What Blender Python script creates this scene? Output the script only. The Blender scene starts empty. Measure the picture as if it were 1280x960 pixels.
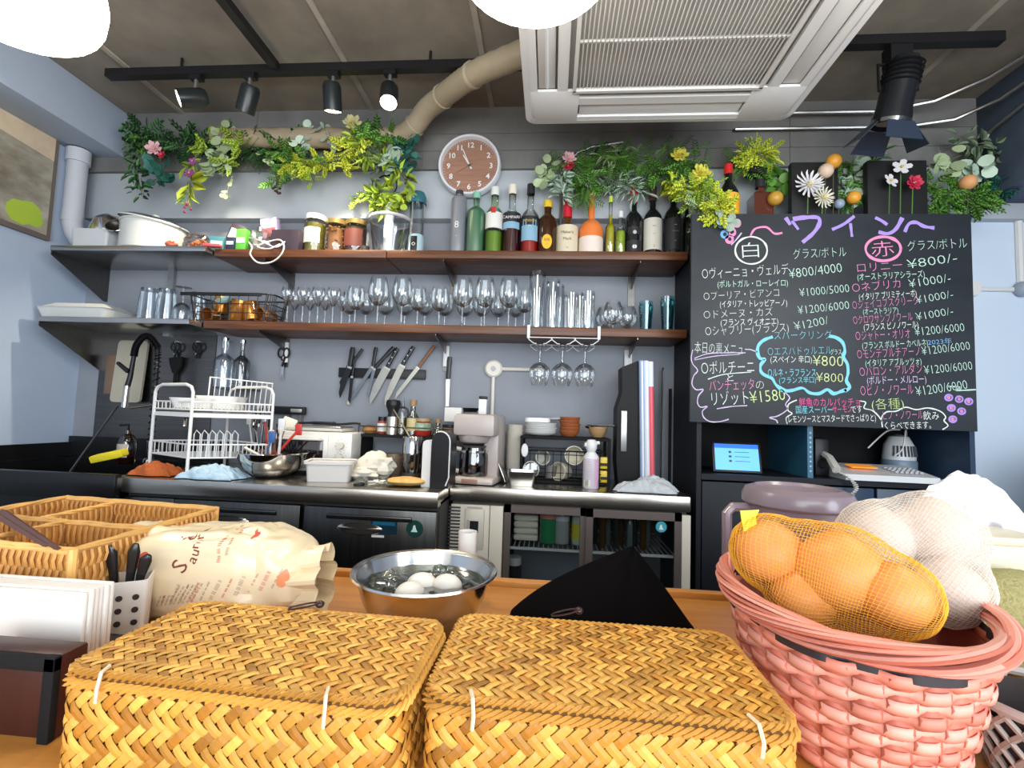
import bpy, bmesh, math, random
from math import sin, cos, pi, radians, sqrt
from mathutils import Vector, Matrix, Euler, Quaternion, noise
random.seed(7)
scene = bpy.context.scene
COL = scene.collection

# ---------------------------------------------------------------- camera
CAMP = Vector((0, -2.27, 1.122))
YAW, PITCH, ROLL, FPX = radians(4.675), radians(3.89), radians(1.967), 600.0
cf = Vector((-sin(YAW) * cos(PITCH), cos(YAW) * cos(PITCH), sin(PITCH)))
cr0 = Vector((cos(YAW), sin(YAW), 0)); cu0 = cr0.cross(cf)
cr = cr0 * cos(ROLL) + cu0 * sin(ROLL); cu = cu0 * cos(ROLL) - cr0 * sin(ROLL)
cam = bpy.data.cameras.new('camera'); co = bpy.data.objects.new('camera', cam); COL.objects.link(co)
cam.sensor_width = 36; cam.lens = FPX / 1280 * 36; cam.clip_start = 0.02
co.matrix_world = Matrix.Translation(CAMP) @ Matrix((cr, cu, -cf)).transposed().to_4x4()
scene.camera = co

# ---------------------------------------------------------------- world, daylight, exposure
w = bpy.data.worlds.new('world'); scene.world = w; w.use_nodes = True
w.node_tree.nodes['Background'].inputs[0].default_value = (0.88, 0.95, 1.0, 1)
w.node_tree.nodes['Background'].inputs[1].default_value = 1.0
def area(name, loc, rot, sx, sy, power, color):
    l = bpy.data.lights.new(name, 'AREA'); l.shape = 'RECTANGLE'; l.size = sx; l.size_y = sy
    l.energy = power; l.color = color
    o = bpy.data.objects.new(name, l); COL.objects.link(o); o.location = loc; o.rotation_euler = rot
    return o
area('window_daylight', (0.55, -4.35, 1.45), (radians(90), 0, 0), 3.2, 2.2, 98, (0.88, 0.95, 1.0))
area('added_side_daylight', (2.27, -3.35, 1.55), (0, radians(90), 0), 1.3, 1.5, 42, (0.86, 0.93, 1.0))  # unseen area light added to brighten the left wall
vs = scene.view_settings
vs.view_transform = 'Standard'; vs.look = 'None'; vs.gamma = 1.0; vs.use_curve_mapping = False
vs.exposure = 0.35
try:
    scene.cycles.max_bounces = 8; scene.cycles.transparent_max_bounces = 24
    scene.cycles.caustics_reflective = False; scene.cycles.caustics_refractive = False
    scene.cycles.sample_clamp_indirect = 4.0
except Exception: pass

# ---------------------------------------------------------------- photograph geometry: pixel -> point on a real plane
def ray(px, py): return cf + cr * ((px - 640) / FPX) - cu * ((py - 480) / FPX)
def at(px, py, Y):
    d = ray(px, py); return CAMP + d * ((Y - CAMP.y) / d.y)
def az(px, py, Z):
    d = ray(px, py); return CAMP + d * ((Z - CAMP.z) / d.z)
def axx(px, py, X):
    d = ray(px, py); return CAMP + d * ((X - CAMP.x) / d.x)
def prj(P):
    d = Vector(P) - CAMP; z = d.dot(cf); return 640 + FPX * d.dot(cr) / z, 480 - FPX * d.dot(cu) / z
def PX(px, Y, z):
    x = 0
    for _ in range(5): x = at(px, prj((x, Y, z))[1], Y).x
    return x
def HT(px, pyt, Y, z): return at(px, pyt, Y).z - z          # height of a thing standing at z whose top is at pixel row pyt
def WD(px0, px1, Y, z): return PX(px1, Y, z) - PX(px0, Y, z)

# ---------------------------------------------------------------- materials
MATS = {}
def M(name, col=(.5, .5, .5), rough=.5, metal=0.0, var=0.0, scale=12.0, bump=0.0, trans=0.0, emit=None, es=1.0, alpha=1.0, rnd=0.0, col2=None, stretch=None, spec=None, sss=0.0, coat=0.0):
    if name in MATS: return MATS[name]
    m = bpy.data.materials.new(name); m.use_nodes = True; nt = m.node_tree; N = nt.nodes; L = nt.links
    b = N['Principled BSDF']
    c = (*col, 1)
    b.inputs['Base Color'].default_value = c; b.inputs['Roughness'].default_value = rough; b.inputs['Metallic'].default_value = metal
    if trans: b.inputs['Transmission Weight'].default_value = trans
    if alpha < 1: b.inputs['Alpha'].default_value = alpha
    if spec is not None: b.inputs['Specular IOR Level'].default_value = spec
    if coat: b.inputs['Coat Weight'].default_value = coat; b.inputs['Coat Roughness'].default_value = .1
    if sss:
        b.inputs['Subsurface Weight'].default_value = sss; b.inputs['Subsurface Scale'].default_value = .01
    if emit: b.inputs['Emission Color'].default_value = (*emit, 1); b.inputs['Emission Strength'].default_value = es
    if var or bump or col2:
        tc = N.new('ShaderNodeTexCoord'); mp = N.new('ShaderNodeMapping'); L.new(tc.outputs['Object'], mp.inputs[0])
        if stretch: mp.inputs['Scale'].default_value = stretch
        nz = N.new('ShaderNodeTexNoise'); nz.inputs['Scale'].default_value = scale; nz.inputs['Detail'].default_value = 5; nz.inputs['Roughness'].default_value = .6
        L.new(mp.outputs[0], nz.inputs['Vector'])
        if var or col2:
            rp = N.new('ShaderNodeValToRGB'); L.new(nz.outputs['Fac'], rp.inputs[0])
            e = rp.color_ramp.elements; e[0].position = .3; e[1].position = .7
            if col2: e[0].color = (*col2, 1); e[1].color = c
            else:
                e[0].color = (*[max(0, x * (1 - var)) for x in col], 1); e[1].color = (*[min(1, x * (1 + var)) for x in col], 1)
            src = rp.outputs[0]
            L.new(src, b.inputs['Base Color'])
        if bump:
            bp = N.new('ShaderNodeBump'); bp.inputs['Strength'].default_value = bump; bp.inputs['Distance'].default_value = .01
            L.new(nz.outputs['Fac'], bp.inputs['Height']); L.new(bp.outputs[0], b.inputs['Normal'])
    if rnd:
        oi = N.new('ShaderNodeObjectInfo'); hs = N.new('ShaderNodeHueSaturation')
        mr = N.new('ShaderNodeMapRange'); mr.inputs['To Min'].default_value = 1 - rnd; mr.inputs['To Max'].default_value = 1 + rnd
        L.new(oi.outputs['Random'], mr.inputs[0]); L.new(mr.outputs[0], hs.inputs['Value'])
        lk = b.inputs['Base Color'].links
        if lk: L.new(lk[0].from_socket, hs.inputs['Color'])
        else: hs.inputs['Color'].default_value = c
        L.new(hs.outputs[0], b.inputs['Base Color'])
    MATS[name] = m; return m
def glass(name, tint=(.96, .98, .98), gloss=.9, lo=.05, edge=.45, rough=.02):
    if name in MATS: return MATS[name]
    m = bpy.data.materials.new(name); m.use_nodes = True; nt = m.node_tree; N = nt.nodes; L = nt.links
    N.remove(N['Principled BSDF'])
    tr = N.new('ShaderNodeBsdfTransparent'); gl = N.new('ShaderNodeBsdfGlossy'); gl.inputs['Roughness'].default_value = rough
    gl.inputs['Color'].default_value = (gloss, gloss, gloss, 1)
    lw = N.new('ShaderNodeLayerWeight'); lw.inputs['Blend'].default_value = .35
    rc = N.new('ShaderNodeValToRGB'); rc.color_ramp.elements[0].color = (*tint, 1); rc.color_ramp.elements[1].color = (*[x * edge for x in tint], 1)
    rc.color_ramp.elements[0].position = .3
    L.new(lw.outputs['Facing'], rc.inputs[0]); L.new(rc.outputs[0], tr.inputs['Color'])
    mr = N.new('ShaderNodeMapRange'); mr.inputs['To Min'].default_value = lo; mr.inputs['To Max'].default_value = .75
    L.new(lw.outputs['Fresnel'], mr.inputs[0])
    mx = N.new('ShaderNodeMixShader'); L.new(mr.outputs[0], mx.inputs[0]); L.new(tr.outputs[0], mx.inputs[1]); L.new(gl.outputs[0], mx.inputs[2])
    L.new(mx.outputs[0], N['Material Output'].inputs[0])
    MATS[name] = m; return m
def wood(name, c1, c2, axis=(1, 14, 14), rough=.5, scale=3.0, bump=.15):
    if name in MATS: return MATS[name]
    m = M(name, c1, rough, col2=c2, scale=scale, bump=bump, stretch=axis); return m

concrete = M('concrete', (.32, .285, .235), .9, col2=(.17, .15, .125), scale=2.6, bump=.35)
concrete_dark = M('concrete beam', (.25, .25, .24), .9, col2=(.13, .13, .128), scale=2.2, bump=.3)
paint = M('grey blue wall paint', (.275, .295, .335), .75, var=.08, scale=3, bump=.05)
paint_side = M('pale blue wall paint', (.46, .55, .70), .7, var=.05, scale=3)
shelfwood = wood('dark stained shelf wood', (.17, .058, .018), (.055, .018, .008), (1.2, 10, 22), .42, 3.2)
barwood = wood('honey bar wood', (.66, .29, .06), (.50, .19, .035), (1, 16, 6), .38, 3.0, .04)
steel = M('brushed steel', (.56, .52, .46), .26, 1.0, var=.12, scale=3, stretch=(1, 40, 40))
steel_dark = M('dark brushed steel', (.16, .155, .15), .32, 1.0, var=.15, scale=3, stretch=(1, 40, 40))
chrome = M('polished steel', (.62, .61, .59), .09, 1.0)
steel_soft = M('satin steel', (.5, .49, .47), .25, 1.0)
black = M('black plastic', (.010, .010, .012), .4, spec=.35)
blackm = M('matt black', (.010, .010, .011), .75, spec=.2)
blackw = M('black cabinet', (.010, .012, .017), .5, spec=.25)
navy = M('blue black cabinet front', (.02, .045, .09), .4)
white = M('white plastic', (.74, .74, .74), .35)
whitem = M('white paint metal', (.78, .77, .75), .4)
cream = M('cream plastic', (.72, .68, .6), .4)
offw = M('off white fridge panel', (.62, .57, .49), .5)
G = glass('clear glass', (.95, .975, .985), .95, .06, .38)
Gthin = glass('thin clear plastic', (.93, .95, .96), .8, .08, .55, .08)

# ---------------------------------------------------------------- mesh builder
class MB:
    def __init__(s): s.b = bmesh.new(); s.mi = 0
    def _tag(s, fs):
        for f in fs: f.material_index = s.mi
    def box(s, c, d, rot=None, bev=0.0, taper=None):
        r = bmesh.ops.create_cube(s.b, size=1.0); vs_ = r['verts']
        if taper:
            for v in vs_:
                if v.co.z > 0: v.co.x *= taper; v.co.y *= taper
        bmesh.ops.scale(s.b, vec=Vector(d), verts=vs_)
        fs = set(f for v in vs_ for f in v.link_faces)
        if bev:
            es = list(set(e for v in vs_ for e in v.link_edges))
            rr = bmesh.ops.bevel(s.b, geom=es, offset=bev, segments=2, affect='EDGES', profile=.5)
            fs = set(rr['faces']) | set(f for f in fs if f.is_valid)
            vs_ = list(set(v for f in fs for v in f.verts))
        if rot is not None: bmesh.ops.rotate(s.b, cent=(0, 0, 0), matrix=Euler(rot).to_matrix(), verts=vs_)
        bmesh.ops.translate(s.b, vec=Vector(c), verts=vs_)
        s._tag(fs); return s
    def lathe(s, prof, c=(0, 0, 0), seg=20, axis='z', sx=1.0, sy=1.0, rot=None):
        rings = []; R = Euler(rot).to_matrix() if rot is not None else None
        def tr(x, y, z):
            if axis == 'x': p = Vector((z, x, y))
            elif axis == 'y': p = Vector((x, z, y))
            else: p = Vector((x, y, z))
            if R: p = R @ p
            return p + Vector(c)
        for (r, z) in prof:
            if r < 1e-6: rings.append([s.b.verts.new(tr(0, 0, z))])
            else: rings.append([s.b.verts.new(tr(r * sx * cos(2 * pi * i / seg), r * sy * sin(2 * pi * i / seg), z)) for i in range(seg)])
        fs = []
        for a, b in zip(rings, rings[1:]):
            if len(a) == 1 and len(b) == 1: continue
            for i in range(seg):
                j = (i + 1) % seg
                if len(a) == 1: fs.append(s.b.faces.new((a[0], b[i], b[j])))
                elif len(b) == 1: fs.append(s.b.faces.new((a[i], a[j], b[0])))
                else: fs.append(s.b.faces.new((a[i], a[j], b[j], b[i])))
        s._tag(fs); return s
    def cyl(s, c, r, h, seg=16, axis='z', rot=None, r2=None):
        r2 = r if r2 is None else r2
        return s.lathe([(0, 0), (r, 0), (r2, h), (0, h)], c, seg, axis, rot=rot)
    def tube(s, pts, r, seg=6, closed=False, flat=None):
        P = [Vector(p) for p in pts]; n = len(P); rings = []; up = None
        for i, p in enumerate(P):
            a = P[(i - 1) % n] if (closed or i) else p; b = P[(i + 1) % n] if (closed or i < n - 1) else p
            t = (b - a)
            if t.length < 1e-9: t = Vector((0, 0, 1))
            t.normalize()
            if up is None: up = Vector((0, 0, 1)) if abs(t.z) < .9 else Vector((0, 1, 0))
            x = t.cross(up)
            if x.length < 1e-6: x = t.cross(Vector((1, 0, 0)))
            x.normalize(); y = x.cross(t).normalized(); up = y
            rr = r[i] if isinstance(r, (list, tuple)) else r
            fl = flat or 1.0
            rings.append([s.b.verts.new(p + x * rr * cos(2 * pi * k / seg) + y * rr * fl * sin(2 * pi * k / seg)) for k in range(seg)])
        fs = []
        rng = range(n) if closed else range(n - 1)
        for i in rng:
            a, b = rings[i], rings[(i + 1) % n]
            for k in range(seg):
                l = (k + 1) % seg; fs.append(s.b.faces.new((a[k], a[l], b[l], b[k])))
        if not closed and seg > 2:
            fs.append(s.b.faces.new(rings[0][::-1])); fs.append(s.b.faces.new(rings[-1]))
        s._tag(fs); return s
    def prism(s, poly, y0, y1, c=(0, 0, 0), plane='xz', rot=None):
        def tr(a, b, d):
            p = Vector((a, d, b)) if plane == 'xz' else Vector((a, b, d)) if plane == 'xy' else Vector((d, a, b))
            if rot is not None: p = Euler(rot).to_matrix() @ p
            return p + Vector(c)
        A = [s.b.verts.new(tr(a, b, y0)) for a, b in poly]; B = [s.b.verts.new(tr(a, b, y1)) for a, b in poly]
        fs = [s.b.faces.new(A), s.b.faces.new(B[::-1])]
        n = len(poly)
        for i in range(n): fs.append(s.b.faces.new((A[i], B[i], B[(i + 1) % n], A[(i + 1) % n])))
        s._tag(fs); return s
    def quad(s, *p):
        s._tag([s.b.faces.new([s.b.verts.new(Vector(q)) for q in p])]); return s
    def grid(s, fn, nu, nv, closed_u=False):
        V = [[s.b.verts.new(Vector(fn(i / (nu if closed_u else nu), j / nv))) for j in range(nv + 1)] for i in range(nu if closed_u else nu + 1)]
        fs = []
        for i in range(nu):
            k = (i + 1) % nu if closed_u else i + 1
            for j in range(nv): fs.append(s.b.faces.new((V[i][j], V[k][j], V[k][j + 1], V[i][j + 1])))
        s._tag(fs); return s
    def ball(s, c, r, seg=12, rings=8, sc=(1, 1, 1), fn=None):
        def f(u, v):
            th = 2 * pi * u; ph = pi * v
            d = Vector((sin(ph) * cos(th), sin(ph) * sin(th), cos(ph)))
            k = fn(d) if fn else 1
            return Vector((d.x * r * sc[0] * k, d.y * r * sc[1] * k, d.z * r * sc[2] * k)) + Vector(c)
        s.grid(f, seg, rings, closed_u=True); bmesh.ops.remove_doubles(s.b, verts=s.b.verts, dist=1e-7); return s
    def build(s, name, mats, parent=None, smooth=None, loc=None, rot=None):
        bmesh.ops.recalc_face_normals(s.b, faces=s.b.faces)
        me = bpy.data.meshes.new(name); s.b.to_mesh(me); s.b.free()
        for m in (mats if isinstance(mats, (list, tuple)) else [mats]): me.materials.append(m)
        if smooth is None or smooth:
            me.shade_smooth()
            try: me.set_sharp_from_angle(angle=radians(smooth if isinstance(smooth, (int, float)) and smooth > 1 else 38))
            except Exception: pass
        o = bpy.data.objects.new(name, me); COL.objects.link(o)
        if parent: o.parent = parent
        if loc is not None: o.location = loc
        if rot is not None: o.rotation_euler = rot
        return o
def tag(o, label=None, cat=None, group=None, kind=None):
    if label: o['label'] = label
    if cat: o['category'] = cat
    if group: o['group'] = group
    if kind: o['kind'] = kind
    return o
def T(name, label, cat, loc=(0, 0, 0), rz=0.0, group=None, rot=None):
    o = bpy.data.objects.new(name, None); COL.objects.link(o); o.empty_display_size = .05
    o.location = loc; o.rotation_euler = rot or (0, 0, rz); return tag(o, label, cat, group)
def copy_tree(o, parent=None):
    c = o.copy(); COL.objects.link(c); c.parent = parent
    for ch in [x for x in KIDS.get(o.name, [])] if False else list(o.children): copy_tree(ch, c)
    return c
def S(name, mb, mat, smooth=None): return tag(mb.build(name, mat, None, smooth), kind='structure')
def txt(body, parent, loc, size, mat, rot=(pi / 2, 0, 0), align='CENTER', name='lettering', xs=1.0, extr=0.0, shear=0.0, off=0.0, ls=1.0):
    c = bpy.data.curves.new(name, 'FONT'); c.body = body; c.size = size; c.align_x = align; c.resolution_u = 2
    c.extrude = extr; c.shear = shear; c.offset = off; c.space_line = ls
    c.materials.append(mat)
    o = bpy.data.objects.new(name, c); COL.objects.link(o); o.parent = parent; o.location = loc; o.rotation_euler = rot; o.scale = (xs, 1, 1)
    return o
def arc(cx, cy, r, a0, a1, n, f=lambda x, y: (x, y)):
    return [f(cx + r * cos(a0 + (a1 - a0) * i / n), cy + r * sin(a0 + (a1 - a0) * i / n)) for i in range(n + 1)]
def rrect(w_, d_, r, n=4):
    o = []
    for (sx, sy, a) in ((1, 1, 0), (-1, 1, pi / 2), (-1, -1, pi), (1, -1, 1.5 * pi)):
        for i in range(n + 1):
            t = a + pi / 2 * i / n; o.append((sx * (w_ / 2 - r) + r * cos(t), sy * (d_ / 2 - r) + r * sin(t)))
    return o
# ================================================================ STRUCTURE
CZ = 2.60; XL = -2.42; XR = 2.35; YF = -4.4
WALLZ = 2.06
S('wall_back', MB().box(((XL + XR) / 2, .05, WALLZ / 2 + .0), (XR - XL, .1, WALLZ)), paint)
S('trim_1', MB().box(((XL + XR) / 2, -.0, (WALLZ + 2.30) / 2), (XR - XL, .12, 2.30 - WALLZ), bev=.002), M('upper wall paint', (.45, .49, .53), .75, var=.06, scale=3, bump=.05))
tb = MB().box(((XL + XR) / 2, .03, 2.45), (XR - XL, .22, .31)); o = S('wall_beam_back', tb, concrete_dark)
# form panel seams of the concrete beam: thin proud ridges
for zz in (2.385, 2.47):
    S('trim_2', MB().box(((XL + XR) / 2, -.0815, zz), (XR - XL, .006, .005)), concrete_dark)
for xx in (-1.5, -.65, .2, 1.05):
    S('trim_3', MB().box((xx, -.0815, 2.45), (.005, .006, .29)), concrete_dark)
S('ceiling', MB().box(((XL + XR) / 2, YF / 2, CZ + .05), (XR - XL + .2, -YF + .2, .1)), concrete)
for xx in (-1.9, -.91, -.32, .6, 1.5):
    S('trim_4', MB().box((xx, YF / 2, CZ - .003), (.022, -YF, .008)), M('pale concrete seam', (.36, .33, .28), .9, var=.2, scale=8))
S('floor', MB().box(((XL + XR) / 2, YF / 2, -.05), (XR - XL + .2, -YF + .2, .1)), M('dark floor', (.08, .075, .07), .5, var=.3, scale=6))
S('wall_left', MB().box((XL - .05, YF / 2, CZ / 2), (.1, -YF, CZ)), paint_side)
S('beam_left', MB().box(((XL - 2.2) / 2, YF / 2, (2.37 + CZ) / 2), (-2.2 - XL, -YF, CZ - 2.37), bev=.003), paint_side)
S('wall_right', MB().box((XR + .05, YF / 2, CZ / 2), (.1, -YF, CZ)), paint_side)
S('beam_right', MB().box(((XR + 1.84) / 2, YF / 2, (2.13 + CZ) / 2), (XR - 1.84, -YF, CZ - 2.13), bev=.003), M('shaded beam concrete', (.11, .15, .22), .85, col2=(.05, .07, .11), scale=2.5, bump=.3))  # shade on this beam is put into the darker, bluer concrete colour
# right part of the back wall has strong daylight put into its paler blue
S('wall_back_right', MB().box(((1.585 + XR) / 2, -.012, 1.07), (XR - 1.585, .02, 2.14)), M('blue paint with daylight', (.66, .77, .90), .7))
# street front, behind the camera: solid sill and header, glazing between posts
fr = MB(); fr.box(((XL + XR) / 2, YF - .12, .2), (XR - XL, .1, .4)); fr.box(((XL + XR) / 2, YF - .12, 2.58), (XR - XL, .1, .1))
for xx in (XL, -.9, .6, XR): fr.box((xx, YF - .12, 1.3), (.08, .1, 2.6))
S('wall_front', fr, M('dark window frame', (.03, .03, .035), .5))
fr = MB()
for a_, b_, c_, d_ in ((-3.35, 2.36, 1.5, .06), (-3.35, .74, 1.5, .06)): fr.box((XR - .03, a_, b_), (.06, c_, d_))
for a_ in (-4.08, -2.62): fr.box((XR - .03, a_, 1.55), (.06, .06, 1.62))
S('added_side_frame', fr, M('dark window frame'))  # unseen frame, added to go with the extra side light
# stainless splash sheet behind the sink
S('trim_5', MB().box((-1.99, -.004, 1.17), (.62, .006, .64)), steel_dark)

# ---------------------------------------------------------------- picture on the left wall
t = T('wall_picture', 'framed photo poster on the left wall under the beam', 'picture', (XL, -.55, 1.92))
MB().box((.012, 0, .24), (.022, .66, .56)).build('frame', M('picture edge', (.16, .13, .11), .5), t)
pm = M('photo print', (.50, .47, .38), .15, col2=(.20, .17, .13), scale=3.5, stretch=(1, 1.5, 3))
MB().box((.0245, 0, .24), (.003, .62, .52)).build('print', pm, t)
MB().prism([(-.31, .50), (.31, .50), (.31, .34), (-.31, .40)], .0262, .0270, plane='yz').build('print_upper_band', M('print tan band', (.50, .36, .24), .3, col2=(.75, .62, .45), scale=4), t)
MB().prism([(-.31, .52), (.31, .52), (.31, .47), (-.31, .50)], .0272, .0280, plane='yz').build('print_dark_edge', M('print brown', (.10, .06, .04), .4), t)
MB().lathe([(0, 0), (.018, 0), (0, .001)], (.0272, -.02, .30), 12, 'x').build('print_teal_spot', M('print teal', (.10, .45, .50), .4), t)
for k in range(7):
    MB().lathe([(0, 0), (.03 + .012 * (k % 3), 0), (0, .001)], (.0262, .26 - .015 * k, .03 + .012 * (k % 4)), 9, 'x').build('printed_leaf', M('print green', (.45, .62, .06), .3), t)
# ---------------------------------------------------------------- white drain pipe in the left corner
t = T('drain_pipe', 'white plastic pipe coming down the left corner and bending behind the pots', 'pipe', (-2.37, -.15, 1.8))
path = [(0, 0, .50), (0, 0, .22)] + [(.11 - .11 * cos(a), .10 - .10 * cos(a), .22 - .16 * sin(a)) for a in [pi / 2 * i / 7 for i in range(1, 8)]]
MB().tube(path, .042, 12).build('pipe', M('aged white pipe', (.55, .58, .64), .5), t)
MB().tube([(0, 0, .50), (0, 0, .565)], .05, 12).build('collar', M('aged white pipe'), t)
MB().tube([(0, 0, .20), (0, 0, .25)], .044, 12).build('collar', M('aged white pipe'), t)

# ---------------------------------------------------------------- shelves
def shelf(name, label, z, x0, xs, x1, Yf, br):
    t = T(name, label, 'shelf', ((x0 + x1) / 2, 0, z)); cx = (x0 + x1) / 2
    for a, b in xs:
        MB().box(((a + b) / 2 - cx, Yf / 2 - .0, -.019), (b - a - .003, -Yf, .036), bev=.003).build('plank', shelfwood, t)
    for bx in br:
        m = MB(); m.prism([(0, 0), (Yf * .93, 0), (Yf * .93, -.008), (-.012, -.06), (0, -.06)][::-1], -.002, .002, (bx - cx, -.004, -.038), plane='yz')
        m.box((bx - cx, -.005, -.11), (.03, .006, .14))
        b = m.build('bracket', steel_dark, t)
    return t
shelf('wall_shelf', 'upper dark stained wooden shelf holding the bottles', 1.838, -1.545, [(-1.545, -.74), (-.74, .556)], .556, -.25, [PX(q_, -.01, 1.7) for q_ in (363, 566, 789)])
shelf('wall_shelf', 'lower dark stained wooden shelf holding the wine glasses', 1.508, -1.57, [(-1.57, .556)], .556, -.25, [PX(q_, -.01, 1.42) for q_ in (357, 558, 786)])
# white bracket strips seen below the lower shelf
for bx, n_ in ((PX(357, -.014, 1.4), 'behind the hanging scissors'), (PX(558, -.014, 1.4), 'above the black handled knife'), (PX(784, -.014, 1.4), 'beside the tall black case')):
    tag(MB().box((0, 0, 0), (.028, .012, .10), bev=.002).build('shelf_strip', whitem, None, None, (bx, -.014, 1.40)), 'short white metal shelf strip on the wall ' + n_, 'bracket', 'white strips under the shelf')
def steel_shelf(label, z, x0, x1, Yf, dz):
    t = T('steel_shelf', label, 'shelf', (x0, 0, z))
    MB().box(((x1 - x0) / 2, Yf / 2, -.012), (x1 - x0, -Yf, .024), bev=.003).build('board', steel_soft, t)
    for bx in (.004, (x1 - x0) * .42):
        if bx < .01:
            MB().prism([(0, 0), (Yf * .98, 0), (Yf * .98, -.02), (-.02, -dz), (0, -dz)][::-1], -.002, .002, (bx, -.002, -.022), plane='yz').build('side_bracket', steel_dark, t)
    return t
steel_shelf('upper stainless steel shelf at the left, loaded with pots and packets', 1.832, -2.30, -1.548, -.30, .17)
steel_shelf('lower stainless steel shelf over the sink with a white tray', 1.498, -2.29, -1.573, -.33, .19)
tag(MB().box((0, 0, 0), (.03, .02, .36)).build('shelf_rail', steel_soft, None, None, (-1.94, -.013, 1.645)), 'vertical steel rail between the two steel shelves', 'rail')

# ---------------------------------------------------------------- ceiling air conditioner
AX0, AX1, AY0, AY1, AZ = -.125, .835, -1.464, -.514, 2.235
ac = T('ceiling_air_conditioner', 'large white four way ceiling air conditioner with slatted grille', 'air conditioner', ((AX0 + AX1) / 2, (AY0 + AY1) / 2, AZ))
acw = M('air conditioner white', (.80, .82, .83), .4)
m = MB(); W = .48
m.box((0, 0, .20), (.88, .88, .32)); m.build('casing', M('aircon casing', (.5, .5, .48), .5), ac)
m = MB()
out = rrect(.96, .95, .035, 4)
# panel ring: outer frame, with four outlets and a central grille left open
def ring(m, o1, z1, o2, z2):
    n = len(o1); A = [m.b.verts.new((x, y, z1)) for x, y in o1]; B = [m.b.verts.new((x, y, z2)) for x, y in o2]
    m._tag([m.b.faces.new((A[i], A[(i + 1) % n], B[(i + 1) % n], B[i])) for i in range(n)])
ring(m, rrect(.96, .95, .035), .045, rrect(.955, .945, .04), .0)
ring(m, rrect(.955, .945, .04), 0, rrect(.91, .90, .04), -.004)
sl = .29; a, b = .36, .435
for (ang) in (0, 90, 180, 270):
    R = Matrix.Rotation(radians(ang), 3, 'Z')
    def rb(c, d):
        v = R @ Vector(c); dd = (d[0], d[1], d[2]) if ang % 180 == 0 else (d[1], d[0], d[2]); m.box(v, dd)
    rb((0, .445, .004), (.91, .03, .012)); rb((0, .345, .004), (2 * sl, .035, .012))
for sx_ in (-1, 1):
    for sy_ in (-1, 1): m.box((sx_ * .375, sy_ * .375, .0025), (.175, .175, .010), bev=.002)
m.build('panel', acw, ac)
MB().box((0, 0, .075), (.86, .86, .05)).build('duct_recess', M('dark recess', (.02, .02, .02), .8), ac)
for ang in (0, 90, 180, 270):
    R = Matrix.Rotation(radians(ang), 4, 'Z')
    o = MB().box((0, .398, .008), (.565, .055, .006), rot=None, bev=.002).build('louvre', acw, ac)
    o.rotation_euler = (0, 0, radians(ang))
    if ang in (90,): o.data = MB().box((0, 0, 0), (.55, .055, .005), rot=(radians(62), 0, 0)).build('tmp', acw).data if False else o.data
# left louvre stands open
o = MB().box((0, 0, 0), (.05, .54, .006), rot=(0, radians(64), 0)).build('open_vane', acw, ac, loc=(-.405, 0, .016))
# grille
gx, gy = .60, .58
gm = M('grille white', (.72, .72, .70), .5)
m = MB(); 
for k in range(49):
    x = -gx / 2 + gx * k / 48; yb = gy / 2
    m.box((x, 0, .002), (.0030, gy - .02, .004))
m.build('grille_slats', gm, ac, False)['kind'] = 'stuff'
m = MB()
for y in (-.29, .29): m.box((0, y, 0), (gx + .02, .012, .014))
for x in (-.305, .305): m.box((x, 0, 0), (.012, gy, .014))
for y in (-.12, .08): m.box((0, y, .004), (gx, .006, .008))
m.build('grille_frame', gm, ac)
MB().box((0, 0, .05), (gx, gy, .01)).build('filter', M('dark filter', (.03, .035, .05), .9), ac)

# ---------------------------------------------------------------- track rails
tr = tag(MB().box((0, 0, 0), (1.83, .034, .034)).build('track_rail', black, None, None, (-1.03, -.44, 2.535)), 'long black lighting track across the ceiling, left of the air conditioner', 'track rail')
MB().cyl((-.58, 0, .014), .006, .055, 6).build('hanger', black, tr); MB().cyl((.5, 0, .014), .006, .055, 6).build('hanger', black, tr)
tag(MB().box((0, 0, 0), (.034, .36, .030)).build('track_rail', black, None, None, (-1.18, -.64, 2.54)), 'short black track piece running towards the room from the long rail', 'track rail')
tr = tag(MB().box((0, 0, 0), (.66, .036, .036)).build('track_rail', black, None, None, (1.24, -.51, 2.53)), 'black lighting track at the right of the air conditioner', 'track rail')
# ---------------------------------------------------------------- conduits
cond = M('conduit steel', (.45, .44, .42), .35, 1.0)
def conduit(pts, r, label, name='conduit', mat=cond): return tag(MB().tube([Vector(p) for p in pts], r, 8).build(name, mat), label, 'conduit')
conduit([(.85, -.12, 2.52), (1.42, -.12, 2.52), (1.60, -.17, 2.53), (1.72, -.28, 2.55), (1.80, -.5, 2.57), (1.81, -1.2, 2.57)], .008, 'upper of two thin steel conduits curving along the ceiling edge at right')
conduit([(.80, -.10, 2.46), (1.52, -.10, 2.46), (1.70, -.14, 2.465), (1.79, -.25, 2.48), (1.82, -.5, 2.50), (1.822, -1.2, 2.50)], .008, 'lower of two thin steel conduits curving along the ceiling edge at right')
conduit([(1.825, -1.2, 2.40), (1.825, -.30, 2.42), (1.82, -.16, 2.39), (1.81, -.11, 2.32), (1.81, -.10, 2.10)], .008, 'steel conduit bending down the dark right hand corner')
conduit([(.30, -.11, 2.40), (.16, -.10, 2.385), (.09, -.095, 2.36), (.04, -.09, 2.30), (.022, -.085, 2.20), (.02, -.08, 1.9)], .007, 'pale conduit bending down the wall below the air conditioner')
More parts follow.
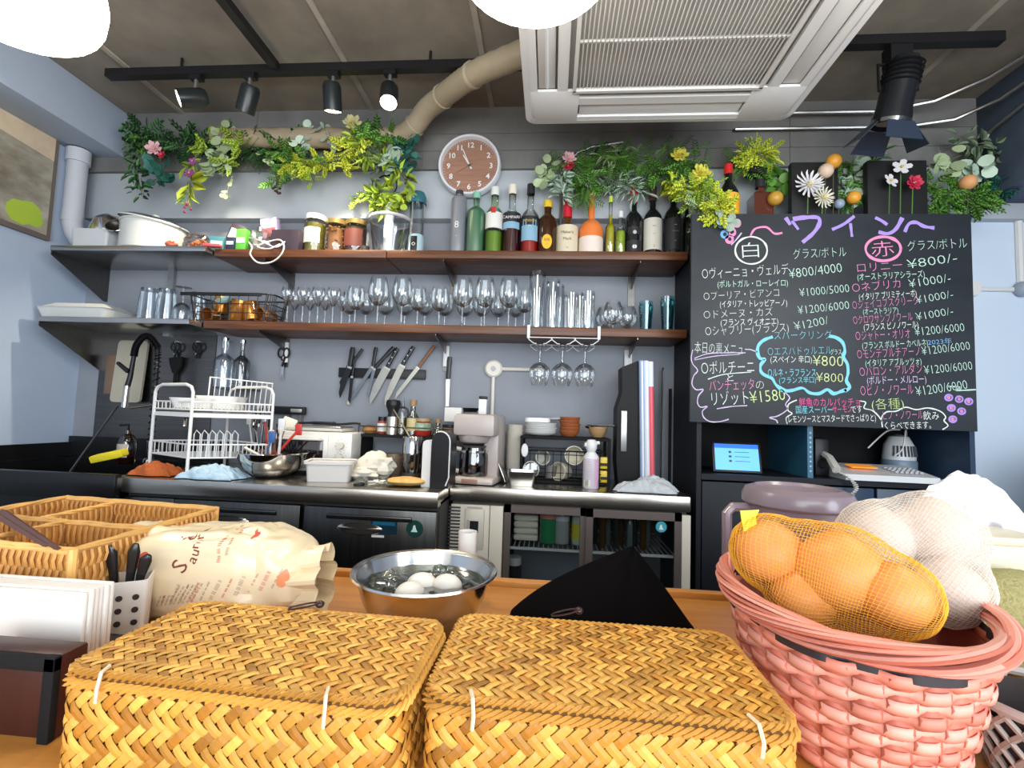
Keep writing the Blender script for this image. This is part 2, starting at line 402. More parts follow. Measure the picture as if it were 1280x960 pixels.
# wall conduit with round box
t = T('junction_box', 'round cream junction box with two conduits on the wall above the coffee maker', 'junction box', (PX(617, -.01, 1.33), 0, at(617, 461, -.01).z))
MB().lathe([(0, -.026), (.034, -.026), (.042, -.018), (.042, 0)], (0, 0, 0), 20, 'y').build('box', cream, t)
MB().lathe([(0, -.03), (.012, -.03), (.012, -.02)], (0, 0, 0), 12, 'y').build('cover_screw', steel_dark, t)
MB().tube([(.04, -.012, 0), (.23, -.012, 0)], .0085, 8).build('conduit', cream, t)
MB().tube([(0, -.012, -.04), (0, -.012, -.40)], .0085, 8).build('conduit', cream, t)
# right edge conduit with round joint on the bright wall
p = at(1276, 362, -.03)
t = T('wall_conduit', 'white pipe joint with side arm on the bright wall beside the chalkboard', 'conduit', p)
MB().tube([(0, 0, .03), (0, 0, .42), (-.02, 0, .50), (-.09, 0, .56)], .014, 8).build('pipe', whitem, t)
MB().ball((0, -.01, 0), .034).build('joint', M('grey joint', (.35, .4, .48), .5), t)
MB().tube([(-.02, 0, 0), (-.20, 0, 0)], .010, 8).build('arm', whitem, t)
MB().lathe([(0, -.02), (.035, -.02), (.04, 0)], (-.21, 0, 0), 14, 'y').build('flange', whitem, t)
# ---------------------------------------------------------------- wrapped duct
t = T('wrapped_duct', 'tan tape wrapped air duct running along the beam and rising to the ceiling unit', 'duct', (-.9, -.16, 2.40))
tape = M('duct tape', (.42, .35, .24), .5, col2=(.30, .24, .16), scale=5, stretch=(1, 1, 1))
pts = [(-.75, 0, .012), (-.45, 0, .012), (.08, 0, .005), (.17, -.01, .01), (.24, -.04, .035), (.31, -.09, .08), (.38, -.14, .092), (.46, -.22, .085), (.58, -.33, .068), (.80, -.45, .060)]
def spl(P, n=6):
    P = [Vector(p) for p in P]; o = []
    for i in range(len(P) - 1):
        p0 = P[max(0, i - 1)]; p1 = P[i]; p2 = P[i + 1]; p3 = P[min(len(P) - 1, i + 2)]
        for k in range(n):
            u = k / n; o.append(.5 * ((2 * p1) + (-p0 + p2) * u + (2 * p0 - 5 * p1 + 4 * p2 - p3) * u * u + (-p0 + 3 * p1 - 3 * p2 + p3) * u ** 3))
    o.append(P[-1]); return o
sp = spl(pts, 10)
MB().tube(sp, [.045 + .0025 * (i % 2) for i in range(len(sp))], 14).build('duct', tape, t, 60)
for k in (22, 40, 62, 78):
    if k + 1 < len(sp): MB().tube([sp[k], sp[k] + (sp[k + 1] - sp[k]) * .8], .051, 14).build('strap', M('duct strap', (.5, .44, .33), .4), t)

# ---------------------------------------------------------------- pendant lamps
shade = M('opal glass shade', (.9, .88, .85), .2, emit=(1.0, .93, .80), es=12.0)
def pendant(px, Yc, zc, label):
    x = PX(px, Yc, zc); t = T('pendant_lamp', label, 'lamp', (x, Yc, zc), group='opal pendant lamps over the bar')
    prof = []
    for i in range(17):
        a = -pi / 2 + pi * i / 16; r = .158 * abs(cos(a)) ** .62; z = .085 * (1 if sin(a) > 0 else -1) * abs(sin(a)) ** .8 + .085
        prof.append((r if r > 1e-3 else 0, z))
    MB().lathe(prof, (0, 0, 0), 32).build('shade', shade, t, 80)
    MB().cyl((0, 0, .168), .025, .05, 12).build('cap', black, t)
    MB().tube([(0, 0, .21), (0, 0, CZ - zc)], .003, 6).build('cord', black, t)
    MB().cyl((0, 0, CZ - zc - .02), .04, .02, 16).build('canopy', black, t)
pendant(0, -1.47, 1.86, 'opal glass pendant lamp at the upper left corner')
pendant(668, -1.47, 1.893, 'opal glass pendant lamp hanging in front of the air conditioner')
pendant(1500, -1.47, 1.88, 'opal glass pendant lamp over the right end of the bar')

# ---------------------------------------------------------------- spotlights
lens = M('lit lens', (1, 1, 1), .3, emit=(1.0, .80, .55), es=30.0)
rim = M('lamp rim', (.7, .72, .75), .3, .8)
def spot(px, py, lx, ly, lz, label, power=9, L=.11, r=.037):
    x = PX(px, -.44, 2.52); t = T('track_spotlight', label, 'spotlight', (x, -.44, 2.518), group='black spotlights on the long track')
    MB().box((0, 0, -.008), (.05, .03, .02)).build('adapter', black, t)
    MB().tube([(0, 0, -.01), (0, 0, -.075)], .008, 8).build('stem', M('spot joint', (.5, .5, .52), .3, .9), t)
    d = Vector((lx, ly, lz)).normalized(); q = Vector((0, 0, -1)).rotation_difference(d)
    e = bpy.data.objects.new('head', None)
    m = MB(); m.lathe([(0, .045), (r * .8, .045), (r, .03), (r, -L + .045), (r - .004, -L + .047), (r - .006, -L + .055)], (0, 0, 0), 18)
    h = m.build('head', M('spot black', (.015, .02, .022), .3), t); h.location = (0, 0, -.095); h.rotation_mode = 'QUATERNION'; h.rotation_quaternion = q
    ln = MB().lathe([(0, -L + .05), (r - .005, -L + .05)], (0, 0, 0), 18).build('lens', lens, h)
    l = bpy.data.lights.new('spot_beam', 'SPOT'); l.energy = power; l.spot_size = radians(75); l.spot_blend = .6; l.shadow_soft_size = .02; l.color = (1.0, .86, .66)
    lo = bpy.data.objects.new('spot_beam', l); COL.objects.link(lo)
    lo.location = Vector((x, -.44, 2.518 - .095)) + d * (L - .03); lo.rotation_mode = 'QUATERNION'; lo.rotation_quaternion = q
spot(246, 110, -.75, -.60, -.45, 'leftmost black spotlight aimed sideways into the room', 10)
spot(313, 110, -.35, .25, -.8, 'black spotlight aimed down at the leafy garland, second from left', 34)
spot(417, 110, -.05, .35, -1, 'black spotlight pointing straight down, third from left', 48)
spot(488, 108, .12, -.35, -.8, 'round black spotlight next to the wrapped duct', 26)
# theatre style spotlight at right
t = T('theatre_spotlight', 'large black theatre spotlight with barn door flaps at upper right', 'spotlight', (1.225, -.50, 2.51))
MB().box((0, 0, -.03), (.075, .05, .07)).build('clamp', blackm, t)
m = MB(); m.lathe([(0, .11), (.04, .11), (.052, .09), (.056, .02), (.056, -.06), (.062, -.09), (.062, -.12), (.056, -.12), (.05, -.05)], (0, 0, 0), 20)
h = m.build('housing', M('theatre black', (.012, .014, .018), .25), t, loc=(0, 0, -.16), rot=(radians(14), radians(6), 0))
for k in range(5): MB().lathe([(.056, .02 + .016 * k), (.062, .023 + .016 * k), (.056, .028 + .016 * k)], (0, 0, 0), 20).build('cooling_fin', blackm, h)
MB().lathe([(0, -.105), (.054, -.105)], (0, 0, 0), 20).build('lens', M('pale lens', (.65, .62, .55), .1), h)
MB().lathe([(.057, -.105), (.064, -.105), (.064, -.118), (.057, -.118)], (0, 0, 0), 20).build('lens_ring', chrome, h)
for (a, px_, tl) in ((0, (-.075, 0), 38), (180, (.075, 0), -38)):
    MB().prism([(-.04, 0), (.04, 0), (.058, -.085), (-.058, -.085)], -.0015, .0015, (0, 0, 0), plane='yz').build('barn_door', M('flap blue black', (.03, .045, .08), .4), h, loc=(px_[0] * .85, 0, -.12), rot=(0, radians(tl), 0))
for s in (-1, 1):
    MB().prism([(-.045, 0), (.045, 0), (.062, -.085), (-.062, -.085)], -.0015, .0015).build('barn_door', M('flap blue black'), h, loc=(0, s * .062, -.12), rot=(radians(32 * s), 0, 0))
MB().tube([(-.065, 0, -.16), (-.068, 0, -.06), (.068, 0, -.06), (.065, 0, -.16)], .006, 6).build('yoke', blackm, t)

# ---------------------------------------------------------------- clock
cp = at(587, 207, -.10)
t = T('wall_clock', 'round wall clock with white rim, brown wood dial and white numerals', 'clock', (cp.x, -.082, cp.z), rot=(0, 0, 0))
RC = .149
MB().lathe([(RC - .019, -.012), (RC - .013, -.034), (RC - .004, -.036), (RC, -.028), (RC, 0), (0, 0)], (0, 0, 0), 48, 'y').build('rim', M('clock rim', (.75, .76, .8), .3), t, 60)
MB().lathe([(0, -.014), (RC - .017, -.014)], (0, 0, 0), 48, 'y').build('dial', wood('clock dial wood', (.40, .22, .15), (.27, .13, .085), (1, 1, 9), .6, 6.0), t)
wn = M('clock white', (.8, .8, .8), .5)
for n_ in range(1, 13):
    a = pi / 2 - n_ * pi / 6; rr = .102
    txt(str(n_), t, (rr * cos(a), -.0155, rr * sin(a) - .0115), .036, wn, name='numeral', off=.0008)
m = MB()
for k in range(60):
    a = k * pi / 30; m.box((.124 * cos(a), -.0155, .124 * sin(a)), (.0022, .001, .0022))
m.build('minute_marks', wn, t, False)['kind'] = 'stuff'
def hand(ang, L, wd, y, nm, mt):
    m = MB(); m.prism([(-wd, -.018), (wd, -.018), (wd * .7, L), (-wd * .7, L)], -.0006, .0006); h = m.build(nm, mt, t, loc=(0, y, 0)); h.rotation_euler = (0, ang, 0)
hand(radians(-32), .062, .0034, -.018, 'hour_hand', wn); hand(radians(-24), .088, .0026, -.0205, 'minute_hand', wn); hand(radians(240), .07, .0006, -.0225, 'second_hand', M('dark hand', (.1, .08, .07), .5))
MB().lathe([(0, -.025), (.006, -.025), (.006, -.015)], (0, 0, 0), 12, 'y').build('pivot', M('dark hand'), t)
# ================================================================ KITCHEN UNITS
CT = .85
darkst = M('dark door steel', (.10, .10, .098), .3, 1.0, var=.2, scale=2, stretch=(30, 1, 1))
# left refrigerated counter 1.2 m wide
t = T('counter_refrigerator', 'long stainless under-counter refrigerator with two dark doors', 'refrigerator', (-.975, -.306, 0))
x0, x1 = -.60, .60
MB().box((0, .003, CT - .028), (1.19, .595, .056), bev=.006).build('worktop', steel, t)
MB().box((0, .02, .42), (1.19, .55, .78)).build('cabinet_body', M('carcass', (.03, .03, .03), .5), t)
for dx, wd_ in ((-.145, .46), (.35, .46)):
    d = MB().box((dx, -.275, .50), (wd_ + .02, .03, .56), bev=.004).build('door', darkst, t)
    m = MB(); m.box((dx - .0, -.292, .75), (.31, .012, .018), bev=.004); m.build('handle', M('handle steel', (.07, .07, .07), .25, .9), d)
    MB().lathe([(.0, -.004), (.075, -.004), (.085, 0), (0, 0)], (dx - .03, -.291, .71), 20, 'y', sy=.26).build('pull_recess', steel, d)
MB().box((-.49, -.272, .50), (.20, .025, .56), bev=.004).build('side_panel', darkst, t)
d = MB().lathe([(0, -.003), (.028, -.003), (.030, 0)], (.515, -.2905, .72), 24, 'y').build('round_badge', M('badge green black', (.01, .05, .045), .3), t)
m = MB(); m.prism([(-.012, -.010), (.012, -.010), (.006, .0), (.002, .014), (-.004, .012), (-.006, 0)], -.0005, .0005, (.515, -.2945, .72)); m.build('badge_bird', M('pale mint', (.6, .8, .75), .4), d)
e = MB().box((.405, -.2915, .725), (.095, .002, .055)).build('control_panel', M('panel blue black', (.01, .03, .05), .2), t)
MB().box((.405, -.293, .733), (.08, .001, .012)).build('display', M('display', (.0, .03, .06), .1, emit=(.05, .3, .5), es=.15), e)
MB().box((.385, -.2915, .688), (.045, .001, .008)).build('white_label', white, e)
txt('HOSHIZAKI', e, (.405, -.2945, .744), .008, M('mint print', (.4, .6, .6), .5))
# sink to the left
t = T('sink_unit', 'black steel sink unit against the left wall', 'sink', (-1.990, -.32, 0))
sk = M('dark sink steel', (.05, .05, .052), .3, .9)
m = MB(); m.box((0, -.29, CT - .035), (.84, .03, .09), bev=.004); m.box((0, .27, CT - .02), (.84, .05, .04)); m.box((.40, 0, CT - .02), (.05, .6, .04)); m.box((-.40, 0, CT - .02), (.05, .6, .04)); m.build('rim', sk, t)
m = MB(); m.box((0, 0, .62), (.78, .52, .01)); m.box((-.385, 0, .73), (.01, .52, .22)); m.box((.385, 0, .73), (.01, .52, .22)); m.box((0, .26, .73), (.78, .01, .22)); m.box((0, -.27, .73), (.78, .01, .22)); m.build('basin', sk, t)
MB().box((0, 0, .30), (.82, .54, .58)).build('base', M('carcass'), t)
m = MB(); m.box((0, .30, CT + .045), (.84, .012, .11)); m.box((-.412, 0, CT + .03), (.012, .6, .08)); m.build('upstand', sk, t)
# divider rod leaning in the sink
tag(MB().tube([(0, 0, 0), (.10, .10, .30)], .006, 6).build('rod', steel_dark, None, None, axx(88, 590, -2.12)), 'thin steel rod leaning in the sink', 'rod')
# right glass door refrigerator .9 m wide
ry = -.42
t = T('glass_door_refrigerator', 'low refrigerator with two sliding glass doors and a beige machine panel', 'refrigerator', (.075, ry + .22, 0))
MB().box((0, -.0, CT - .030), (.905, .45, .060), bev=.006).build('worktop', steel, t)
bd = M('fridge inside', (.04, .04, .042), .5)
m = MB(); m.box((0, .21, .42), (.90, .01, .80)); m.box((0, 0, .05), (.90, .43, .06)); m.box((-.445, 0, .42), (.01, .42, .8)); m.box((.445, 0, .42), (.01, .42, .8)); m.box((-.235, .02, .42), (.02, .38, .8)); m.box((0, 0, .780), (.90, .42, .02)); m.build('cabinet_body', bd, t)
mp_ = MB().box((-.37, -.212, .395), (.15, .02, .77), bev=.003).build('machine_panel', offw, t)
m = MB()
for k in range(24): m.box((-.430, -.223, .768 - .0125 * k), (.045, .004, .006))
m.build('vent_louvres', M('vent dark', (.05, .05, .045), .5), mp_, False)['kind'] = 'stuff'
h = MB().box((-.352, -.224, .69), (.075, .006, .15), bev=.004).build('control_cover', M('cover beige', (.6, .56, .48), .4), mp_)
MB().box((-.352, -.2285, .70), (.033, .002, .042)).build('window', black, h); MB().box((-.376, -.2285, .70), (.008, .002, .05)).build('slider', M('grey slider', (.4, .38, .34), .5), h)
txt('HOSHIZAKI', h, (-.352, -.2235, .772 - .006), .0110, M('dark print', (.08, .07, .06), .5))
MB().box((-.268, -.212, .395), (.05, .022, .77), bev=.002).build('post', offw, t)
MB().box((.435, -.212, .395), (.035, .022, .77), bev=.002).build('post', offw, t)
brz = M('brown door frame', (.16, .13, .12), .4, .5)
for (a, b, yy) in ((-.240, .075, -.206), (.070, .420, -.218)):
    c_ = (a + b) / 2; wd_ = b - a
    m = MB(); m.box((c_, yy, .772), (wd_, .014, .03)); m.box((c_, yy, .06), (wd_, .014, .05)); m.box((a + .013, yy, .4265), (.026, .014, .721)); m.box((b - .013, yy, .4265), (.026, .014, .721))
    f = m.build('sliding_door', brz, t); MB().box((c_, yy + .004, .42), (wd_ - .05, .003, .68)).build('pane', glass('fridge glass', (.90, .92, .92), .5, .03, .7), f)
for s_ in (.62, .35):
    m = MB(); m.box((.09, -.19, s_), (.64, .006, .010)); m.box((.09, .17, s_), (.64, .006, .006))
    for k in range(34): m.box((-.22 + .019 * k, -.01, s_), (.003, .36, .004))
    m.build('wire_shelf', M('wire shelf white', (.7, .7, .68), .4), t, False)
stick = MB().lathe([(0, -.001), (.020, -.001), (.02, 0)], (.345, -.2265, .735), 20, 'y').build('round_sticker', M('sticker teal', (.05, .35, .42), .3), t)
MB().prism([(-.009, -.008), (.009, -.008), (.004, .0), (.001, .011), (-.004, .008)], -.0004, .0004, (.345, -.2285, .733)).build('sticker_bird', white, stick)
# things inside the glass doors
def inb(px, py1, pytop, w_, prof, mt, label, nm, cat, Yo=-.53):
    x = PX(px, Yo, .63); return x
gy0 = ry + .22
t2 = T('folded_towels', 'stack of folded white towels inside the glass refrigerator', 'towels', (-.085, ry + .16, .627))
for k in range(4): MB().box((0, 0, .012 + .026 * k), (.10, .10, .024), bev=.009).build('towel', M('cream towel', (.80, .74, .62), .9, bump=.3, scale=40), t2)
def bottle_prof(r, h, nr, hs, he, base=.004):
    # hs: shoulder start fraction, he: neck start fraction
    return [(0, base), (r * .8, 0), (r, .006), (r, h * hs), (r * .93, h * (hs + (he - hs) * .3)), (r * .66, h * (hs + (he - hs) * .62)), (nr * 1.08, h * (hs + (he - hs) * .9)), (nr, h * he), (nr, h * .985), (0, h)]
for x, r, h, mt, lb, c2, lt in ((.005, .034, .20, M('green bottle opaque', (.03, .22, .09), .12), 'green bottle with coral seal inside the refrigerator', (.6, .2, .15), 'seal'), (.058, .030, .185, M('grey bottle', (.32, .34, .34), .2), 'grey bottle with silver shoulder inside the refrigerator', (.5, .5, .5), 'shoulder_band'), (.125, .028, .17, M('pale bottle', (.5, .58, .5), .15), 'pale bottle with yellow label inside the refrigerator', (.7, .6, .05), 'label')):
    b = T('bottle', lb, 'bottle', (x, ry + .10, .627)); MB().lathe(bottle_prof(r, h, .010, .6, .8), (0, 0, 0), 16).build('body', mt, b)
    MB().cyl((0, 0, h * .97), .012, .018, 10).build('cap', M('bottle cap', (.6, .58, .5), .4), b)
    MB().lathe([(r + .0008, h * .15), (r + .0008, h * .5)] if lt == 'label' else [(r + .0008, h * .5), (r + .0008, h * .6)], (0, 0, 0), 16).build(lt, M('c' + lt + lb[:4], c2, .5), b)
rr_ = random.Random(3)
for k in range(9):
    x = .19 + .026 * k; hh = .15 + rr_.random() * .05
    b = T('bottle', ['dark bottle', 'brown bottle', 'clear topped bottle'][k % 3] + ' behind the right hand glass door, ' + ['first', 'second', 'third', 'fourth', 'fifth', 'sixth', 'seventh', 'eighth', 'ninth'][k] + ' from the middle', 'bottle', (x, ry + .13 - .05 * (k % 2), .627), group='bottles behind the right glass door')
    MB().lathe(bottle_prof(.0122, hh, .006, .6, .78), (0, 0, 0), 12).build('body', [M('dk bottle', (.02, .025, .02), .1), M('br bottle', (.06, .03, .01), .1), M('cl bottle', (.1, .12, .12), .1)][k % 3], b)
    MB().cyl((0, 0, hh * .97), .0075, .012, 8).build('cap', M('silver cap', (.5, .5, .5), .3, .8), b)
b = T('jar', 'small jar with white lid on the lower rack of the refrigerator', 'jar', (-.13, ry + .14, .355 + .18)); 
b.location.z = .356
MB().cyl((0, 0, 0), .03, .17, 14).build('body', M('jar dark', (.05, .05, .05), .2), b); MB().cyl((0, 0, .17), .030, .03, 14).build('lid', white, b)

# ---------------------------------------------------------------- black cabinet carrying the chalkboard
KX0, KX1, KY = .565, 1.565, -.36
t = T('black_cabinet', 'tall black cabinet with open shelf behind the chalkboard', 'cabinet', ((KX0 + KX1) / 2, -.18, 0)); cx = (KX0 + KX1) / 2
MB().box((KX0 + .009 - cx, 0, .92), (.018, .355, 1.84)).build('side_panel', blackw, t)
MB().box((KX1 - .009 - cx, 0, .92), (.018, .355, 1.84)).build('side_panel', navy, t)
MB().box((0, .17, .92), (.96, .012, 1.84)).build('back_panel', blackm, t)
MB().box((0, 0, 1.83), (.96, .35, .02)).build('top_panel', blackw, t)
MB().box((0, 0, .918), (.96, .35, .022)).build('open_shelf', blackw, t)
MB().box((0, 0, 1.15), (.96, .33, .018)).build('open_shelf', blackw, t)
MB().box((PX(1012, -.34, 1.0) - cx, 0, 1.03), (.020, .33, .21)).build('divider', M('blue divider', (.03, .13, .22), .4), t)
m = MB()
for k in range(9): m.lathe([(0, -.001), (.004, -.001)], (PX(1012, -.34, 1.0) - cx, -.1655, .955 + .018 * k), 6, 'y')
m.build('divider_holes', M('pale dot', (.35, .55, .65), .5), t, False)['kind'] = 'stuff'
for a, b in ((KX0 + .02, .985), (.99, 1.215), (1.22, KX1 - .02)):
    d = MB().box(((a + b) / 2 - cx, -.165, .45), (b - a - .006, .018, .90), bev=.002).build('door', navy if a > .9 else blackw, t)
# small things in the open shelf
sz = .929
tb = T('tablet', 'black tablet with a lit blue screen standing in the cabinet shelf', 'tablet', (PX(922, -.30, sz), -.30, sz + .002), rot=(radians(-14), 0, radians(-3)))
MB().box((0, 0, .062), (.185, .009, .122), bev=.004).build('body', black, tb)
MB().box((0, -.0052, .062), (.165, .001, .103)).build('screen', M('screen pale blue', (.1, .3, .7), .2, emit=(.12, .42, .95), es=.9), tb)
MB().box((0, -.0058, .105), (.165, .001, .016)).build('screen_title_bar', M('screen blue', (.02, .1, .6), .2, emit=(.01, .12, .85), es=1.0), tb)
m = MB()
for k in range(3): m.box((-.025, -.0060, .082 - .018 * k), (.010, .001, .008)); m.box((.02, -.0060, .082 - .018 * k), (.055, .001, .002))
m.build('screen_icons', M('screen ink', (.02, .03, .05), .4), tb)
fx = T('desk_telephone', 'white desk fax telephone with an orange display lying in the cabinet shelf', 'telephone', (PX(1108, -.33, sz), -.27, sz), rz=radians(-3))
MB().prism([(-.17, 0), (.17, 0), (.17, .028), (.15, .035), (-.15, .062), (-.17, .055)], -.09, .09).build('base', M('phone white', (.70, .72, .74), .4), fx) if False else None
m = MB(); m.prism([(-.10, 0), (.09, 0), (.09, .05), (-.10, .022)], -.16, .16, plane='yz'); m.build('base', M('phone white', (.70, .72, .74), .4), fx)
MB().box((-.06, -.015, .047), (.09, .05, .004), rot=(radians(8), 0, 0)).build('orange_display', M('orange display', (.9, .30, .03), .4, emit=(1, .3, .02), es=.35), fx)
m = MB()
for i in range(6):
    for j in range(4): m.box((.04 + .017 * i, -.055 + .022 * j, .036 + .0031 * j), (.011, .012, .006), rot=(radians(8), 0, 0)) if False else m.box((.04 + .017 * i, -.055 + .022 * j, .034 + .0031 * j), (.011, .012, .006))
m.build('keypad', M('phone grey', (.45, .47, .5), .5), fx)
h = MB().tube([(-.19, -.10, .035), (-.185, -.04, .075), (-.185, .06, .10), (-.19, .10, .085)], [.016, .014, .014, .017], 8).build('handset', M('phone handset', (.62, .6, .55), .4), fx)
sp_ = []
for k in range(60):
    u = k / 59; sp_.append((-.19 + .05 * sin(u * 3) + .006 * cos(k * 1.5), -.125 - .01 * u + .006 * sin(k * 1.5), .03 - .10 * u))
MB().tube(sp_, .0028, 5).build('coiled_cord', M('phone handset'), fx)
fn = T('humidifier', 'white and grey egg shaped heater with slotted front beside the telephone', 'heater', (PX(1150, -.25, sz) + .005, -.13, sz))
MB().lathe([(0, 0), (.05, 0), (.055, .02), (.058, .08), (.052, .13), (.035, .165), (0, .178)], (0, 0, 0), 24).build('body', M('heater white', (.66, .68, .7), .35), fn)
m = MB()
for k in range(9):
    a = -pi / 2 + (k - 4) * .22; m.tube([(.0585 * cos(a), .0585 * sin(a), .085), (.053 * cos(a), .053 * sin(a), .128)], .0035, 5)
m.build('slots', M('slot dark', (.06, .07, .08), .5), fn)
MB().lathe([(.0555, .0), (.0605, .02), (.062, .06), (.0585, .07)], (0, 0, 0), 24).build('base_band', M('heater grey', (.18, .25, .32), .4), fn)
sp2 = T('loudspeaker', 'small black speaker standing against the blue divider', 'speaker', (PX(1032, -.28, sz), -.22, sz))
MB().box((0, 0, .075), (.055, .08, .15), bev=.008).build('body', black, sp2); MB().lathe([(0, -.004), (.016, -.004), (.02, 0)], (0, -.041, .05), 16, 'y').build('cone', blackm, sp2)
for k, (a, b) in enumerate((((1085, 560), (1125, 537)), ((1118, 570), (1132, 538)))):
    p0 = at(*a, -.22); p1 = at(*b, -.2); mid = (p0 + p1) / 2 + Vector((.01, 0, .03 - .05 * k))
    tag(MB().tube(spl([p0, mid, p1], 6), .003, 5).build('cable', white), ('white cable arching behind the telephone', 'white cable hanging down beside the slotted heater')[k], 'cable')
tag(MB().box((0, 0, .004), (.10, .03, .008), bev=.002).build('envelope', M('grey paper', (.4, .45, .5), .6), None, None, (1.49, -.28, sz)), 'thin grey booklet at the right end of the cabinet shelf', 'booklet')
tag(MB().tube([(0, 0, 0), (0, 0, .20)], .004, 6).build('pole', M('grey pole', (.25, .3, .35), .4), None, None, (1.47, -.15, sz)), 'thin grey rod standing at the right end of the cabinet shelf', 'rod')

# ---------------------------------------------------------------- chalkboard
BY = -.40
TL, TR, BL, BR = at(865, 263, BY), at(1213, 271, BY), at(862, 527, BY), at(1224, 540, BY)
bx0 = (TL.x + BL.x) / 2; bx1 = (TR.x + BR.x) / 2; bz1 = (TL.z + TR.z) / 2; bz0 = (BL.z + BR.z) / 2
bw, bh = bx1 - bx0, bz1 - bz0
board = T('chalkboard', 'large black chalkboard with a handwritten Japanese wine menu', 'chalkboard', (bx0, BY, bz0))
cb = M('chalkboard slate', (.034, .040, .050), .55, col2=(.010, .014, .019), scale=1.6, stretch=(1, 1, 1.8))
MB().box((bw / 2, .010, bh / 2), (bw, .018, bh), bev=.002).build('slate', cb, board)
def bp(px, py):            # photograph pixel -> board coordinates (bilinear within its four corners)
    p = at(px, py, BY - .001); 
    return (p.x - bx0, p.z - bz0)
CH = {k: M('chalk ' + k, c, .9) for k, c in dict(white=(.72, .78, .74), mint=(.50, .72, .62), pink=(.80, .28, .52), cyan=(.22, .62, .72), violet=(.42, .30, .78), magenta=(.72, .12, .34), lilac=(.62, .5, .72), blue=(.16, .42, .75), lime=(.62, .75, .35)).items()}
def chalk(body, x, y, wpx, hpx, col, rise=0.0, nm='chalk_writing'):
    # x, y: baseline left pixel; fitted to width later
    p = bp(x, y); q = bp(x + wpx, y - rise); s = hpx / 305.0 * .90
    o = txt(body, board, (p[0], -.0012, p[1]), s * 1.18, CH[col], align='LEFT', name=nm, off=-.0007 if hpx > 10.5 else -.0001)
    o.rotation_euler = (pi / 2, -math.atan2(q[1] - p[1], q[0] - p[0]), 0)
    o['fitw'] = sqrt((q[0] - p[0]) ** 2 + (q[1] - p[1]) ** 2); return o
def stroke(pts, wpx, col, nm='chalk_line', smooth_=True):
    P = [Vector((bp(a, b)[0], 0, bp(a, b)[1])) for a, b in pts]
    if smooth_ and len(P) > 2: P = spl(P, 5)
    wd_ = wpx / 305 / 2; m = MB(); L_ = []; R_ = []
    for i, p in enumerate(P):
        d = (P[min(i + 1, len(P) - 1)] - P[max(i - 1, 0)]).normalized(); n = Vector((-d.z, 0, d.x)) * wd_ * (.75 + .35 * noise.noise(p * 40))
        L_.append(m.b.verts.new(p + n)); R_.append(m.b.verts.new(p - n))
    for i in range(len(P) - 1): m.b.faces.new((L_[i], L_[i + 1], R_[i + 1], R_[i]))
    o = m.build(nm, CH[col], board, False); o.location.y = -.0012; return o
def circ(cx_, cy_, rx, ry_, n=16, a0=0, a1=2 * pi): return [(cx_ + rx * cos(a0 + (a1 - a0) * i / n), cy_ + ry_ * sin(a0 + (a1 - a0) * i / n)) for i in range(n + 1)]
# title
for pts, wd_ in (([(982, 272), (988, 281)], 6), ([(990, 276), (998, 287)], 4), ([(991, 274), (1005, 272), (1022, 272), (1024, 280), (1016, 292), (1003, 303)], 6), ([(1068, 270), (1055, 280), (1040, 287)], 5), ([(1063, 279), (1064, 288), (1065, 296)], 4),
                 ([(1094, 272), (1102, 276), (1109, 281)], 5), ([(1128, 272), (1120, 286), (1110, 292), (1098, 290)], 6), ([(1131, 290), (1136, 280), (1145, 278), (1155, 283), (1168, 285)], 5)):
    stroke(pts, wd_, 'violet')
stroke([(938, 295), (944, 286), (958, 284), (968, 292), (978, 291)], 3, 'pink')
stroke(circ(939, 313, 20, 17), 2.6, 'white'); stroke(circ(1104, 311, 22, 15), 4, 'pink')
chalk('白', 928, 321, 21, 19, 'white', 1); chalk('赤', 1090, 320, 28, 19, 'pink', 2)
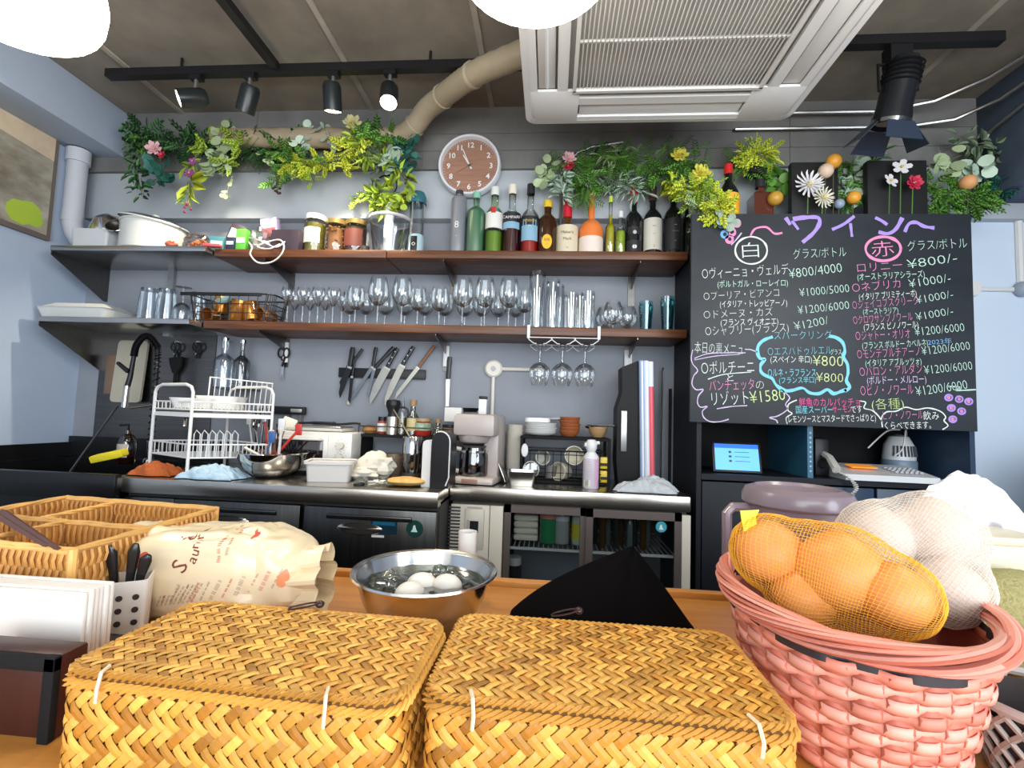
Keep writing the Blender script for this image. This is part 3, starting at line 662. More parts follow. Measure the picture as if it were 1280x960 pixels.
E_ = [('グラス/ボトル', 992, 323, 66, 13, 'mint', 3), ('グラス/ボトル', 1135, 313, 74, 13, 'mint', 4),
 ('○ヴィーニョ・ヴェルデ', 878, 348, 108, 14, 'white', 6), ('¥800/4000', 987, 348, 66, 15, 'mint', 8), ('(ポルトガル・ローレイロ)', 897, 359, 88, 9, 'mint', 2),
 ('○プーリア・ビアンコ', 880, 375, 94, 11, 'white', 5), ('¥1000/5000', 1000, 371, 62, 13, 'mint', 6), ('(イタリア・トレッビアーノ)', 900, 384, 84, 9, 'white', 2),
 ('○ドメーヌ・カズ', 880, 398, 86, 11, 'white', 4), ('¥1200/6000', 998, 393, 64, 13, 'mint', 7), ('(フランス ヴィオニエ)', 901, 407, 72, 9, 'white', 2),
 ('○シャブリー(フランス)', 882, 419, 104, 12, 'white', 5), ('¥1200/', 994, 413, 42, 13, 'mint', 8), ('スパークリング', 968, 424, 72, 11, 'cyan', 1),
 ('本日の裏メニュー', 868, 440, 70, 14, 'white', -3), ('○エスパドゥルエル', 960, 444, 80, 11, 'cyan', 2), ('グラス', 1038, 443, 14, 7, 'mint', 0), ('(スペイン 辛口)', 963, 453, 52, 9, 'white', 0), ('¥800', 1016, 457, 38, 16, 'lime', -1),
 ('○ルネ・ラフランス', 960, 470, 60, 10, 'cyan', 0), ('¥800', 1020, 477, 34, 14, 'lime', -1), ('(フランス辛口)', 974, 479, 46, 8, 'cyan', 1),
 ('○ポルチーニ', 877, 467, 66, 16, 'white', 2), ('と', 909, 476, 8, 9, 'white', 0), ('パンチェッタ', 887, 488, 56, 14, 'pink', 2), ('の', 945, 486, 10, 12, 'white', 0), ('リゾット', 890, 506, 46, 17, 'white', 2), ('¥1580', 938, 504, 44, 18, 'lime', 4),
 ('鮮魚のカルパッチョ', 999, 507, 76, 10, 'magenta', 0), ('国産スーパー', 995, 516, 46, 9, 'cyan', 0), ('サーモン', 1041, 516, 24, 9, 'magenta', 1), ('です', 1064, 516, 14, 9, 'white', 1), ('(レモンソースとマスタードでさっぱりと)', 983, 528, 112, 9, 'white', 2),
 ('ロリニー', 1072, 340, 56, 12, 'pink', 4), ('¥800/-', 1135, 336, 62, 14, 'mint', 9), ('(オーストラリアシラーズ)', 1072, 350, 84, 9, 'mint', 4),
 ('○ネブリカ', 1066, 365, 60, 12, 'pink', 6), ('¥1000/-', 1137, 360, 52, 13, 'mint', 8), ('(イタリア プリミティーボ)', 1074, 375, 72, 9, 'white', 5), 
 ('○ジェイコブスクリーク', 1066, 386, 82, 11, 'pink', 6), ('¥1000/-', 1146, 380, 46, 12, 'mint', 8), ('(オーストラリア)', 1079, 393, 44, 8, 'mint', 2),
 ('○クロワサンブノワール', 1067, 405, 74, 11, 'pink', 5), ('¥1000/-', 1146, 401, 46, 12, 'mint', 8), ('(フランス ピノノワール)', 1080, 413, 68, 9, 'white', 4),
 ('○シャトー・オリオ', 1070, 425, 68, 12, 'pink', 3), ('¥1200/6000', 1144, 420, 62, 13, 'mint', 6), ('(フランス ボルドー カベルネ)', 1078, 436, 82, 9, 'mint', 4), ('2023年', 1160, 431, 30, 7, 'blue', 2),
 ('○モンテプルチアーノ', 1072, 448, 78, 12, 'pink', 4), ('¥1200/6000', 1153, 444, 60, 13, 'mint', 7), ('(イタリア アブルッツォ)', 1082, 458, 70, 9, 'mint', 3),
 ('○バロン・アルダン', 1075, 470, 78, 12, 'pink', 4), ('¥1200/6000', 1156, 468, 60, 13, 'mint', 6), ('(ボルドー・メルロー)', 1084, 480, 74, 10, 'lilac', 2),
 ('○ピノ・ノワール', 1076, 494, 66, 13, 'pink', 2), ('¥1200/6000', 1146, 495, 64, 14, 'mint', 9), ('(各種)', 1090, 511, 40, 13, 'lime', 1), ('ピノ・ノワール', 1104, 524, 50, 11, 'pink', 1), ('飲み', 1154, 524, 20, 10, 'white', 0), ('くらべできます。', 1106, 536, 58, 9, 'white', 1)]
for e_ in E_: chalk(*e_)
stroke([(868, 448), (885, 442), (910, 441), (932, 441)], 1.5, 'lilac'); stroke([(868, 450), (895, 445), (925, 443)], 1.2, 'lilac')
stroke([(885, 474), (905, 468), (939, 465)], 1.5, 'white'); stroke([(896, 511), (915, 508), (934, 507)], 1.6, 'lilac')
stroke([(866, 437), (864, 447), (866, 455), (872, 463), (867, 470), (865, 480), (870, 487), (879, 487), (873, 495), (872, 504), (876, 509), (884, 508), (878, 514), (880, 522), (888, 527), (900, 527), (911, 524)], 1.6, 'lilac')
stroke([(938, 437), (947, 440)], 1.6, 'lilac'); stroke([(979, 489), (987, 497), (982, 505), (984, 512), (972, 520), (962, 522), (970, 525), (972, 529)], 1.6, 'lilac')
cl = [(966, 421), (955, 425), (948, 432), (947, 441), (950, 448), (956, 449), (951, 456), (951, 464), (956, 469), (965, 473), (970, 481), (980, 488), (990, 488), (1003, 485), (1012, 491), (1024, 492), (1034, 487), (1042, 492), (1052, 489), (1058, 487)]
stroke(cl, 5, 'cyan'); stroke([(1036, 420), (1045, 422), (1053, 428), (1056, 438), (1054, 446), (1059, 455), (1060, 466), (1058, 476), (1062, 484), (1056, 489)], 5, 'cyan')
stroke([(996, 500), (986, 505), (985, 513), (990, 517), (983, 522), (984, 530)], 1.8, 'white')
stroke([(1074, 501), (1082, 503), (1080, 510), (1090, 513), (1098, 520), (1103, 528)], 1.8, 'white')
stroke([(1103, 534), (1102, 522), (1108, 515), (1120, 514), (1132, 509), (1145, 512), (1160, 510), (1175, 514), (1182, 521), (1180, 526), (1185, 532), (1178, 537)], 1.8, 'white')
for cx_, cy_ in ((1186, 497), (1199, 499), (1211, 502), (1189, 510), (1202, 514), (1191, 524)): stroke(circ(cx_, cy_, 4.5, 3.6, 10), 2.6, 'violet'); stroke(circ(cx_, cy_, 1.5, 1.2, 6), 2.2, 'pink')
stroke([(1183, 483), (1200, 484), (1195, 488), (1220, 487)], 2, 'mint')
for cx_, cy_, k in ((902, 280, 0), (911, 284, 0), (906, 293, 0), (915, 290, 1), (921, 279, 1), (912, 299, 1)): stroke(circ(cx_, cy_, 4, 4, 10), 4, ('blue', 'pink')[k])
stroke([(927, 291), (920, 300), (914, 306)], 2, 'lilac')
# ================================================================ THINGS ON THE UPPER SHELF
ZU, ZS, ZL, ZSL = 1.838, 1.833, 1.508, 1.499
capm = lambda n, c, r=.4, me=0.0: M('cap ' + n, c, r, me)
def band(m, r, z0, z1, a=2 * pi, seg=20):
    # label patch facing the room (-y)
    n = max(4, int(seg * a / (2 * pi))); V = []
    for i in range(n + 1):
        t_ = -pi / 2 - a / 2 + a * i / n; V.append((m.b.verts.new((r * cos(t_), r * sin(t_), z0)), m.b.verts.new((r * cos(t_), r * sin(t_), z1))))
    for p, q in zip(V, V[1:]): m.b.faces.new((p[0], q[0], q[1], p[1]))
    return m
def bottle(label, px, wpx, ytop, body, liquid=None, fill=.5, neck=.30, cap=('white', (.8, .8, .8)), capf=.10, labels=(), Y=-.12, z=ZU, hs=.52, he=.68, square=False, nr=None, sx=1.0):
    x = PX(px, Y, z); h = HT(px, ytop, Y - .02, z); r = WD(px - wpx / 2, px + wpx / 2, Y, z) / 2; nr = nr or r * neck
    t = T('bottle', label, 'bottle', (x, Y, z)); pf = bottle_prof(r, h * (1 - capf * .35), nr, hs, he)
    MB().lathe(pf, (0, 0, 0), 4 if square else 22, rot=(0, 0, pi / 4) if square else None, sx=sx, sy=sx).build('body', body, t)
    if liquid:
        m = MB(); lf = [(max(0, a - .0025), b + .001) for a, b in pf if b < h * fill]
        rr = r * .9 if fill < hs else nr * .8
        m.lathe([(0, .005)] + lf[1:] + [((lf[-1][0] if fill < hs else nr), h * fill), (0, h * fill)], (0, 0, 0), 22); m.build('liquid', liquid, t)
    m = MB(); m.lathe([(nr * 1.12, h * (1 - capf)), (nr * 1.22, h * (1 - capf) + .001), (nr * 1.18, h * .995), (nr * .9, h), (0, h)], (0, 0, 0), 14); m.build('cap', capm(*cap) if isinstance(cap, tuple) else cap, t)
    for l in labels:
        z0, z1, a, mt = l[:4]
        lb = band(MB(), r + .0012, h * z0, h * z1, a).build('label', mt, t)
        if len(l) > 4:
            for (body_, fz, sz_, tm) in l[4]:
                o = txt(body_, lb, (0, -r - .002, h * fz), sz_, tm); 
    return t
dk = M('dark print'); red = M('label red', (.55, .02, .03), .4); wl = M('label white', (.78, .77, .72), .5); bk = M('label black', (.015, .015, .018), .5); gold = M('label gold', (.7, .45, .08), .4)
wprint = M('white print', (.8, .8, .78), .5)
bottle('tall matt grey bottle with a white figure eight', 571, 19, 236, M('grey steel bottle', (.30, .32, .36), .35, .3), cap=('dark', (.05, .05, .06)), neck=.42, capf=.06, hs=.88, he=.95, labels=((.08, .2, 1.2, M('grey steel bottle'), [('8', .42, .045, wprint), ('ııı', .30, .010, wprint)]),))
bottle('frosted pale green bottle with a slim neck', 593, 23, 238, glass('frosted mint glass', (.60, .88, .70), .8, .25, .7, .3), M('mint liquid', (.35, .68, .50), .3, trans=.5), .78, neck=.34, cap=('mint', (.25, .55, .42)), hs=.70, he=.82)
bottle('clear bottle with yellow green liquid and a small red seal', 616, 22, 232, glass('greenish glass', (.85, .95, .80), .9, .08, .4), M('yellow green liquid', (.34, .55, .06), .2, trans=.4), .36, neck=.42, cap=('clear', (.75, .78, .76)), capf=.12, hs=.62, he=.78, labels=((.40, .62, 4.5, wl), (.60, .68, .5, red)))
bottle('clear bottle half full of dark red bitter with a white cap', 638, 22, 229, glass('clear bottle glass', (.93, .96, .96), .9, .08, .35), M('dark red bitter', (.06, .004, .008), .15), .40, neck=.40, cap=('cream', (.82, .78, .65)), capf=.13, hs=.55, he=.72, labels=((.47, .60, 3.4, bk, [('CAMPARI', .505, .019, wprint)]), (.38, .47, 2.2, M('label blue', (.25, .45, .6), .5))))
bottle('bottle of bright red aperitif with a black cap', 661, 23, 228, glass('clear bottle glass'), M('bright red liquid', (.55, .01, .01), .15, trans=.2), .50, neck=.36, cap=('black', (.02, .02, .025)), capf=.14, hs=.56, he=.72, labels=((.22, .50, 2.0, M('label blue'), [('ııııı', .40, .012, wl)]), (.42, .54, 2.6, bk, [('APEROL', .46, .015, gold)])))
bottle('squat brown whisky bottle with round yellow label', 683, 24, 249, M('brown whisky glass', (.045, .015, .006), .1, coat=.5), neck=.38, cap=('yellow', (.85, .6, .03)), capf=.12, hs=.66, he=.82, labels=())
kb = bpy.data.objects['bottle'] if False else None
x = PX(683, -.12, ZU); t = [o for o in scene.objects if o.get('label') == 'squat brown whisky bottle with round yellow label'][0]; r_k = WD(671, 695, -.12, ZU) / 2
lb = MB().lathe([(0, 0), (.027, 0), (.027, .001), (0, .001)], (0, -r_k - .003, .072), 20, 'y', sx=.85, sy=1.25).build('label', M('label yellow', (.85, .50, .02), .5), t)
txt('角瓶', lb, (0, -r_k - .0036, .075), .014, M('label brown', (.25, .10, .02), .5)); txt('ııııııı', lb, (0, -r_k - .0036, .058), .007, M('label brown'))
t = bottle('square shouldered whisky bottle with red wax neck', 708, 27, 243, M('amber whisky glass', (.10, .035, .010), .08, coat=.5), neck=.34, cap=('red wax', (.62, .01, .03)), capf=.34, hs=.50, he=.66, labels=((.08, .50, 2.9, M('label ivory', (.72, .64, .46), .5), [("Maker's", .36, .018, dk), ('Mark', .26, .018, dk), ('ııııııı', .14, .009, dk)]),))
t = bottle('frosted orange bottle with long tapering neck', 738, 30, 236, M('orange frosted glass', (.85, .24, .06), .25, sss=.2), neck=.26, cap=('pale gold', (.75, .6, .25)), capf=.10, hs=.44, he=.62, labels=((.04, .30, 3.0, M('label peach', (.85, .72, .64), .5)),))
bottle('slim clear bottle with yellow liqueur', 762, 13, 243, glass('clear bottle glass'), M('yellow liquor', (.70, .60, .02), .2, trans=.3), .70, neck=.36, cap=('lime', (.55, .7, .1)), capf=.10, hs=.5, he=.62)
bottle('short bottle with lime green and yellow liqueur', 775, 13, 262, glass('clear bottle glass'), M('lime liquor', (.50, .68, .04), .2, trans=.3), .60, neck=.40, cap=('clear', (.75, .78, .76)), capf=.14, hs=.55, he=.72, Y=-.14)
wineg = M('black wine glass', (.008, .010, .010), .08, coat=.6)
bottle('dark wine bottle with red capsule and fish emblem label', 791, 22, 231, wineg, neck=.36, cap=('red foil', (.60, .02, .02)), capf=.22, hs=.58, he=.74, labels=((.10, .24, 2.0, bk, [('◖◗', .13, .022, wprint)]), (.32, .42, 1.6, bk, [('●', .32, .022, M('silver print', (.5, .5, .5), .4))])))
bottle('dark wine bottle with cream paper label and brown capsule', 815, 23, 231, wineg, neck=.34, cap=('brown foil', (.07, .035, .03)), capf=.20, hs=.60, he=.76, labels=((.12, .54, 2.7, M('label paper', (.70, .67, .58), .6), [('♜', .15, .014, gold), ('ııııııı', .42, .010, dk), ('ıııııııııı', .32, .006, dk)]),))
bottle('dark wine bottle with orange red capsule and black label', 841, 23, 227, wineg, neck=.36, cap=('orange foil', (.72, .06, .02)), capf=.18, hs=.60, he=.76, labels=((.12, .52, 2.7, bk, [('ııııııı', .42, .009, M('silver print')), ('~~~~~', .34, .010, M('silver print')), ('ııııı', .22, .008, gold)]),))
bottle('dark wine bottle standing partly behind the trailing leaves', 858, 14, 240, wineg, neck=.36, cap=('black', (.02, .02, .025)), capf=.18, hs=.60, he=.76, Y=-.07)

# jars
def jar(label, px, wpx, ytop, body, fillm, lidm, Y=-.13, items=None, lab=None, nm='jar'):
    x = PX(px, Y, ZU); h = HT(px, ytop, Y - .02, ZU); r = WD(px - wpx / 2, px + wpx / 2, Y, ZU) / 2
    t = T(nm, label, 'jar', (x, Y, ZU))
    MB().lathe([(0, .001), (r * .92, 0), (r, .006), (r, h * .82), (r * .9, h * .88), (r * .88, h * .94)], (0, 0, 0), 22).build('glass_wall', body, t)
    MB().lathe([(r * .96, h * .87), (r * .97, h * .99), (r * .9, h), (0, h)], (0, 0, 0), 22).build('lid', lidm, t)
    if items:
        m = MB(); rg = random.Random(5)
        for k in range(70):
            a = rg.random() * 2 * pi; m.ball((r * .78 * cos(a), r * .78 * sin(a), .012 + rg.random() * h * .72), .0085, 6, 4, sc=(1, 1, .8))
        o = m.build('contents', fillm, t); o['kind'] = 'stuff'
        MB().cyl((0, 0, .004), r * .72, h * .74, 14).build('contents', fillm, t)
    else: MB().cyl((0, 0, .004), r * .93, h * .76, 20).build('contents', fillm, t)
    if lab: band(MB(), r + .001, h * lab[0], h * lab[1], lab[2]).build('label', lab[3], t)
    return t
olive = M('olives in jar', (.38, .30, .05), .4, col2=(.12, .12, .02), scale=60)
jar('tall glass jar of green seeds with a white label and clear lid', 392, 25, 268, G, olive, M('jar lid white', (.7, .7, .68), .3), lab=(.30, .66, 1.8, M('label pale', (.70, .72, .62), .5)))
jar('glass jar of brown nuts with a brass lid', 419, 27, 275, G, M('nuts', (.42, .17, .05), .5, rnd=0, var=.3, scale=40), M('brass lid', (.45, .33, .12), .3, .8), items=True)
jar('glass jar of dark spice with brown label and brass lid', 443, 26, 275, G, M('dark spice', (.10, .045, .02), .6, var=.4, scale=60), M('brass lid'), lab=(.25, .72, 2.0, M('label maroon', (.12, .03, .02), .5)))
# clear bin with vase, blender
x = PX(486, -.12, ZU)
t = T('clear_bucket', 'clear plastic bucket with a pale rim between the jars and the blender', 'bucket', (x, -.12, ZU))
h = HT(486, 275, -.12, ZU); r = WD(459, 511, -.12, ZU) / 2
MB().lathe([(0, .001), (r * .68, 0), (r * .72, .01), (r * .95, h * .95)], (0, 0, 0), 28).build('wall', Gthin, t)
MB().lathe([(r * .95, h * .93), (r, h * .95), (r, h), (r * .93, h)], (0, 0, 0), 28).build('rim', M('pale lilac rim', (.62, .58, .62), .3), t)
vz = T('white_vase', 'slim white vase standing inside the clear bucket', 'vase', (x - .008, -.12, ZU + .003)); vh = HT(482, 256, -.12, ZU)
MB().lathe([(0, 0), (.022, 0), (.024, .01), (.020, vh * .6), (.028, vh), (.025, vh)], (0, 0, 0), 20).build('body', M('vase white', (.75, .76, .72), .3), vz)
x = PX(519, -.12, ZU)
t = T('blender_bottle', 'slim personal blender with clear cup, teal lid and pale blue base', 'blender', (x, -.12, ZU)); h = HT(519, 239, -.12, ZU)
MB().lathe([(0, 0), (.036, 0), (.038, .01), (.036, h * .30), (.034, h * .34), (0, h * .34)], (0, 0, 0), 22).build('base', M('base pale blue', (.45, .62, .68), .35), t)
MB().lathe([(.034, h * .34), (.036, h * .8), (.038, h * .82)], (0, 0, 0), 22).build('cup', Gthin, t)
MB().lathe([(.040, h * .80), (.042, h * .84), (.040, h * .90), (.030, h * .97), (0, h)], (0, 0, 0), 22).build('lid', M('teal lid', (.04, .16, .20), .2), t)
MB().box((0, -.037, h * .19), (.030, .006, h * .22), bev=.002).build('badge', black, t); txt('O', t, (0, -.0412, h * .16), .022, wprint)
# small dark tin behind
tag(MB().cyl((0, 0, 0), .02, .03, 14).build('tin', M('dark tin', (.05, .04, .035), .4), None, None, (PX(456, -.20, ZU), -.20, ZU)), 'small dark tin in front of the spice jar', 'tin')

# left, steel shelf
x = PX(126, -.22, ZS)
t = T('white_tray', 'white plastic tray box at the left end of the upper steel shelf', 'tray', (PX(127, -.20, ZS), -.20, ZS), rz=radians(4))
m = MB(); hh = .088
for (o1, o2, z0, z1) in ((rrect(.16, .14, .01), rrect(.172, .15, .012), 0, hh), (rrect(.166, .144, .012), rrect(.155, .134, .01), hh, .003)):
    ring(m, o1, z0, o2, z1)
ring(m, rrect(.172, .15, .012), hh, rrect(.166, .144, .012), hh); m.b.faces.new([m.b.verts.new((a, b, .001)) for a, b in rrect(.16, .14, .01)])
m.build('body', M('pale grey plastic', (.58, .60, .63), .4), t)
def bowl_mb(R_, H_, th=.002, seg=28, base=.45, lip=.006):
    pf = [(0, 0), (R_ * base, 0), (R_ * .80, H_ * .35), (R_ * .95, H_ * .75), (R_, H_), (R_ + lip, H_ + .001), (R_ + lip, H_ - .003), (R_ - th, H_ - .004) if False else (R_ - .001, H_ + .0005), (R_ * .95 - th, H_ * .75), (R_ * .80 - th, H_ * .35 + th), (R_ * base, th), (0, th)]
    return MB().lathe(pf, (0, 0, 0), seg)
t = T('steel_bowl', 'shiny steel bowl leaning upside down in the white tray', 'bowl', (PX(136, -.17, 1.93) , -.155, at(134, 258, -.19).z - .118), rot=(radians(42), radians(-6), 0))
o = bowl_mb(.088, .095, base=.35).build('bowl', chrome, t, loc=(0, 0, .085), rot=(pi, 0, 0))
t = T('steel_strainer', 'dark wire strainer lying against the steel bowl', 'strainer', (PX(146, -.26, 1.92), -.262, ZS + .105), rot=(radians(55), radians(20), 0))
MB().lathe([(0, -.025), (.022, -.02), (.038, -.006), (.043, .005)], (0, 0, 0), 18).build('mesh', M('dark mesh', (.04, .035, .03), .3, .7, var=.5, scale=80), t)
MB().tube(circ(0, 0, 1, 1, 16) and [(.044 * cos(2 * pi * k / 16), .044 * sin(2 * pi * k / 16), .005) for k in range(16)], .002, 5, closed=True).build('rim', chrome, t)
x = PX(190, -.17, ZS)
t = T('steamer_pot', 'white ribbed round container with a tilted clear lid', 'container', (x, -.17, ZS)); h = HT(190, 277, -.25, ZS); r = WD(157, 221, -.17, ZS) / 2 * .98
m = MB(); n = 72; A = []; 
for z0, rr in ((0, r * .95), (.004, r), (h, r * 1.0)):
    A.append([m.b.verts.new(((rr + (.0014 if k % 2 else 0)) * cos(2 * pi * k / n), (rr + (.0014 if k % 2 else 0)) * sin(2 * pi * k / n), z0)) for k in range(n)])
for a, b in zip(A, A[1:]):
    for k in range(n): m.b.faces.new((a[k], a[(k + 1) % n], b[(k + 1) % n], b[k]))
m.b.faces.new(A[0][::-1]); m.build('ribbed_wall', M('ribbed white', (.62, .64, .62), .4), t, 20)
MB().lathe([(r * 1.0, h), (r * 1.04, h + .002), (r * 1.04, h + .008), (r * .96, h + .008)], (0, 0, 0), 40).build('rim', M('ribbed white'), t)
l = MB().lathe([(r * 1.08, 0), (r * 1.06, .008), (r * .8, .022), (r * .3, .030), (0, .031)], (0, 0, 0), 36).build('lid', Gthin, t, loc=(0, 0, h + .020), rot=(radians(4), radians(9), 0))
MB().lathe([(r * 1.09, 0), (r * 1.09, .006), (r * 1.04, .006), (r * 1.04, 0)], (0, 0, 0), 36).build('lid_rim', M('ribbed white'), l); MB().cyl((0, 0, .031), .016, .012, 12).build('knob', M('ribbed white'), l)
# crumpled bags
def crumple(name, label, cat, loc, dims, mt, seed=0, amp=.25, parts=(), rz=0, seg=22, rings=14, freq=3.0, flat=.0):
    t = T(name, label, cat, loc, rz) if parts is not None else None
    def f(d):
        k = 1 + amp * noise.noise(d * freq + Vector((seed, 0, 0))) + amp * .5 * abs(noise.noise(d * freq * 2.3 + Vector((0, seed, 0)))); return k
    m = MB(); m.ball((0, 0, dims[2] / 2), .5, seg, rings, sc=dims, fn=f)
    for v in m.b.verts: v.co.z = max(v.co.z, flat)
    o = m.build('film', mt, t, 25)
    return t
t = crumple('orange_snack_bag', 'crumpled clear bag of orange snacks on the steel shelf', 'bag', (PX(246, -.20, ZS), -.20, ZS + .002), (.125, .09, .085), Gthin, 3)
m = MB(); rg = random.Random(2)
for k in range(26): m.ball((rg.uniform(-.04, .04), rg.uniform(-.025, .02), .012 + rg.random() * .045), .011, 7, 5, sc=(1, .8, .7))
m.build('snacks', M('orange snack', (.75, .22, .06), .5, var=.3, scale=30), t)['kind'] = 'stuff'
t = crumple('small_red_bag', 'little crumpled red and clear bag in front of the ribbed container', 'bag', (PX(217, -.25, ZS), -.265, ZS + .002), (.05, .04, .032), M('reddish film', (.55, .13, .06), .25, var=.5, scale=14), 9)
def carton(label, px, wpx, ytop, Y, mt, rz=0, rot=None, z=ZU, d=.035, face=None, cat='box', name='carton', dz=0):
    x = PX(px, Y, z); w_ = WD(px - wpx / 2, px + wpx / 2, Y, z); h = HT(px, ytop, Y, z) - dz
    t = T(name, label, cat, (x, Y, z + dz + .0005), rot=rot or (0, 0, rz)); MB().box((0, 0, h / 2), (w_, d, h), bev=.0015).build('box', mt, t)
    if face: MB().box((0, -d / 2 - .0008, h * face[0]), (w_ * .8, .0012, h * face[1])).build('printed_panel', face[2], t)
    return t
carton('small teal box lying on the shelf beside the orange snacks', 272, 16, 297, -.19, M('teal card', (.05, .20, .24), .5), .2, face=(.5, .4, M('pale print', (.45, .6, .62), .5)))
carton('black and white tilted box on the pile of small packets', 287, 16, 280, -.15, M('black card', (.03, .02, .035), .5), rot=(0, radians(18), .3), face=(.6, .4, wl), dz=.03)
carton('small navy box between the teal and green packets', 290, 11, 298, -.23, M('navy card', (.02, .03, .07), .5), face=(.5, .3, M('pale print')))
carton('bright green striped box next to the plastic bag', 303, 13, 288, -.22, M('green card', (.12, .50, .06), .5), face=(.45, .25, M('white stripe', (.7, .8, .65), .5)))
tag(MB().box((0, 0, .007), (.075, .03, .014), bev=.004).build('pink_packet', M('pink film', (.75, .10, .12), .35), None, None, (PX(269, -.245, ZS) + .0, -.265, ZU + .0), (0, 0, .1)), 'small pink packet at the front edge beside the orange snacks', 'packet')
crumple('plastic_bag', 'translucent white crumpled plastic bag on the upper shelf', 'bag', (PX(322, -.17, ZU), -.17, ZU + .002), (.12, .09, .115), glass('milky film', (.80, .82, .82), .85, .35, .75, .3), 5, .5, freq=2.2)
carton('lilac and white box leaning behind the plastic bag', 341, 20, 274, -.12, M('lilac card', (.50, .42, .66), .5), rot=(0, radians(-8), 0), face=(.62, .25, M('pink film')))
carton('low black tray box lying beside the cord', 362, 34, 292, -.15, M('black card'), d=.10)
# white cord hanging over the shelf edge
pts = [at(309, 300, -.20), at(315, 309, -.235), at(313, 318, -.268), at(322, 328, -.27), at(338, 328, -.27), at(350, 320, -.27), at(355, 308, -.262), at(350, 300, -.21), at(336, 302, -.20), at(322, 308, -.22), at(336, 311, -.24), at(350, 305, -.22)]
tag(MB().tube(spl(pts, 6), .0035, 6).build('cord', M('white cord', (.74, .70, .64), .5)), 'white looped cord hanging over the front edge of the upper shelf', 'cord')
pts = [at(318, 298, -.2), at(330, 303, -.24), at(345, 309, -.262), at(356, 302, -.24)]
tag(MB().tube(spl(pts, 5), .003, 6).build('cord', M('white cord')), 'short white cord end lying across the black tray box', 'cord')

# ================================================================ GLASSES ON THE LOWER SHELF
def stem_mb(h, rb, rt, rim_, stem, hb):
    # h height, rb widest bowl, rim radius, hb fraction where bowl starts
    z0 = h * hb
    return [(0, .002), (rb * .85, 0), (rb * .85, .0015), (stem * 1.6, .007), (stem, .018), (stem, z0 * .85), (stem * 1.4, z0), (rb * .55, z0 + (h - z0) * .08), (rb * .9, z0 + (h - z0) * .25), (rb, z0 + (h - z0) * .42), (rt, z0 + (h - z0) * .75), (rim_, h)]
PROTO = {}
def wine(kind, px, Y, label, grp, z=ZL, flip=False):
    if kind not in PROTO:
        prof = dict(big=stem_mb(.222, .046, .041, .033, .0042, .40), mid=stem_mb(.185, .040, .037, .032, .004, .40), flute=[(0, .002), (.026, 0), (.026, .0015), (.005, .008), (.0035, .02), (.0035, .075), (.006, .085), (.022, .115), (.030, .14), (.027, .165), (.024, .172)],
                    snif=stem_mb(.130, .044, .038, .028, .006, .22), bal=stem_mb(.165, .042, .036, .030, .0045, .42))[kind]
        t = T('wine_glass' if kind != 'snif' else 'brandy_glass', label, 'glass', (0, 0, 0)); n_ = 4 if kind != 'flute' else 4
        MB().lathe(prof[:5], (0, 0, 0), 20).build('foot', G, t); MB().lathe(prof[4:7], (0, 0, 0), 10).build('stem', G, t); MB().lathe(prof[6:], (0, 0, 0), 20).build('bowl', G, t)
        PROTO[kind] = t
    else: t = copy_tree(PROTO[kind])
    t.location = (PX(px, Y, z), Y, z); t['label'] = label; t['group'] = grp
    return t
def copy_tree(o, parent=None):
    c = o.copy(); COL.objects.link(c); c.parent = parent
    for ch in CH_OF(o): copy_tree(ch, c)
    return c
def CH_OF(o): return [x for x in scene.objects if x.parent == o]
ords = ['first', 'second', 'third', 'fourth', 'fifth', 'sixth', 'seventh', 'eighth', 'ninth', 'tenth', 'eleventh', 'twelfth', 'thirteenth', 'fourteenth', 'fifteenth', 'sixteenth', 'seventeenth', 'eighteenth', 'nineteenth', 'twentieth', 'twenty-first', 'twenty-second']
for i, px in enumerate((358, 377, 396, 415)): wine('flute', px, -.19, 'short tulip glass in the front row at the left end, %s from the basket' % ords[i], 'tulip glasses on the lower shelf')
for i, px in enumerate((367, 386, 405, 426)): wine('flute', px, -.10, 'short tulip glass in the back row at the left end, %s from the basket' % ords[i], 'tulip glasses on the lower shelf')
for i, px in enumerate((471, 501, 577, 605, 635)): wine('big', px, -.20, 'large wine glass in the front row of the lower shelf, %s from the left' % ords[i], 'large wine glasses on the lower shelf')
for i, px in enumerate((443, 521, 548, 655)): wine('mid', px, -.17, 'medium wine glass in the front row of the lower shelf, %s from the left' % ords[i], 'medium wine glasses on the lower shelf')
for i, px in enumerate((436, 456, 480, 505, 530, 555, 580, 601, 622, 644)): wine('mid', px, -.07, 'medium wine glass in the back row against the wall, %s from the left' % ords[i], 'wine glasses in the back row of the lower shelf')
def tumbler(name, label, px, wpx, ytop, mt, grp=None, Y=-.17, z=ZL, taper=.85, rings_=0, flip=False, seg=20):
    x = PX(px, Y, z); h = HT(px, ytop, Y, z); r = WD(px - wpx / 2, px + wpx / 2, Y, z) / 2
    t = T(name, label, 'glass', (x, Y, z), group=grp); pf = []
    a, b = (r * taper, r) if not flip else (r, r * taper)
    n = 10
    for k in range(n + 1):
        u = k / n; pf.append((a + (b - a) * u + (.0012 if rings_ and k % 2 else 0), h * u))
    m = MB().lathe([(0, .004), (a * .9, .003)] + pf[0:] if not flip else pf + [(b * .9, h), (0, h)], (0, 0, 0), seg); m.build('wall', mt, t)
    zb = .0 if not flip else h - .012
    MB().cyl((0, 0, zb + .001), (a if not flip else b) * .93, .010, seg).build('base', mt, t)
    return t
G2 = glass('cut glass', (.88, .93, .97), .95, .14, .45)
tumbler('highball_glass', 'tallest ribbed glass with dark rim on the lower shelf', 670, 20, 341, G2, rings_=1, Y=-.20); 
tumbler('highball_glass', 'tall narrow glass right of the tallest ribbed glass', 690, 17, 350, G2, taper=.9, rings_=1)
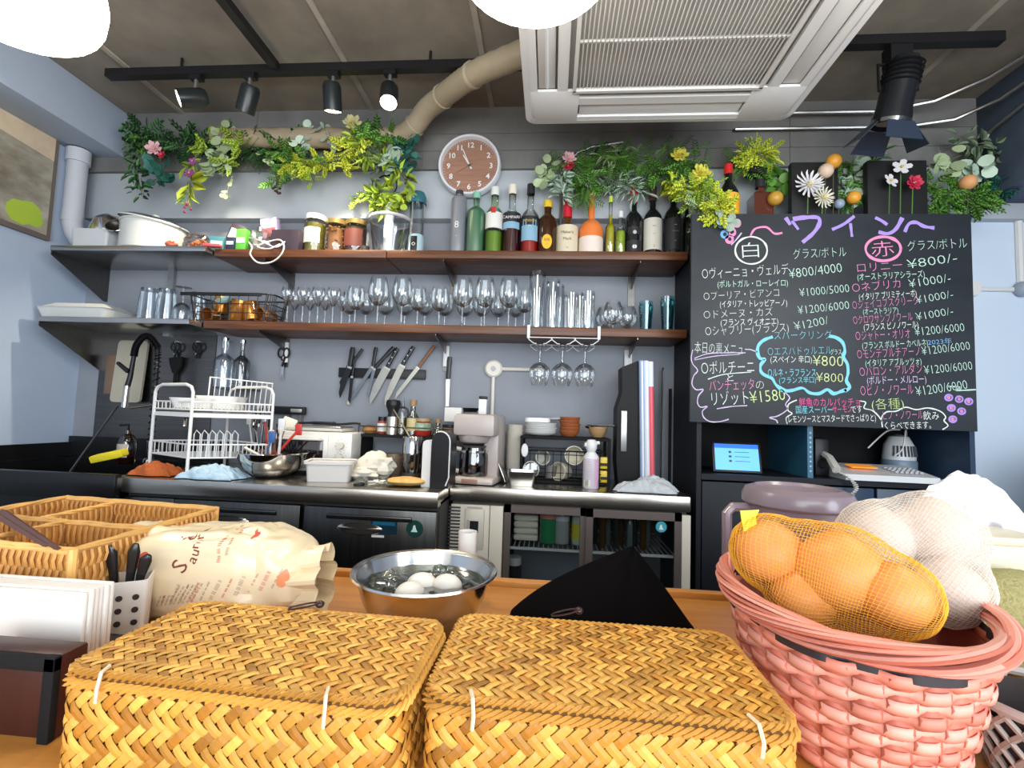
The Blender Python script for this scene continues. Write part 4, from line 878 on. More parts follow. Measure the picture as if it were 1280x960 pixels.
tumbler('highball_glass', 'thin tall glass behind the narrow glass near the wall', 698, 12, 356, G2, Y=-.09, taper=.9)
tumbler('tumbler_glass', 'short straight tumbler left of its twin beside the brandy glasses', 713, 18, 367, G2, 'straight tumblers', taper=.95)
tumbler('tumbler_glass', 'short straight tumbler nearest to the brandy glasses', 734, 18, 365, G2, 'straight tumblers', taper=.95)
tumbler('tumbler_glass', 'short straight tumbler in the back row between the two front ones', 724, 15, 371, G2, 'straight tumblers', Y=-.08, taper=.95)
wine('snif', 766, -.18, 'round brandy glass in front at the right end of the lower shelf', 'brandy glasses')
wine('snif', 756, -.08, 'round brandy glass behind the front one on its left', 'brandy glasses'); wine('snif', 784, -.10, 'round brandy glass behind the front one on its right', 'brandy glasses')
tq = glass('teal glass', (.30, .72, .78), .9, .10, .6)
for px, yt, lab in ((807, 376, 'lower pair of stacked teal tumblers near the shelf end'), (834, 370, 'taller pair of stacked teal tumblers at the shelf end')):
    t = tumbler('teal_tumbler', 'bottom glass of the ' + lab, px, 19, yt + 6, tq, 'stacked teal tumblers', taper=.72, seg=10)
    x, y, z = t.location; h = HT(px, yt + 6, -.17, ZL); t2 = T('teal_tumbler', 'top glass of the ' + lab, 'glass', (x, y, z + .016), group='stacked teal tumblers')
    for c_ in CH_OF(t):
        cc = c_.copy(); COL.objects.link(cc); cc.parent = t2; cc.scale = (.9, .9, 1)
# lower steel shelf
t = T('white_box', 'long white plastic tray on the lower steel shelf', 'tray', (PX(111, -.20, ZSL) , -.20, ZSL), rz=radians(2))
m = MB(); ring(m, rrect(.30, .17, .02), 0, rrect(.335, .20, .025), .045); ring(m, rrect(.335, .20, .025), .045, rrect(.345, .21, .025), .05); ring(m, rrect(.345, .21, .025), .05, rrect(.32, .18, .02), .052); ring(m, rrect(.32, .18, .02), .052, rrect(.25, .12, .02), .075)
m.b.faces.new([m.b.verts.new((a, b, .075)) for a, b in rrect(.25, .12, .02)]); m.build('body', M('tray white', (.66, .68, .66), .4), t)
for i, (px, yt) in enumerate(((184, 361), (206, 362))): tumbler('upturned_glass', 'clear glass standing upside down on the steel shelf, ' + ('beside the white tray' if i == 0 else 'second from the white tray'), px, 24, yt, G2, 'upturned glasses', z=ZSL, Y=-.16, taper=.72, flip=True, rings_=1)
t = wine('mid', 226, -.14, 'wine glass standing upside down by the wire basket', 'upturned glasses', z=ZSL); t.rotation_euler = (pi, 0, 0); t.location.z = ZSL + .187
tumbler('upturned_glass', 'clear glass standing upside down directly left of the wire basket', 245, 18, 366, G2, 'upturned glasses', z=ZSL, Y=-.10, taper=.75, flip=True)
# wire basket with copper mugs
bx = PX(299, -.16, ZL)
t = T('wire_basket', 'black wire basket full of amber copper mugs on the lower shelf', 'basket', (bx, -.165, ZL)); bwid = WD(248, 354, -.2, ZL)
m = MB(); blk = .0022
for z_, k_ in ((.125, 1.0), (.08, .97), (.04, .94), (.004, .9)):
    pts = [(a * k_, b * k_, z_) for a, b in rrect(bwid, .15, .03, 5)]; m.tube(pts, .004 if z_ > .1 else blk, 5, closed=True)
rrp = rrect(bwid, .15, .03, 5)
for k in range(0, len(rrp)):
    a, b = rrp[k]; m.tube([(a, b, .125), (a * .9, b * .9, .004)], blk, 4)
for k in range(9):
    u = -.5 + (k + .5) / 9; m.tube([(u * bwid, -.075, .125), (u * bwid * .9, -.0675, .004), (u * bwid * .9, .0675, .004), (u * bwid, .075, .125)], blk, 4)
m.build('wire', black, t); MB().box((-bwid * .1, -.078, .122), (bwid * .95, .006, .016), bev=.002).build('rim_band', black, t)
cop = M('amber copper', (.55, .22, .04), .18, .7, var=.3, scale=12); copi = M('dark copper inside', (.16, .06, .02), .3, .6)
def mug(label, loc, rot, r=.03, h=.07):
    r *= 1.22; h *= 1.22
    t = T('copper_mug', label, 'mug', loc, rot=rot, group='copper mugs in the basket')
    MB().lathe([(0, 0), (r * .9, 0), (r, .006), (r * .98, h), (r * .93, h), (r * .9, .008), (0, .006)], (0, 0, 0), 20).build('cup', cop, t)
    MB().tube([(r * .96, 0, h * .8), (r + .018, 0, h * .75), (r + .02, 0, h * .4), (r * .98, 0, h * .25)], .0028, 6).build('handle', M('silver handle', (.6, .55, .5), .25, 1.0), t)
mug('amber mug lying on its side at the left of the basket', (bx - bwid * .36, -.14 + .04, ZL + .04), (radians(90), 0, 0), .027)
mug('amber mug standing upright at the back left of the basket', (bx - bwid * .30, -.12, ZL + .055), (0, 0, radians(70)), .026, .07)
mug('large amber mug in the middle of the basket', (bx - bwid * .04, -.150, ZL + .012), (0, radians(12), radians(-20)), .036, .085)
mug('amber mug leaning right of the large one', (bx + bwid * .17, -.165, ZL + .014), (radians(8), radians(-16), radians(-50)), .031, .075)
mug('amber mug lying at the right end of the basket', (bx + bwid * .34, -.12, ZL + .036), (radians(86), radians(10), radians(-20)), .028, .065)
t = T('teal_bowl', 'small pale teal bowl resting on the copper mugs', 'bowl', (PX(281, -.17, ZL + .12) - .0, -.165, ZL + .098), rot=(radians(35), radians(-10), 0)); bowl_mb(.033, .024, base=.4, lip=.001).build('bowl', M('pale teal glaze', (.40, .58, .56), .25), t)

# glass hanger with three glasses
hx0, hx1 = PX(661, -.26, ZL), PX(749, -.26, ZL); xm = (hx0 + hx1) / 2; W_ = hx1 - hx0
t = T('glass_hanger', 'white wire glass hanger clipped under the lower shelf', 'glass rack', (xm, -.13, ZL))
wr = M('white wire', (.76, .76, .75), .35)
for s in (-1, 1): MB().prism([(-.252 / 2 - .003, -.052), (-.252 / 2 - .003, .004), (.06, .004), (.06, .0015), (-.252 / 2, .0015), (-.252 / 2, -.052)], -.006, .006, (s * W_ / 2, 0, 0), plane='yz').build('clip', wr, t)
m = MB()
for yy in (-.128, .08):
    m.tube([(-W_ / 2, yy, -.048), (W_ / 2, yy, -.048)], .0022, 5)
    for k in range(3):
        a = -W_ / 2 + W_ * k / 3; b = a + W_ / 3
        m.tube([(a, yy, -.048), (a + .002, yy, -.058), (a + W_ / 12, yy, -.074), (a + W_ / 9, yy, -.074)], .0022, 5); m.tube([(b, yy, -.048), (b - .002, yy, -.058), (b - W_ / 12, yy, -.074), (b - W_ / 9, yy, -.074)], .0022, 5)
for k in range(3):
    for u in (1 / 9, 2 / 9):
        xx = -W_ / 2 + W_ * k / 3 + W_ * u; m.tube([(xx, -.128, -.074), (xx, .08, -.074)], .0022, 5)
m.build('wire', wr, t)
for k in range(3):
    g = wine('bal', 670, -.16, ('left', 'middle', 'right')[k] + ' glass hanging upside down from the wire rack', 'hanging glasses'); g.rotation_euler = (pi, 0, 0); g.location = (hx0 + W_ * (k + .5) / 3, -.17, ZL - .071); g.scale = (1.12, 1.12, 1.05)
# ================================================================ WALL TOOLS
def wallp(px, py, Y=-.012): return at(px, py, Y)
# magnetic strip and knives
a, b = wallp(424, 466), wallp(532, 468); mid = (a + b) / 2
t = T('magnetic_strip', 'black magnetic strip holding the row of knives', 'knife rack', (mid.x, -.003, mid.z)); MB().box((0, -.009, 0), ((b - a).length, .017, .047), bev=.002).build('bar', black, t)
hb = M('black handle', (.012, .012, .013), .35); wh = wood('knife handle wood', (.30, .13, .06), (.16, .06, .03), (1, 1, 8), .5, 6); bl = M('blade steel', (.50, .47, .40), .22, 1.0, var=.15, scale=10); bld = M('black blade', (.02, .02, .022), .25, .5)
def knife(label, tip, heel, end, wblade, wh_, mb=bl, mh=hb, shape='chef', rivets=0, grp='knives on the magnetic strip', Y=-.024, name='kitchen_knife'):
    T0, H0, E0 = wallp(*tip, Y), wallp(*heel, Y), wallp(*end, Y); d = (T0 - H0); L = d.length; d.normalize(); n = Vector((d.z, 0, -d.x)); hd = (E0 - H0); HL = hd.length
    if n.x > 0: n = -n
    t = T(name, label, 'knife', H0, group=grp)
    def P(u, v): q = d * u + n * v; return (q.x, q.z)
    if shape == 'chef': poly = [P(0, wblade * .5), P(L * .55, wblade * .42), P(L * .85, wblade * .1), P(L, -wblade * .42), P(L * .7, -wblade * .5), P(0, -wblade * .5)]
    elif shape == 'slice': poly = [P(0, wblade * .5), P(L * .85, wblade * .35), P(L, -wblade * .45), P(0, -wblade * .5)]
    else: poly = [P(0, wblade * .5), P(L, wblade * .4), P(L, -wblade * .4), P(0, -wblade * .5)]
    MB().prism(poly, -.001, .001).build('blade', mb, t, False)
    if mh is not mb:
        m = MB(); m.prism([P(0, wblade * .3), P(.01, wblade * .3), P(.01, -wblade * .45), P(0, -wblade * .45)], -.003, .003); m.build('bolster', M('bolster steel', (.6, .58, .52), .25, 1.0), t, False)
    hdn = hd.normalized(); hn = Vector((hdn.z, 0, -hdn.x))
    m = MB(); pts = [hdn * (HL * u) for u in (0, .15, .5, .8, 1.0)]; m.tube(pts, [wh_ * .40, wh_ * .48, wh_ * .44, wh_ * .52, wh_ * .42], 8, flat=1); 
    for v in m.b.verts: v.co.y *= .55
    h = m.build('handle', mh, t)
    for k in range(rivets):
        q = hdn * (HL * (.2 + .3 * k)); MB().lathe([(0, -.001), (.0032, -.001), (.0032, .001)], (q.x, -wh_ * .30, q.z), 8, 'y').build('rivet', M('rivet', (.7, .7, .68), .2, 1.0), h)
knife('small black knife crossing behind at the left end of the magnetic strip', (424, 482), (436, 461), (453, 436), .020, .016, bld, hb, 'slice', Y=-.030)
knife('black bladed knife with thick upright handle, leftmost on the strip', (422, 497), (437, 458), (441, 434), .030, .026, bld, hb, Y=-.036)
knife('steel knife with curved black handle, third on the strip', (438, 500), (466, 458), (470, 434), .018, .020, M('grey blade', (.25, .27, .28), .25, 1.0), hb, 'slice')
knife('black sharpening tool with pale round tip below the strip', (436, 505), (440, 470), (444, 445), .016, .014, bld, hb, 'slice', Y=-.026)
knife('knife with pointed black handle, fourth on the strip', (459, 503 - 6), (468, 460), (492, 434), .016, .020, M('grey blade'), hb, 'slice')
knife('broad chef knife with black riveted handle, fifth on the strip', (459, 504), (484, 459), (497, 435), .040, .022, bl, hb, 'chef', 3)
knife('longer chef knife with black riveted handle, second from the right on the strip', (478, 506), (503, 456), (517, 433), .034, .022, bl, hb, 'chef', 3)
knife('slim knife with brown wooden handle at the right end of the strip', (492, 498), (523, 459), (543, 432), .020, .017, bl, wh, 'slice')
knife('long straight blade with black handle hanging from the white strip', (559, 508), (560, 474), (562, 446), .020, .024, M('pale blade', (.6, .6, .6), .3, .8), hb, 'bar', grp=None)
p = wallp(436, 504); tag(MB().ball((0, 0, 0), .011, 12, 8).build('ball_tip', M('pale knob', (.6, .57, .48), .5), None, None, p), 'pale round knob under the black sharpening tool on the wall', 'knob')
def scissors(label, px, py, s=1.0, blades=True, col=hb, wall_y=-.012):
    p = wallp(px, py, wall_y - .008); t = T('kitchen_scissors', label, 'scissors', p)
    for sg in (-1, 1):
        m = MB(); m.tube([(sg * (.014 + .014 * cos(a)) * s + (0 if sg < 0 else .001), -.002 * sg, (.030 + .022 * sin(a)) * s) for a in [2 * pi * k / 14 for k in range(14)]], .0045 * s, 6, closed=True)
        m.tube([(sg * .010 * s, -.002 * sg, .012 * s), (-sg * .003 * s, -.002 * sg, -.035 * s)], [.006 * s, .005 * s], 6); m.build('grip', col, t)
        if blades: MB().prism([(-.006 * s, -.03 * s), (.006 * s, -.03 * s), (-sg * .008 * s - .001, -.105 * s)], -.0012 + sg * .0012, .0012 + sg * .0012).build('blade', M('scissor steel', (.55, .55, .53), .25, 1.0), t, False)
    MB().lathe([(0, -.006), (.004, -.006), (.004, 0)], (0, 0, -.012 * s), 8, 'y').build('pivot', chrome, t)
    return t
scissors('black handled scissors hanging on the white strip under the shelf', 354, 449, 1.05)
scissors('black scissors hanging at the left above the dish rack', 219, 440, .9, False); scissors('second black scissors hanging right beside the first above the dish rack', 246, 440, .9, False)
for px, lb in ((222, 'hook carrying the left hand black scissors'), (248, 'hook carrying the second black scissors'), (290, 'hook above the glass bottle on the dish rack')):
    tag(MB().tube([(0, 0, 0), (0, -.018, -.002), (0, -.022, -.012), (0, -.018, -.02)], .003, 5).build('wall_hook', chrome, None, None, wallp(px, 427, -.004)), lb, 'hook', 'wall hooks')
t = T('black_pouch', 'black tapered tool holder hanging below the left scissors', 'holder', wallp(222, 453, -.012))
MB().prism([(-.034, .02), (.034, .028), (.030, -.02), (.012, -.055), (-.010, -.055), (-.028, -.01)], -.014, 0, (0, -.004, 0)).build('body', blackm, t); MB().box((0, -.008, -.08), (.014, .008, .05)).build('tail', blackm, t)
t = T('cutting_board', 'cream cutting board leaning on the steel splash behind the spring tap', 'cutting board', wallp(157, 503, -.04), rot=(radians(-4), 0, radians(0)))
h_ = at(157, 426, -.01).z - at(157, 503, -.04).z; MB().prism([(x, z + h_ / 2) for x, z in rrect(.16, h_, .02)], -.008, .004).build('board', M('cutting board cream', (.50, .46, .36), .6, var=.06, scale=8), t)
t = T('cutting_board', 'narrow brown board half hidden behind the cream cutting board', 'cutting board', wallp(138, 468, -.03)); MB().box((0, 0, 0), (.05, .012, .20), bev=.004).build('board', M('board brown', (.20, .13, .09), .5), t)
# spring tap
tp = az(186, 592, CT); tp = Vector((PX(186, -.13, CT), -.13, CT))
t = T('spring_tap', 'pull down kitchen tap with a coiled spring neck over the sink', 'tap', tp)
hz = at(180, 420, -.16).z - CT; xl = PX(164, -.19, 1.2) - tp.x
path = spl([(0, 0, .09), (0, 0, hz - .10), (-.012, -.01, hz - .03), (xl * .5, -.04, hz), (xl + .005, -.055, hz - .045), (xl, -.06, hz - .10)], 12)
MB().tube(path, .0085, 8).build('hose', black, t)
m = MB(); n = len(path); hel = []
for i in range(n * 14):
    u = i / (n * 14 - 1) * (n - 1); k = min(int(u), n - 2); p = path[k].lerp(path[k + 1], u - k); d = (path[k + 1] - path[k]).normalized(); s1 = d.cross(Vector((0, 1, .01))).normalized(); s2 = d.cross(s1)
    a = u * 7.6; hel.append(p + s1 * .0135 * cos(a) + s2 * .0135 * sin(a))
MB().tube(hel, .0024, 4).build('spring_coil', M('spring black', (.05, .05, .055), .25, .9), t)
MB().lathe([(0, 0), (.028, 0), (.026, .012), (.017, .02), (.016, .10), (0, .10)], (0, 0, 0), 16).build('base', chrome, t)
MB().tube([(xl, -.06, hz - .10), (xl - .008, -.062, hz - .20), (xl - .016, -.065, hz - .25)], [.009, .011, .012], 10).build('spray_neck', black, t)
MB().tube([(xl - .016, -.065, hz - .24), (xl - .02, -.065, hz - .34)], [.013, .014], 12).build('spray_head', chrome, t)
MB().tube([(0, 0, hz * .45), (xl, -.06, hz * .42)], .005, 6).build('hose_arm', chrome, t)
MB().prism([(-.045, .03), (-.04, .04), (.02, .0), (.01, -.012)], -.008, .008, (xl - .02, -.075, hz - .17)).build('lever', black, t)
MB().tube([(.02, -.01, .05), (.07, -.03, .06), (.075, -.03, .045)], [.009, .007, .006], 8).build('side_spout', chrome, t)
# soap bottle, yellow sponge wand
t = T('soap_bottle', 'clear brown soap bottle with a pump standing by the sink', 'bottle', (PX(157, -.22, CT), -.22, CT))
MB().lathe([(0, 0), (.034, 0), (.036, .01), (.035, .10), (.025, .125), (.011, .135), (.011, .15), (0, .15)], (0, 0, 0), 18).build('body', glass('brownish glass', (.45, .33, .25), .9, .1, .5), t)
MB().cyl((0, 0, .004), .031, .06, 16).build('soap', M('soap brown', (.12, .05, .02), .2), t); MB().tube([(0, 0, .15), (0, 0, .175), (-.035, -.01, .172)], .005, 6).build('pump', black, t)
band(MB(), .037, .03, .09, 1.6).build('label', M('cream label', (.5, .45, .38), .5), t)
p = axx(136, 576, -1.90)
t = T('sponge', 'yellow cleaning sponge lying across the sink edge', 'sponge', (PX(136, -.42, .89), -.42, .905), rot=(radians(10), radians(-14), radians(8))); MB().box((0, 0, 0), (.125, .05, .030), bev=.007).build('foam', M('yellow foam', (.75, .62, .02), .8, bump=.4, scale=60), t)

# ================================================================ DISH RACK
x0, x1 = PX(186, -.50, CT), PX(238, -.56, CT)
rk = T('dish_rack', 'white two tier wire dish rack on the counter', 'dish rack', (-1.44, -.36, CT)); wt = .0038
def L(p): return Vector((p[0] + 1.44, p[1] + .36, p[2] - CT))
lf = [PX(190, -.50, CT), PX(234, -.56, CT)]
# near end frame (seen at the left), far end frame (right)
A0 = Vector((PX(186, -.42, CT), -.42, CT)); A1 = Vector((PX(233, -.55, CT), -.55, CT))
zt = at(233, 480, -.55).z
def hoop(a, b, z): 
    d = b - a
    return [L(a), L((a.x, a.y, z - .03)), L(a + d * .05 + Vector((0, 0, z - CT - .01))), L(a + d * .18 + Vector((0, 0, z - CT))), L(a + d * .82 + Vector((0, 0, z - CT))), L(a + d * .95 + Vector((0, 0, z - CT - .01))), L((b.x, b.y, z - .03)), L(b)]
MB().tube(hoop(A0, A1, zt), .0062, 8).build('end_frame', wr, rk)
B1 = Vector((PX(316, -.50, CT), -.40, CT)); B0 = Vector((PX(276, -.26, CT), -.24, CT))
MB().tube(hoop(B0, B1, zt + .005), .0055, 8).build('end_frame', wr, rk)
z1 = at(233, 512, -.55).z; z2 = CT + .075
def tierp(z, hgt, nm, front=True):
    m = MB(); c = [A0, A1, B1, B0]
    for zz, k in ((z, 1), (z + hgt, 1)):
        m.tube([L((q.x, q.y, zz)) for q in c], .0034, 6, closed=True)
    n_ = 20
    for i in range(n_ + 1):
        u = i / n_; p = A1.lerp(B1, u); q = A0.lerp(B0, u)
        m.tube([L((p.x, p.y, z + hgt)), L((p.x, p.y, z)), L((q.x, q.y, z)), L((q.x, q.y, z + hgt))], .0017, 4)
    for i in range(5):
        u = (i + .5) / 5; p = A0.lerp(A1, u); q = B0.lerp(B1, u); m.tube([L((p.x, p.y, z + hgt)), L((p.x, p.y, z)), L((q.x, q.y, z)), L((q.x, q.y, z + hgt))], .0017, 4)
    return m.build(nm, wr, rk, False)
tierp(z1, .03, 'upper_basket'); tierp(z2, .05, 'lower_basket')
m = MB(); c = [A0, A1, B1, B0]; m.b.faces.new([m.b.verts.new(L((q.x, q.y, z1 - .012))) for q in c]); 
for a, b in zip(c, c[1:] + c[:1]): m.quad(L((a.x, a.y, z1 - .012)), L((b.x, b.y, z1 - .012)), L((b.x, b.y, z1 - .028)), L((a.x, a.y, z1 - .028)))
m.build('drip_tray', wr, rk, False)
# raised back fence of arcs
m = MB(); C0 = Vector((PX(250, -.32, 1.1), -.28, 0)); C1 = Vector((PX(322, -.33, 1.1), -.25, 0)); zt1 = at(250, 471, -.28).z; zt2 = at(322, 479, -.25).z
for i in range(13):
    u = i / 12; p = C0.lerp(C1, u); m.tube([L((p.x, p.y, z1)), L((p.x + .008, p.y, zt1 + (zt2 - zt1) * u))], .0018, 4)
m.tube([L((C0.x, C0.y, z1)), L((C0.x + .004, C0.y, zt1)), L((C1.x + .01, C1.y, zt2)), L((C1.x, C1.y, z1))], .003, 5); m.build('plate_fence', wr, rk, False)
m = MB()
for i in range(6):
    u = i / 6; p = A1.lerp(B1, .05 + u * .55); q = A1.lerp(B1, .05 + (u + .13) * .55); m.tube([L((p.x, p.y, z2)), L((p.x, p.y, z2 + .09)), L(((p.x + q.x) / 2, p.y, z2 + .105)), L((q.x, q.y, z2 + .09)), L((q.x, q.y, z2))], .0022, 5)
m.build('wire_arches', wr, rk, False)
# white plates in the upper basket
for i, (u, lab) in enumerate(((.30, 'white dish at the left in the upper tier of the dish rack'), (.62, 'white square dish at the right in the upper tier of the dish rack'))):
    p = A0.lerp(A1, .5).lerp(B0.lerp(B1, .5), u); t = T('white_dish', lab, 'dish', (p.x, p.y, z1 + .006), rz=.2)
    m = MB(); ring(m, rrect(.13, .11, .02), 0, rrect(.165, .14, .03), .04 + .012 * i); ring(m, rrect(.165, .14, .03), .04 + .012 * i, rrect(.158, .134, .03), .04 + .012 * i); ring(m, rrect(.158, .134, .03), .04 + .012 * i, rrect(.12, .10, .02), .004)
    m.b.faces.new([m.b.verts.new((a, b, .004)) for a, b in rrect(.12, .10, .02)]); m.b.faces.new([m.b.verts.new((a, b, 0)) for a, b in rrect(.13, .11, .02)]); m.build('dish', M('porcelain', (.78, .78, .76), .15), t)
p = A0.lerp(B0, .2); t = T('tap_hook', 'small steel hook hanging under the upper tier of the dish rack', 'hook', (PX(228, -.4, z1 - .03), -.38, z1 - .030)); MB().tube([(.015, 0, 0), (.0, 0, -.006), (-.003, 0, -.04)], .006, 8).build('hook', chrome, t)
# glass bottles behind the rack
for px, w_, yt, yb, lab, sq in ((278, 24, 425, 485, 'clear square glass bottle hanging before the splash above the dish rack', 1), (300, 20, 428, 486, 'dark clear bottle with cord at the right above the dish rack', 0)):
    p0 = at(px, yb, -.10); h = at(px, yt, -.10).z - p0.z; r = w_ / 2 / 600 * 2.17
    t = T('glass_bottle', lab, 'bottle', (p0.x, -.10, p0.z)); MB().lathe(bottle_prof(r, h, r * .32, .55, .72), (0, 0, 0), 18).build('body', G2 if sq else glass('smoked glass', (.45, .48, .5), .9, .1, .5), t)
    MB().cyl((0, 0, h * .98), r * .4, .015, 10).build('stopper', chrome, t)
bz = at(290, 485, -.10).z
t = T('wall_ledge', 'slim steel ledge on the wall behind the dish rack carrying two bottles', 'ledge', (at(289, 486, -.1).x, -.0, bz)); MB().box((0, -.07, -.004), (.18, .14, .006)).build('board', steel_dark, t)

# ================================================================ ITEMS ON THE LEFT COUNTER
def cloth(name, label, cx_, cy_, w_, d_, h_, mt, seed=0, z=CT, rz=0, n=36, cat='cloth', amp=1.0):
    t = T(name, label, cat, (cx_, cy_, z + .001), rz)
    def f(u, v):
        x = (u - .5) * w_; y = (v - .5) * d_; e = max(abs(u - .5), abs(v - .5)) * 2
        q = Vector((u * 3.1 + seed, v * 2.3, seed * .7)); r = noise.noise(q) * .5 + .5; r2 = abs(noise.noise(q * 2.7))
        fall = max(0, 1 - e ** 3)
        z = h_ * fall * (.25 + .75 * r) + h_ * .45 * (r2) * amp * (fall * .8 + .1)
        x += .16 * w_ * noise.noise(Vector((v * 3 + seed, seed, .3))); y += .16 * d_ * noise.noise(Vector((u * 3 + seed, .9, seed)))
        return (x, y, max(.0015, z))
    m = MB(); m.grid(f, n, n); o = m.build('fabric', mt, t, 60); sd = o.modifiers.new('solid', 'SOLIDIFY'); sd.thickness = .003; sd.offset = 1
    return t
cloth('orange_cloth', 'crumpled rust orange cloth on the counter at the foot of the dish rack', PX(193, -.52, CT) + .01, -.52, .17, .08, .052, M('rust cloth', (.46, .11, .025), .95, bump=.6, scale=70), 2)
cloth('blue_cloth', 'crumpled light blue checked cloth near the counter edge', PX(268, -.53, CT), -.53, .215, .11, .058, M('light blue cloth', (.36, .55, .72), .95, bump=.6, scale=70, col2=(.50, .66, .78)), 5)
x = PX(339, -.42, CT)
t = T('mixing_bowl', 'steel mixing bowl full of utensils on the left counter', 'bowl', (x, -.42, CT + .001)); r = WD(300, 378, -.42, CT) / 2
bowl_mb(r, .098, base=.45).build('bowl', chrome, t)
ut = [('red spatula leaning right in the steel bowl', 'spatula', (.00, .0, .07), (.09, .02, .19), M('red silicone', (.55, .04, .03), .4)), ('white handled tool leaning left out of the steel bowl', 'tool', (-.01, -.02, .07), (-.10, -.03, .115), cream), ('white upright spoon in the steel bowl', 'spoon', (.03, -.01, .05), (.035, -.01, .21), white),
      ('thin red striped stick in the steel bowl', 'stick', (-.03, .02, .06), (-.06, .03, .215), M('red silicone')), ('blue handled brush in the steel bowl', 'brush', (-.02, -.02, .06), (.01, -.03, .16), M('blue handle', (.05, .13, .35), .4)), ('silver whisk in the steel bowl', 'whisk', (-.05, .01, .06), (-.09, .02, .18), chrome), ('black ladle handle in the steel bowl', 'ladle', (.01, .03, .06), (-.02, .05, .21), hb)]
for i, (lab, nm, a, b, mt) in enumerate(ut):
    t = T(nm if nm != 'tool' else 'peeler', lab, nm, (x, -.42, CT)); a, b = Vector(a), Vector(b); MB().tube([a, b], .0055 if i in (0, 1, 2) else .0035, 6).build('handle', mt, t)
    if i in (0, 2, 4): MB().box(b, (.028, .008, .045), bev=.003).build('head', mt, t)
    if i == 5: 
        m = MB()
        for k in range(4): q = pi * k / 4; m.tube([b + Vector((cos(q) * .018 * sin(s), sin(q) * .018 * sin(s), .025 - .03 * cos(s))) for s in [2 * pi * j / 12 for j in range(12)]], .001, 3, closed=True)
        m.build('wires', chrome, t)
m = MB(); rg = random.Random(1)
t = T('wood_chopsticks', 'bundle of wooden sticks standing in the steel bowl', 'chopsticks', (x - .01, -.40, CT + .05))
for k in range(7): MB().tube([(rg.uniform(-.02, .02), rg.uniform(-.02, .02), 0), (rg.uniform(-.05, .03), rg.uniform(-.02, .03), .13 + rg.random() * .03)], .0025, 5).build('stick', wh, t)
t = T('utensil_crock', 'dark pot of scissors and scrapers standing behind the steel bowl', 'utensil holder', (PX(320, -.16, CT), -.15, CT)); MB().lathe([(0, 0), (.05, 0), (.055, .11), (.05, .11), (.046, .01)], (0, 0, 0), 18).build('pot', blackm, t)
for k, (dx, dz, mt) in enumerate(((-.035, .20, whitem), (-.015, .185, hb), (.01, .20, chrome), (.03, .19, hb))):
    m = MB(); m.tube([(dx * .5, 0, .03), (dx * 1.5, 0, dz)], .004, 6); m.box((dx * 1.6, 0, dz + .02), (.022, .006, .05), bev=.002); m.build('utensil', mt, t)
scissors('black scissors with loops up in the dark pot behind the bowl', 325, 522, .8, False, wall_y=-.13)
# toaster oven
x = PX(396, -.20, CT); w_ = WD(344, 448, -.27, CT); h = at(396, 541, -.33).z - CT - .01
t = T('toaster_oven', 'white toaster oven with dark glass door and two dials', 'toaster oven', (x + .005, -.20, CT + .001), rz=radians(3))
m = MB()
for sx in (-1, 1):
    for sy in (-1, 1): m.cyl((sx * w_ * .4, sy * .08, 0), .01, .014, 8)
m.build('feet', black, t)
MB().box((0, 0, .012 + h / 2), (w_, .22, h), bev=.010).build('body', M('toaster white', (.70, .69, .66), .3), t)
MB().box((-w_ * .12, -.112, .012 + h * .50), (w_ * .70, .010, h * .78), bev=.004).build('door_frame', M('toaster white'), t)
gl = MB().box((-w_ * .12, -.1185, .012 + h * .50), (w_ * .60, .003, h * .60), bev=.001).build('door_window', M('oven glass', (.012, .010, .010), .05, coat=.8), t)
MB().tube([(-w_ * .40, -.12, h * .88), (-w_ * .40, -.14, h * .89), (w_ * .16, -.14, h * .89), (w_ * .16, -.12, h * .88)], .005, 6).build('door_handle', M('toaster white'), t)
for zz in (.68, .38):
    k = MB().lathe([(0, -.018), (.014, -.018), (.017, 0)], (w_ * .375, -.111, .012 + h * zz), 18, 'y').build('dial', M('dial cream', (.62, .60, .52), .4), t)
    m = MB()
    for a in range(10): m.box((w_ * .375 + .024 * cos(a * .6 - .9), -.1115, .012 + h * zz + .024 * sin(a * .6 - .9)), (.002, .001, .004))
    m.build('dial_marks', M('print tan', (.35, .2, .15), .5), t, False)
tz = CT + .015 + h
# things on top of toaster
t = T('tray_lid', 'thin pale tray lying on the toaster oven', 'tray', (x + .02, -.21, tz)); MB().box((0, 0, .007), (.25, .16, .012), bev=.003).build('tray', M('tray cream', (.55, .54, .50), .4), t); MB().box((.01, 0, .018), (.20, .13, .008), bev=.003).build('upper_tray', steel_soft, t)
t = T('white_scraper', 'white flat scraper leaning at the left on the toaster oven', 'scraper', (PX(362, -.22, tz), -.25, tz + .012), rot=(radians(-30), radians(20), radians(10))); MB().box((0, 0, .018), (.06, .004, .055), bev=.001).build('blade', M('tray cream'), t)
t = T('black_knife_guard', 'long black blade guard on top of the trays on the toaster oven', 'tool', (x + .035, -.20, tz + .0305)); MB().tube(spl([(-.13, 0, -.001), (-.05, -.005, .002), (.05, -.005, -.001), (.12, 0, .006), (.15, 0, .004)], 5), .0055, 6).build('strip', black, t); MB().box((-.03, .03, .001), (.10, .03, .014), bev=.003).build('block', hb, t)
t = T('knife_case', 'flat black case with a pale grip fixed to the wall above the toaster oven', 'case', at(360, 513, -.02)); MB().box((0, -.01, 0), (.19, .02, .038), bev=.004).build('case', black, t); MB().box((.055, -.024, 0), (.055, .010, .018), bev=.003).build('grip', M('pale chrome', (.6, .6, .58), .3, .8), t)
for i, px in enumerate((362, 377)): tag(MB().box((0, 0, 0), (.008, .03, .05)).build('case_bracket', steel_soft, None, None, (PX(px, -.02, 1.12), -.016, at(px, 525, -.02).z)), ('left', 'right')[i] + ' small steel bracket under the flat black case', 'bracket', 'case brackets')
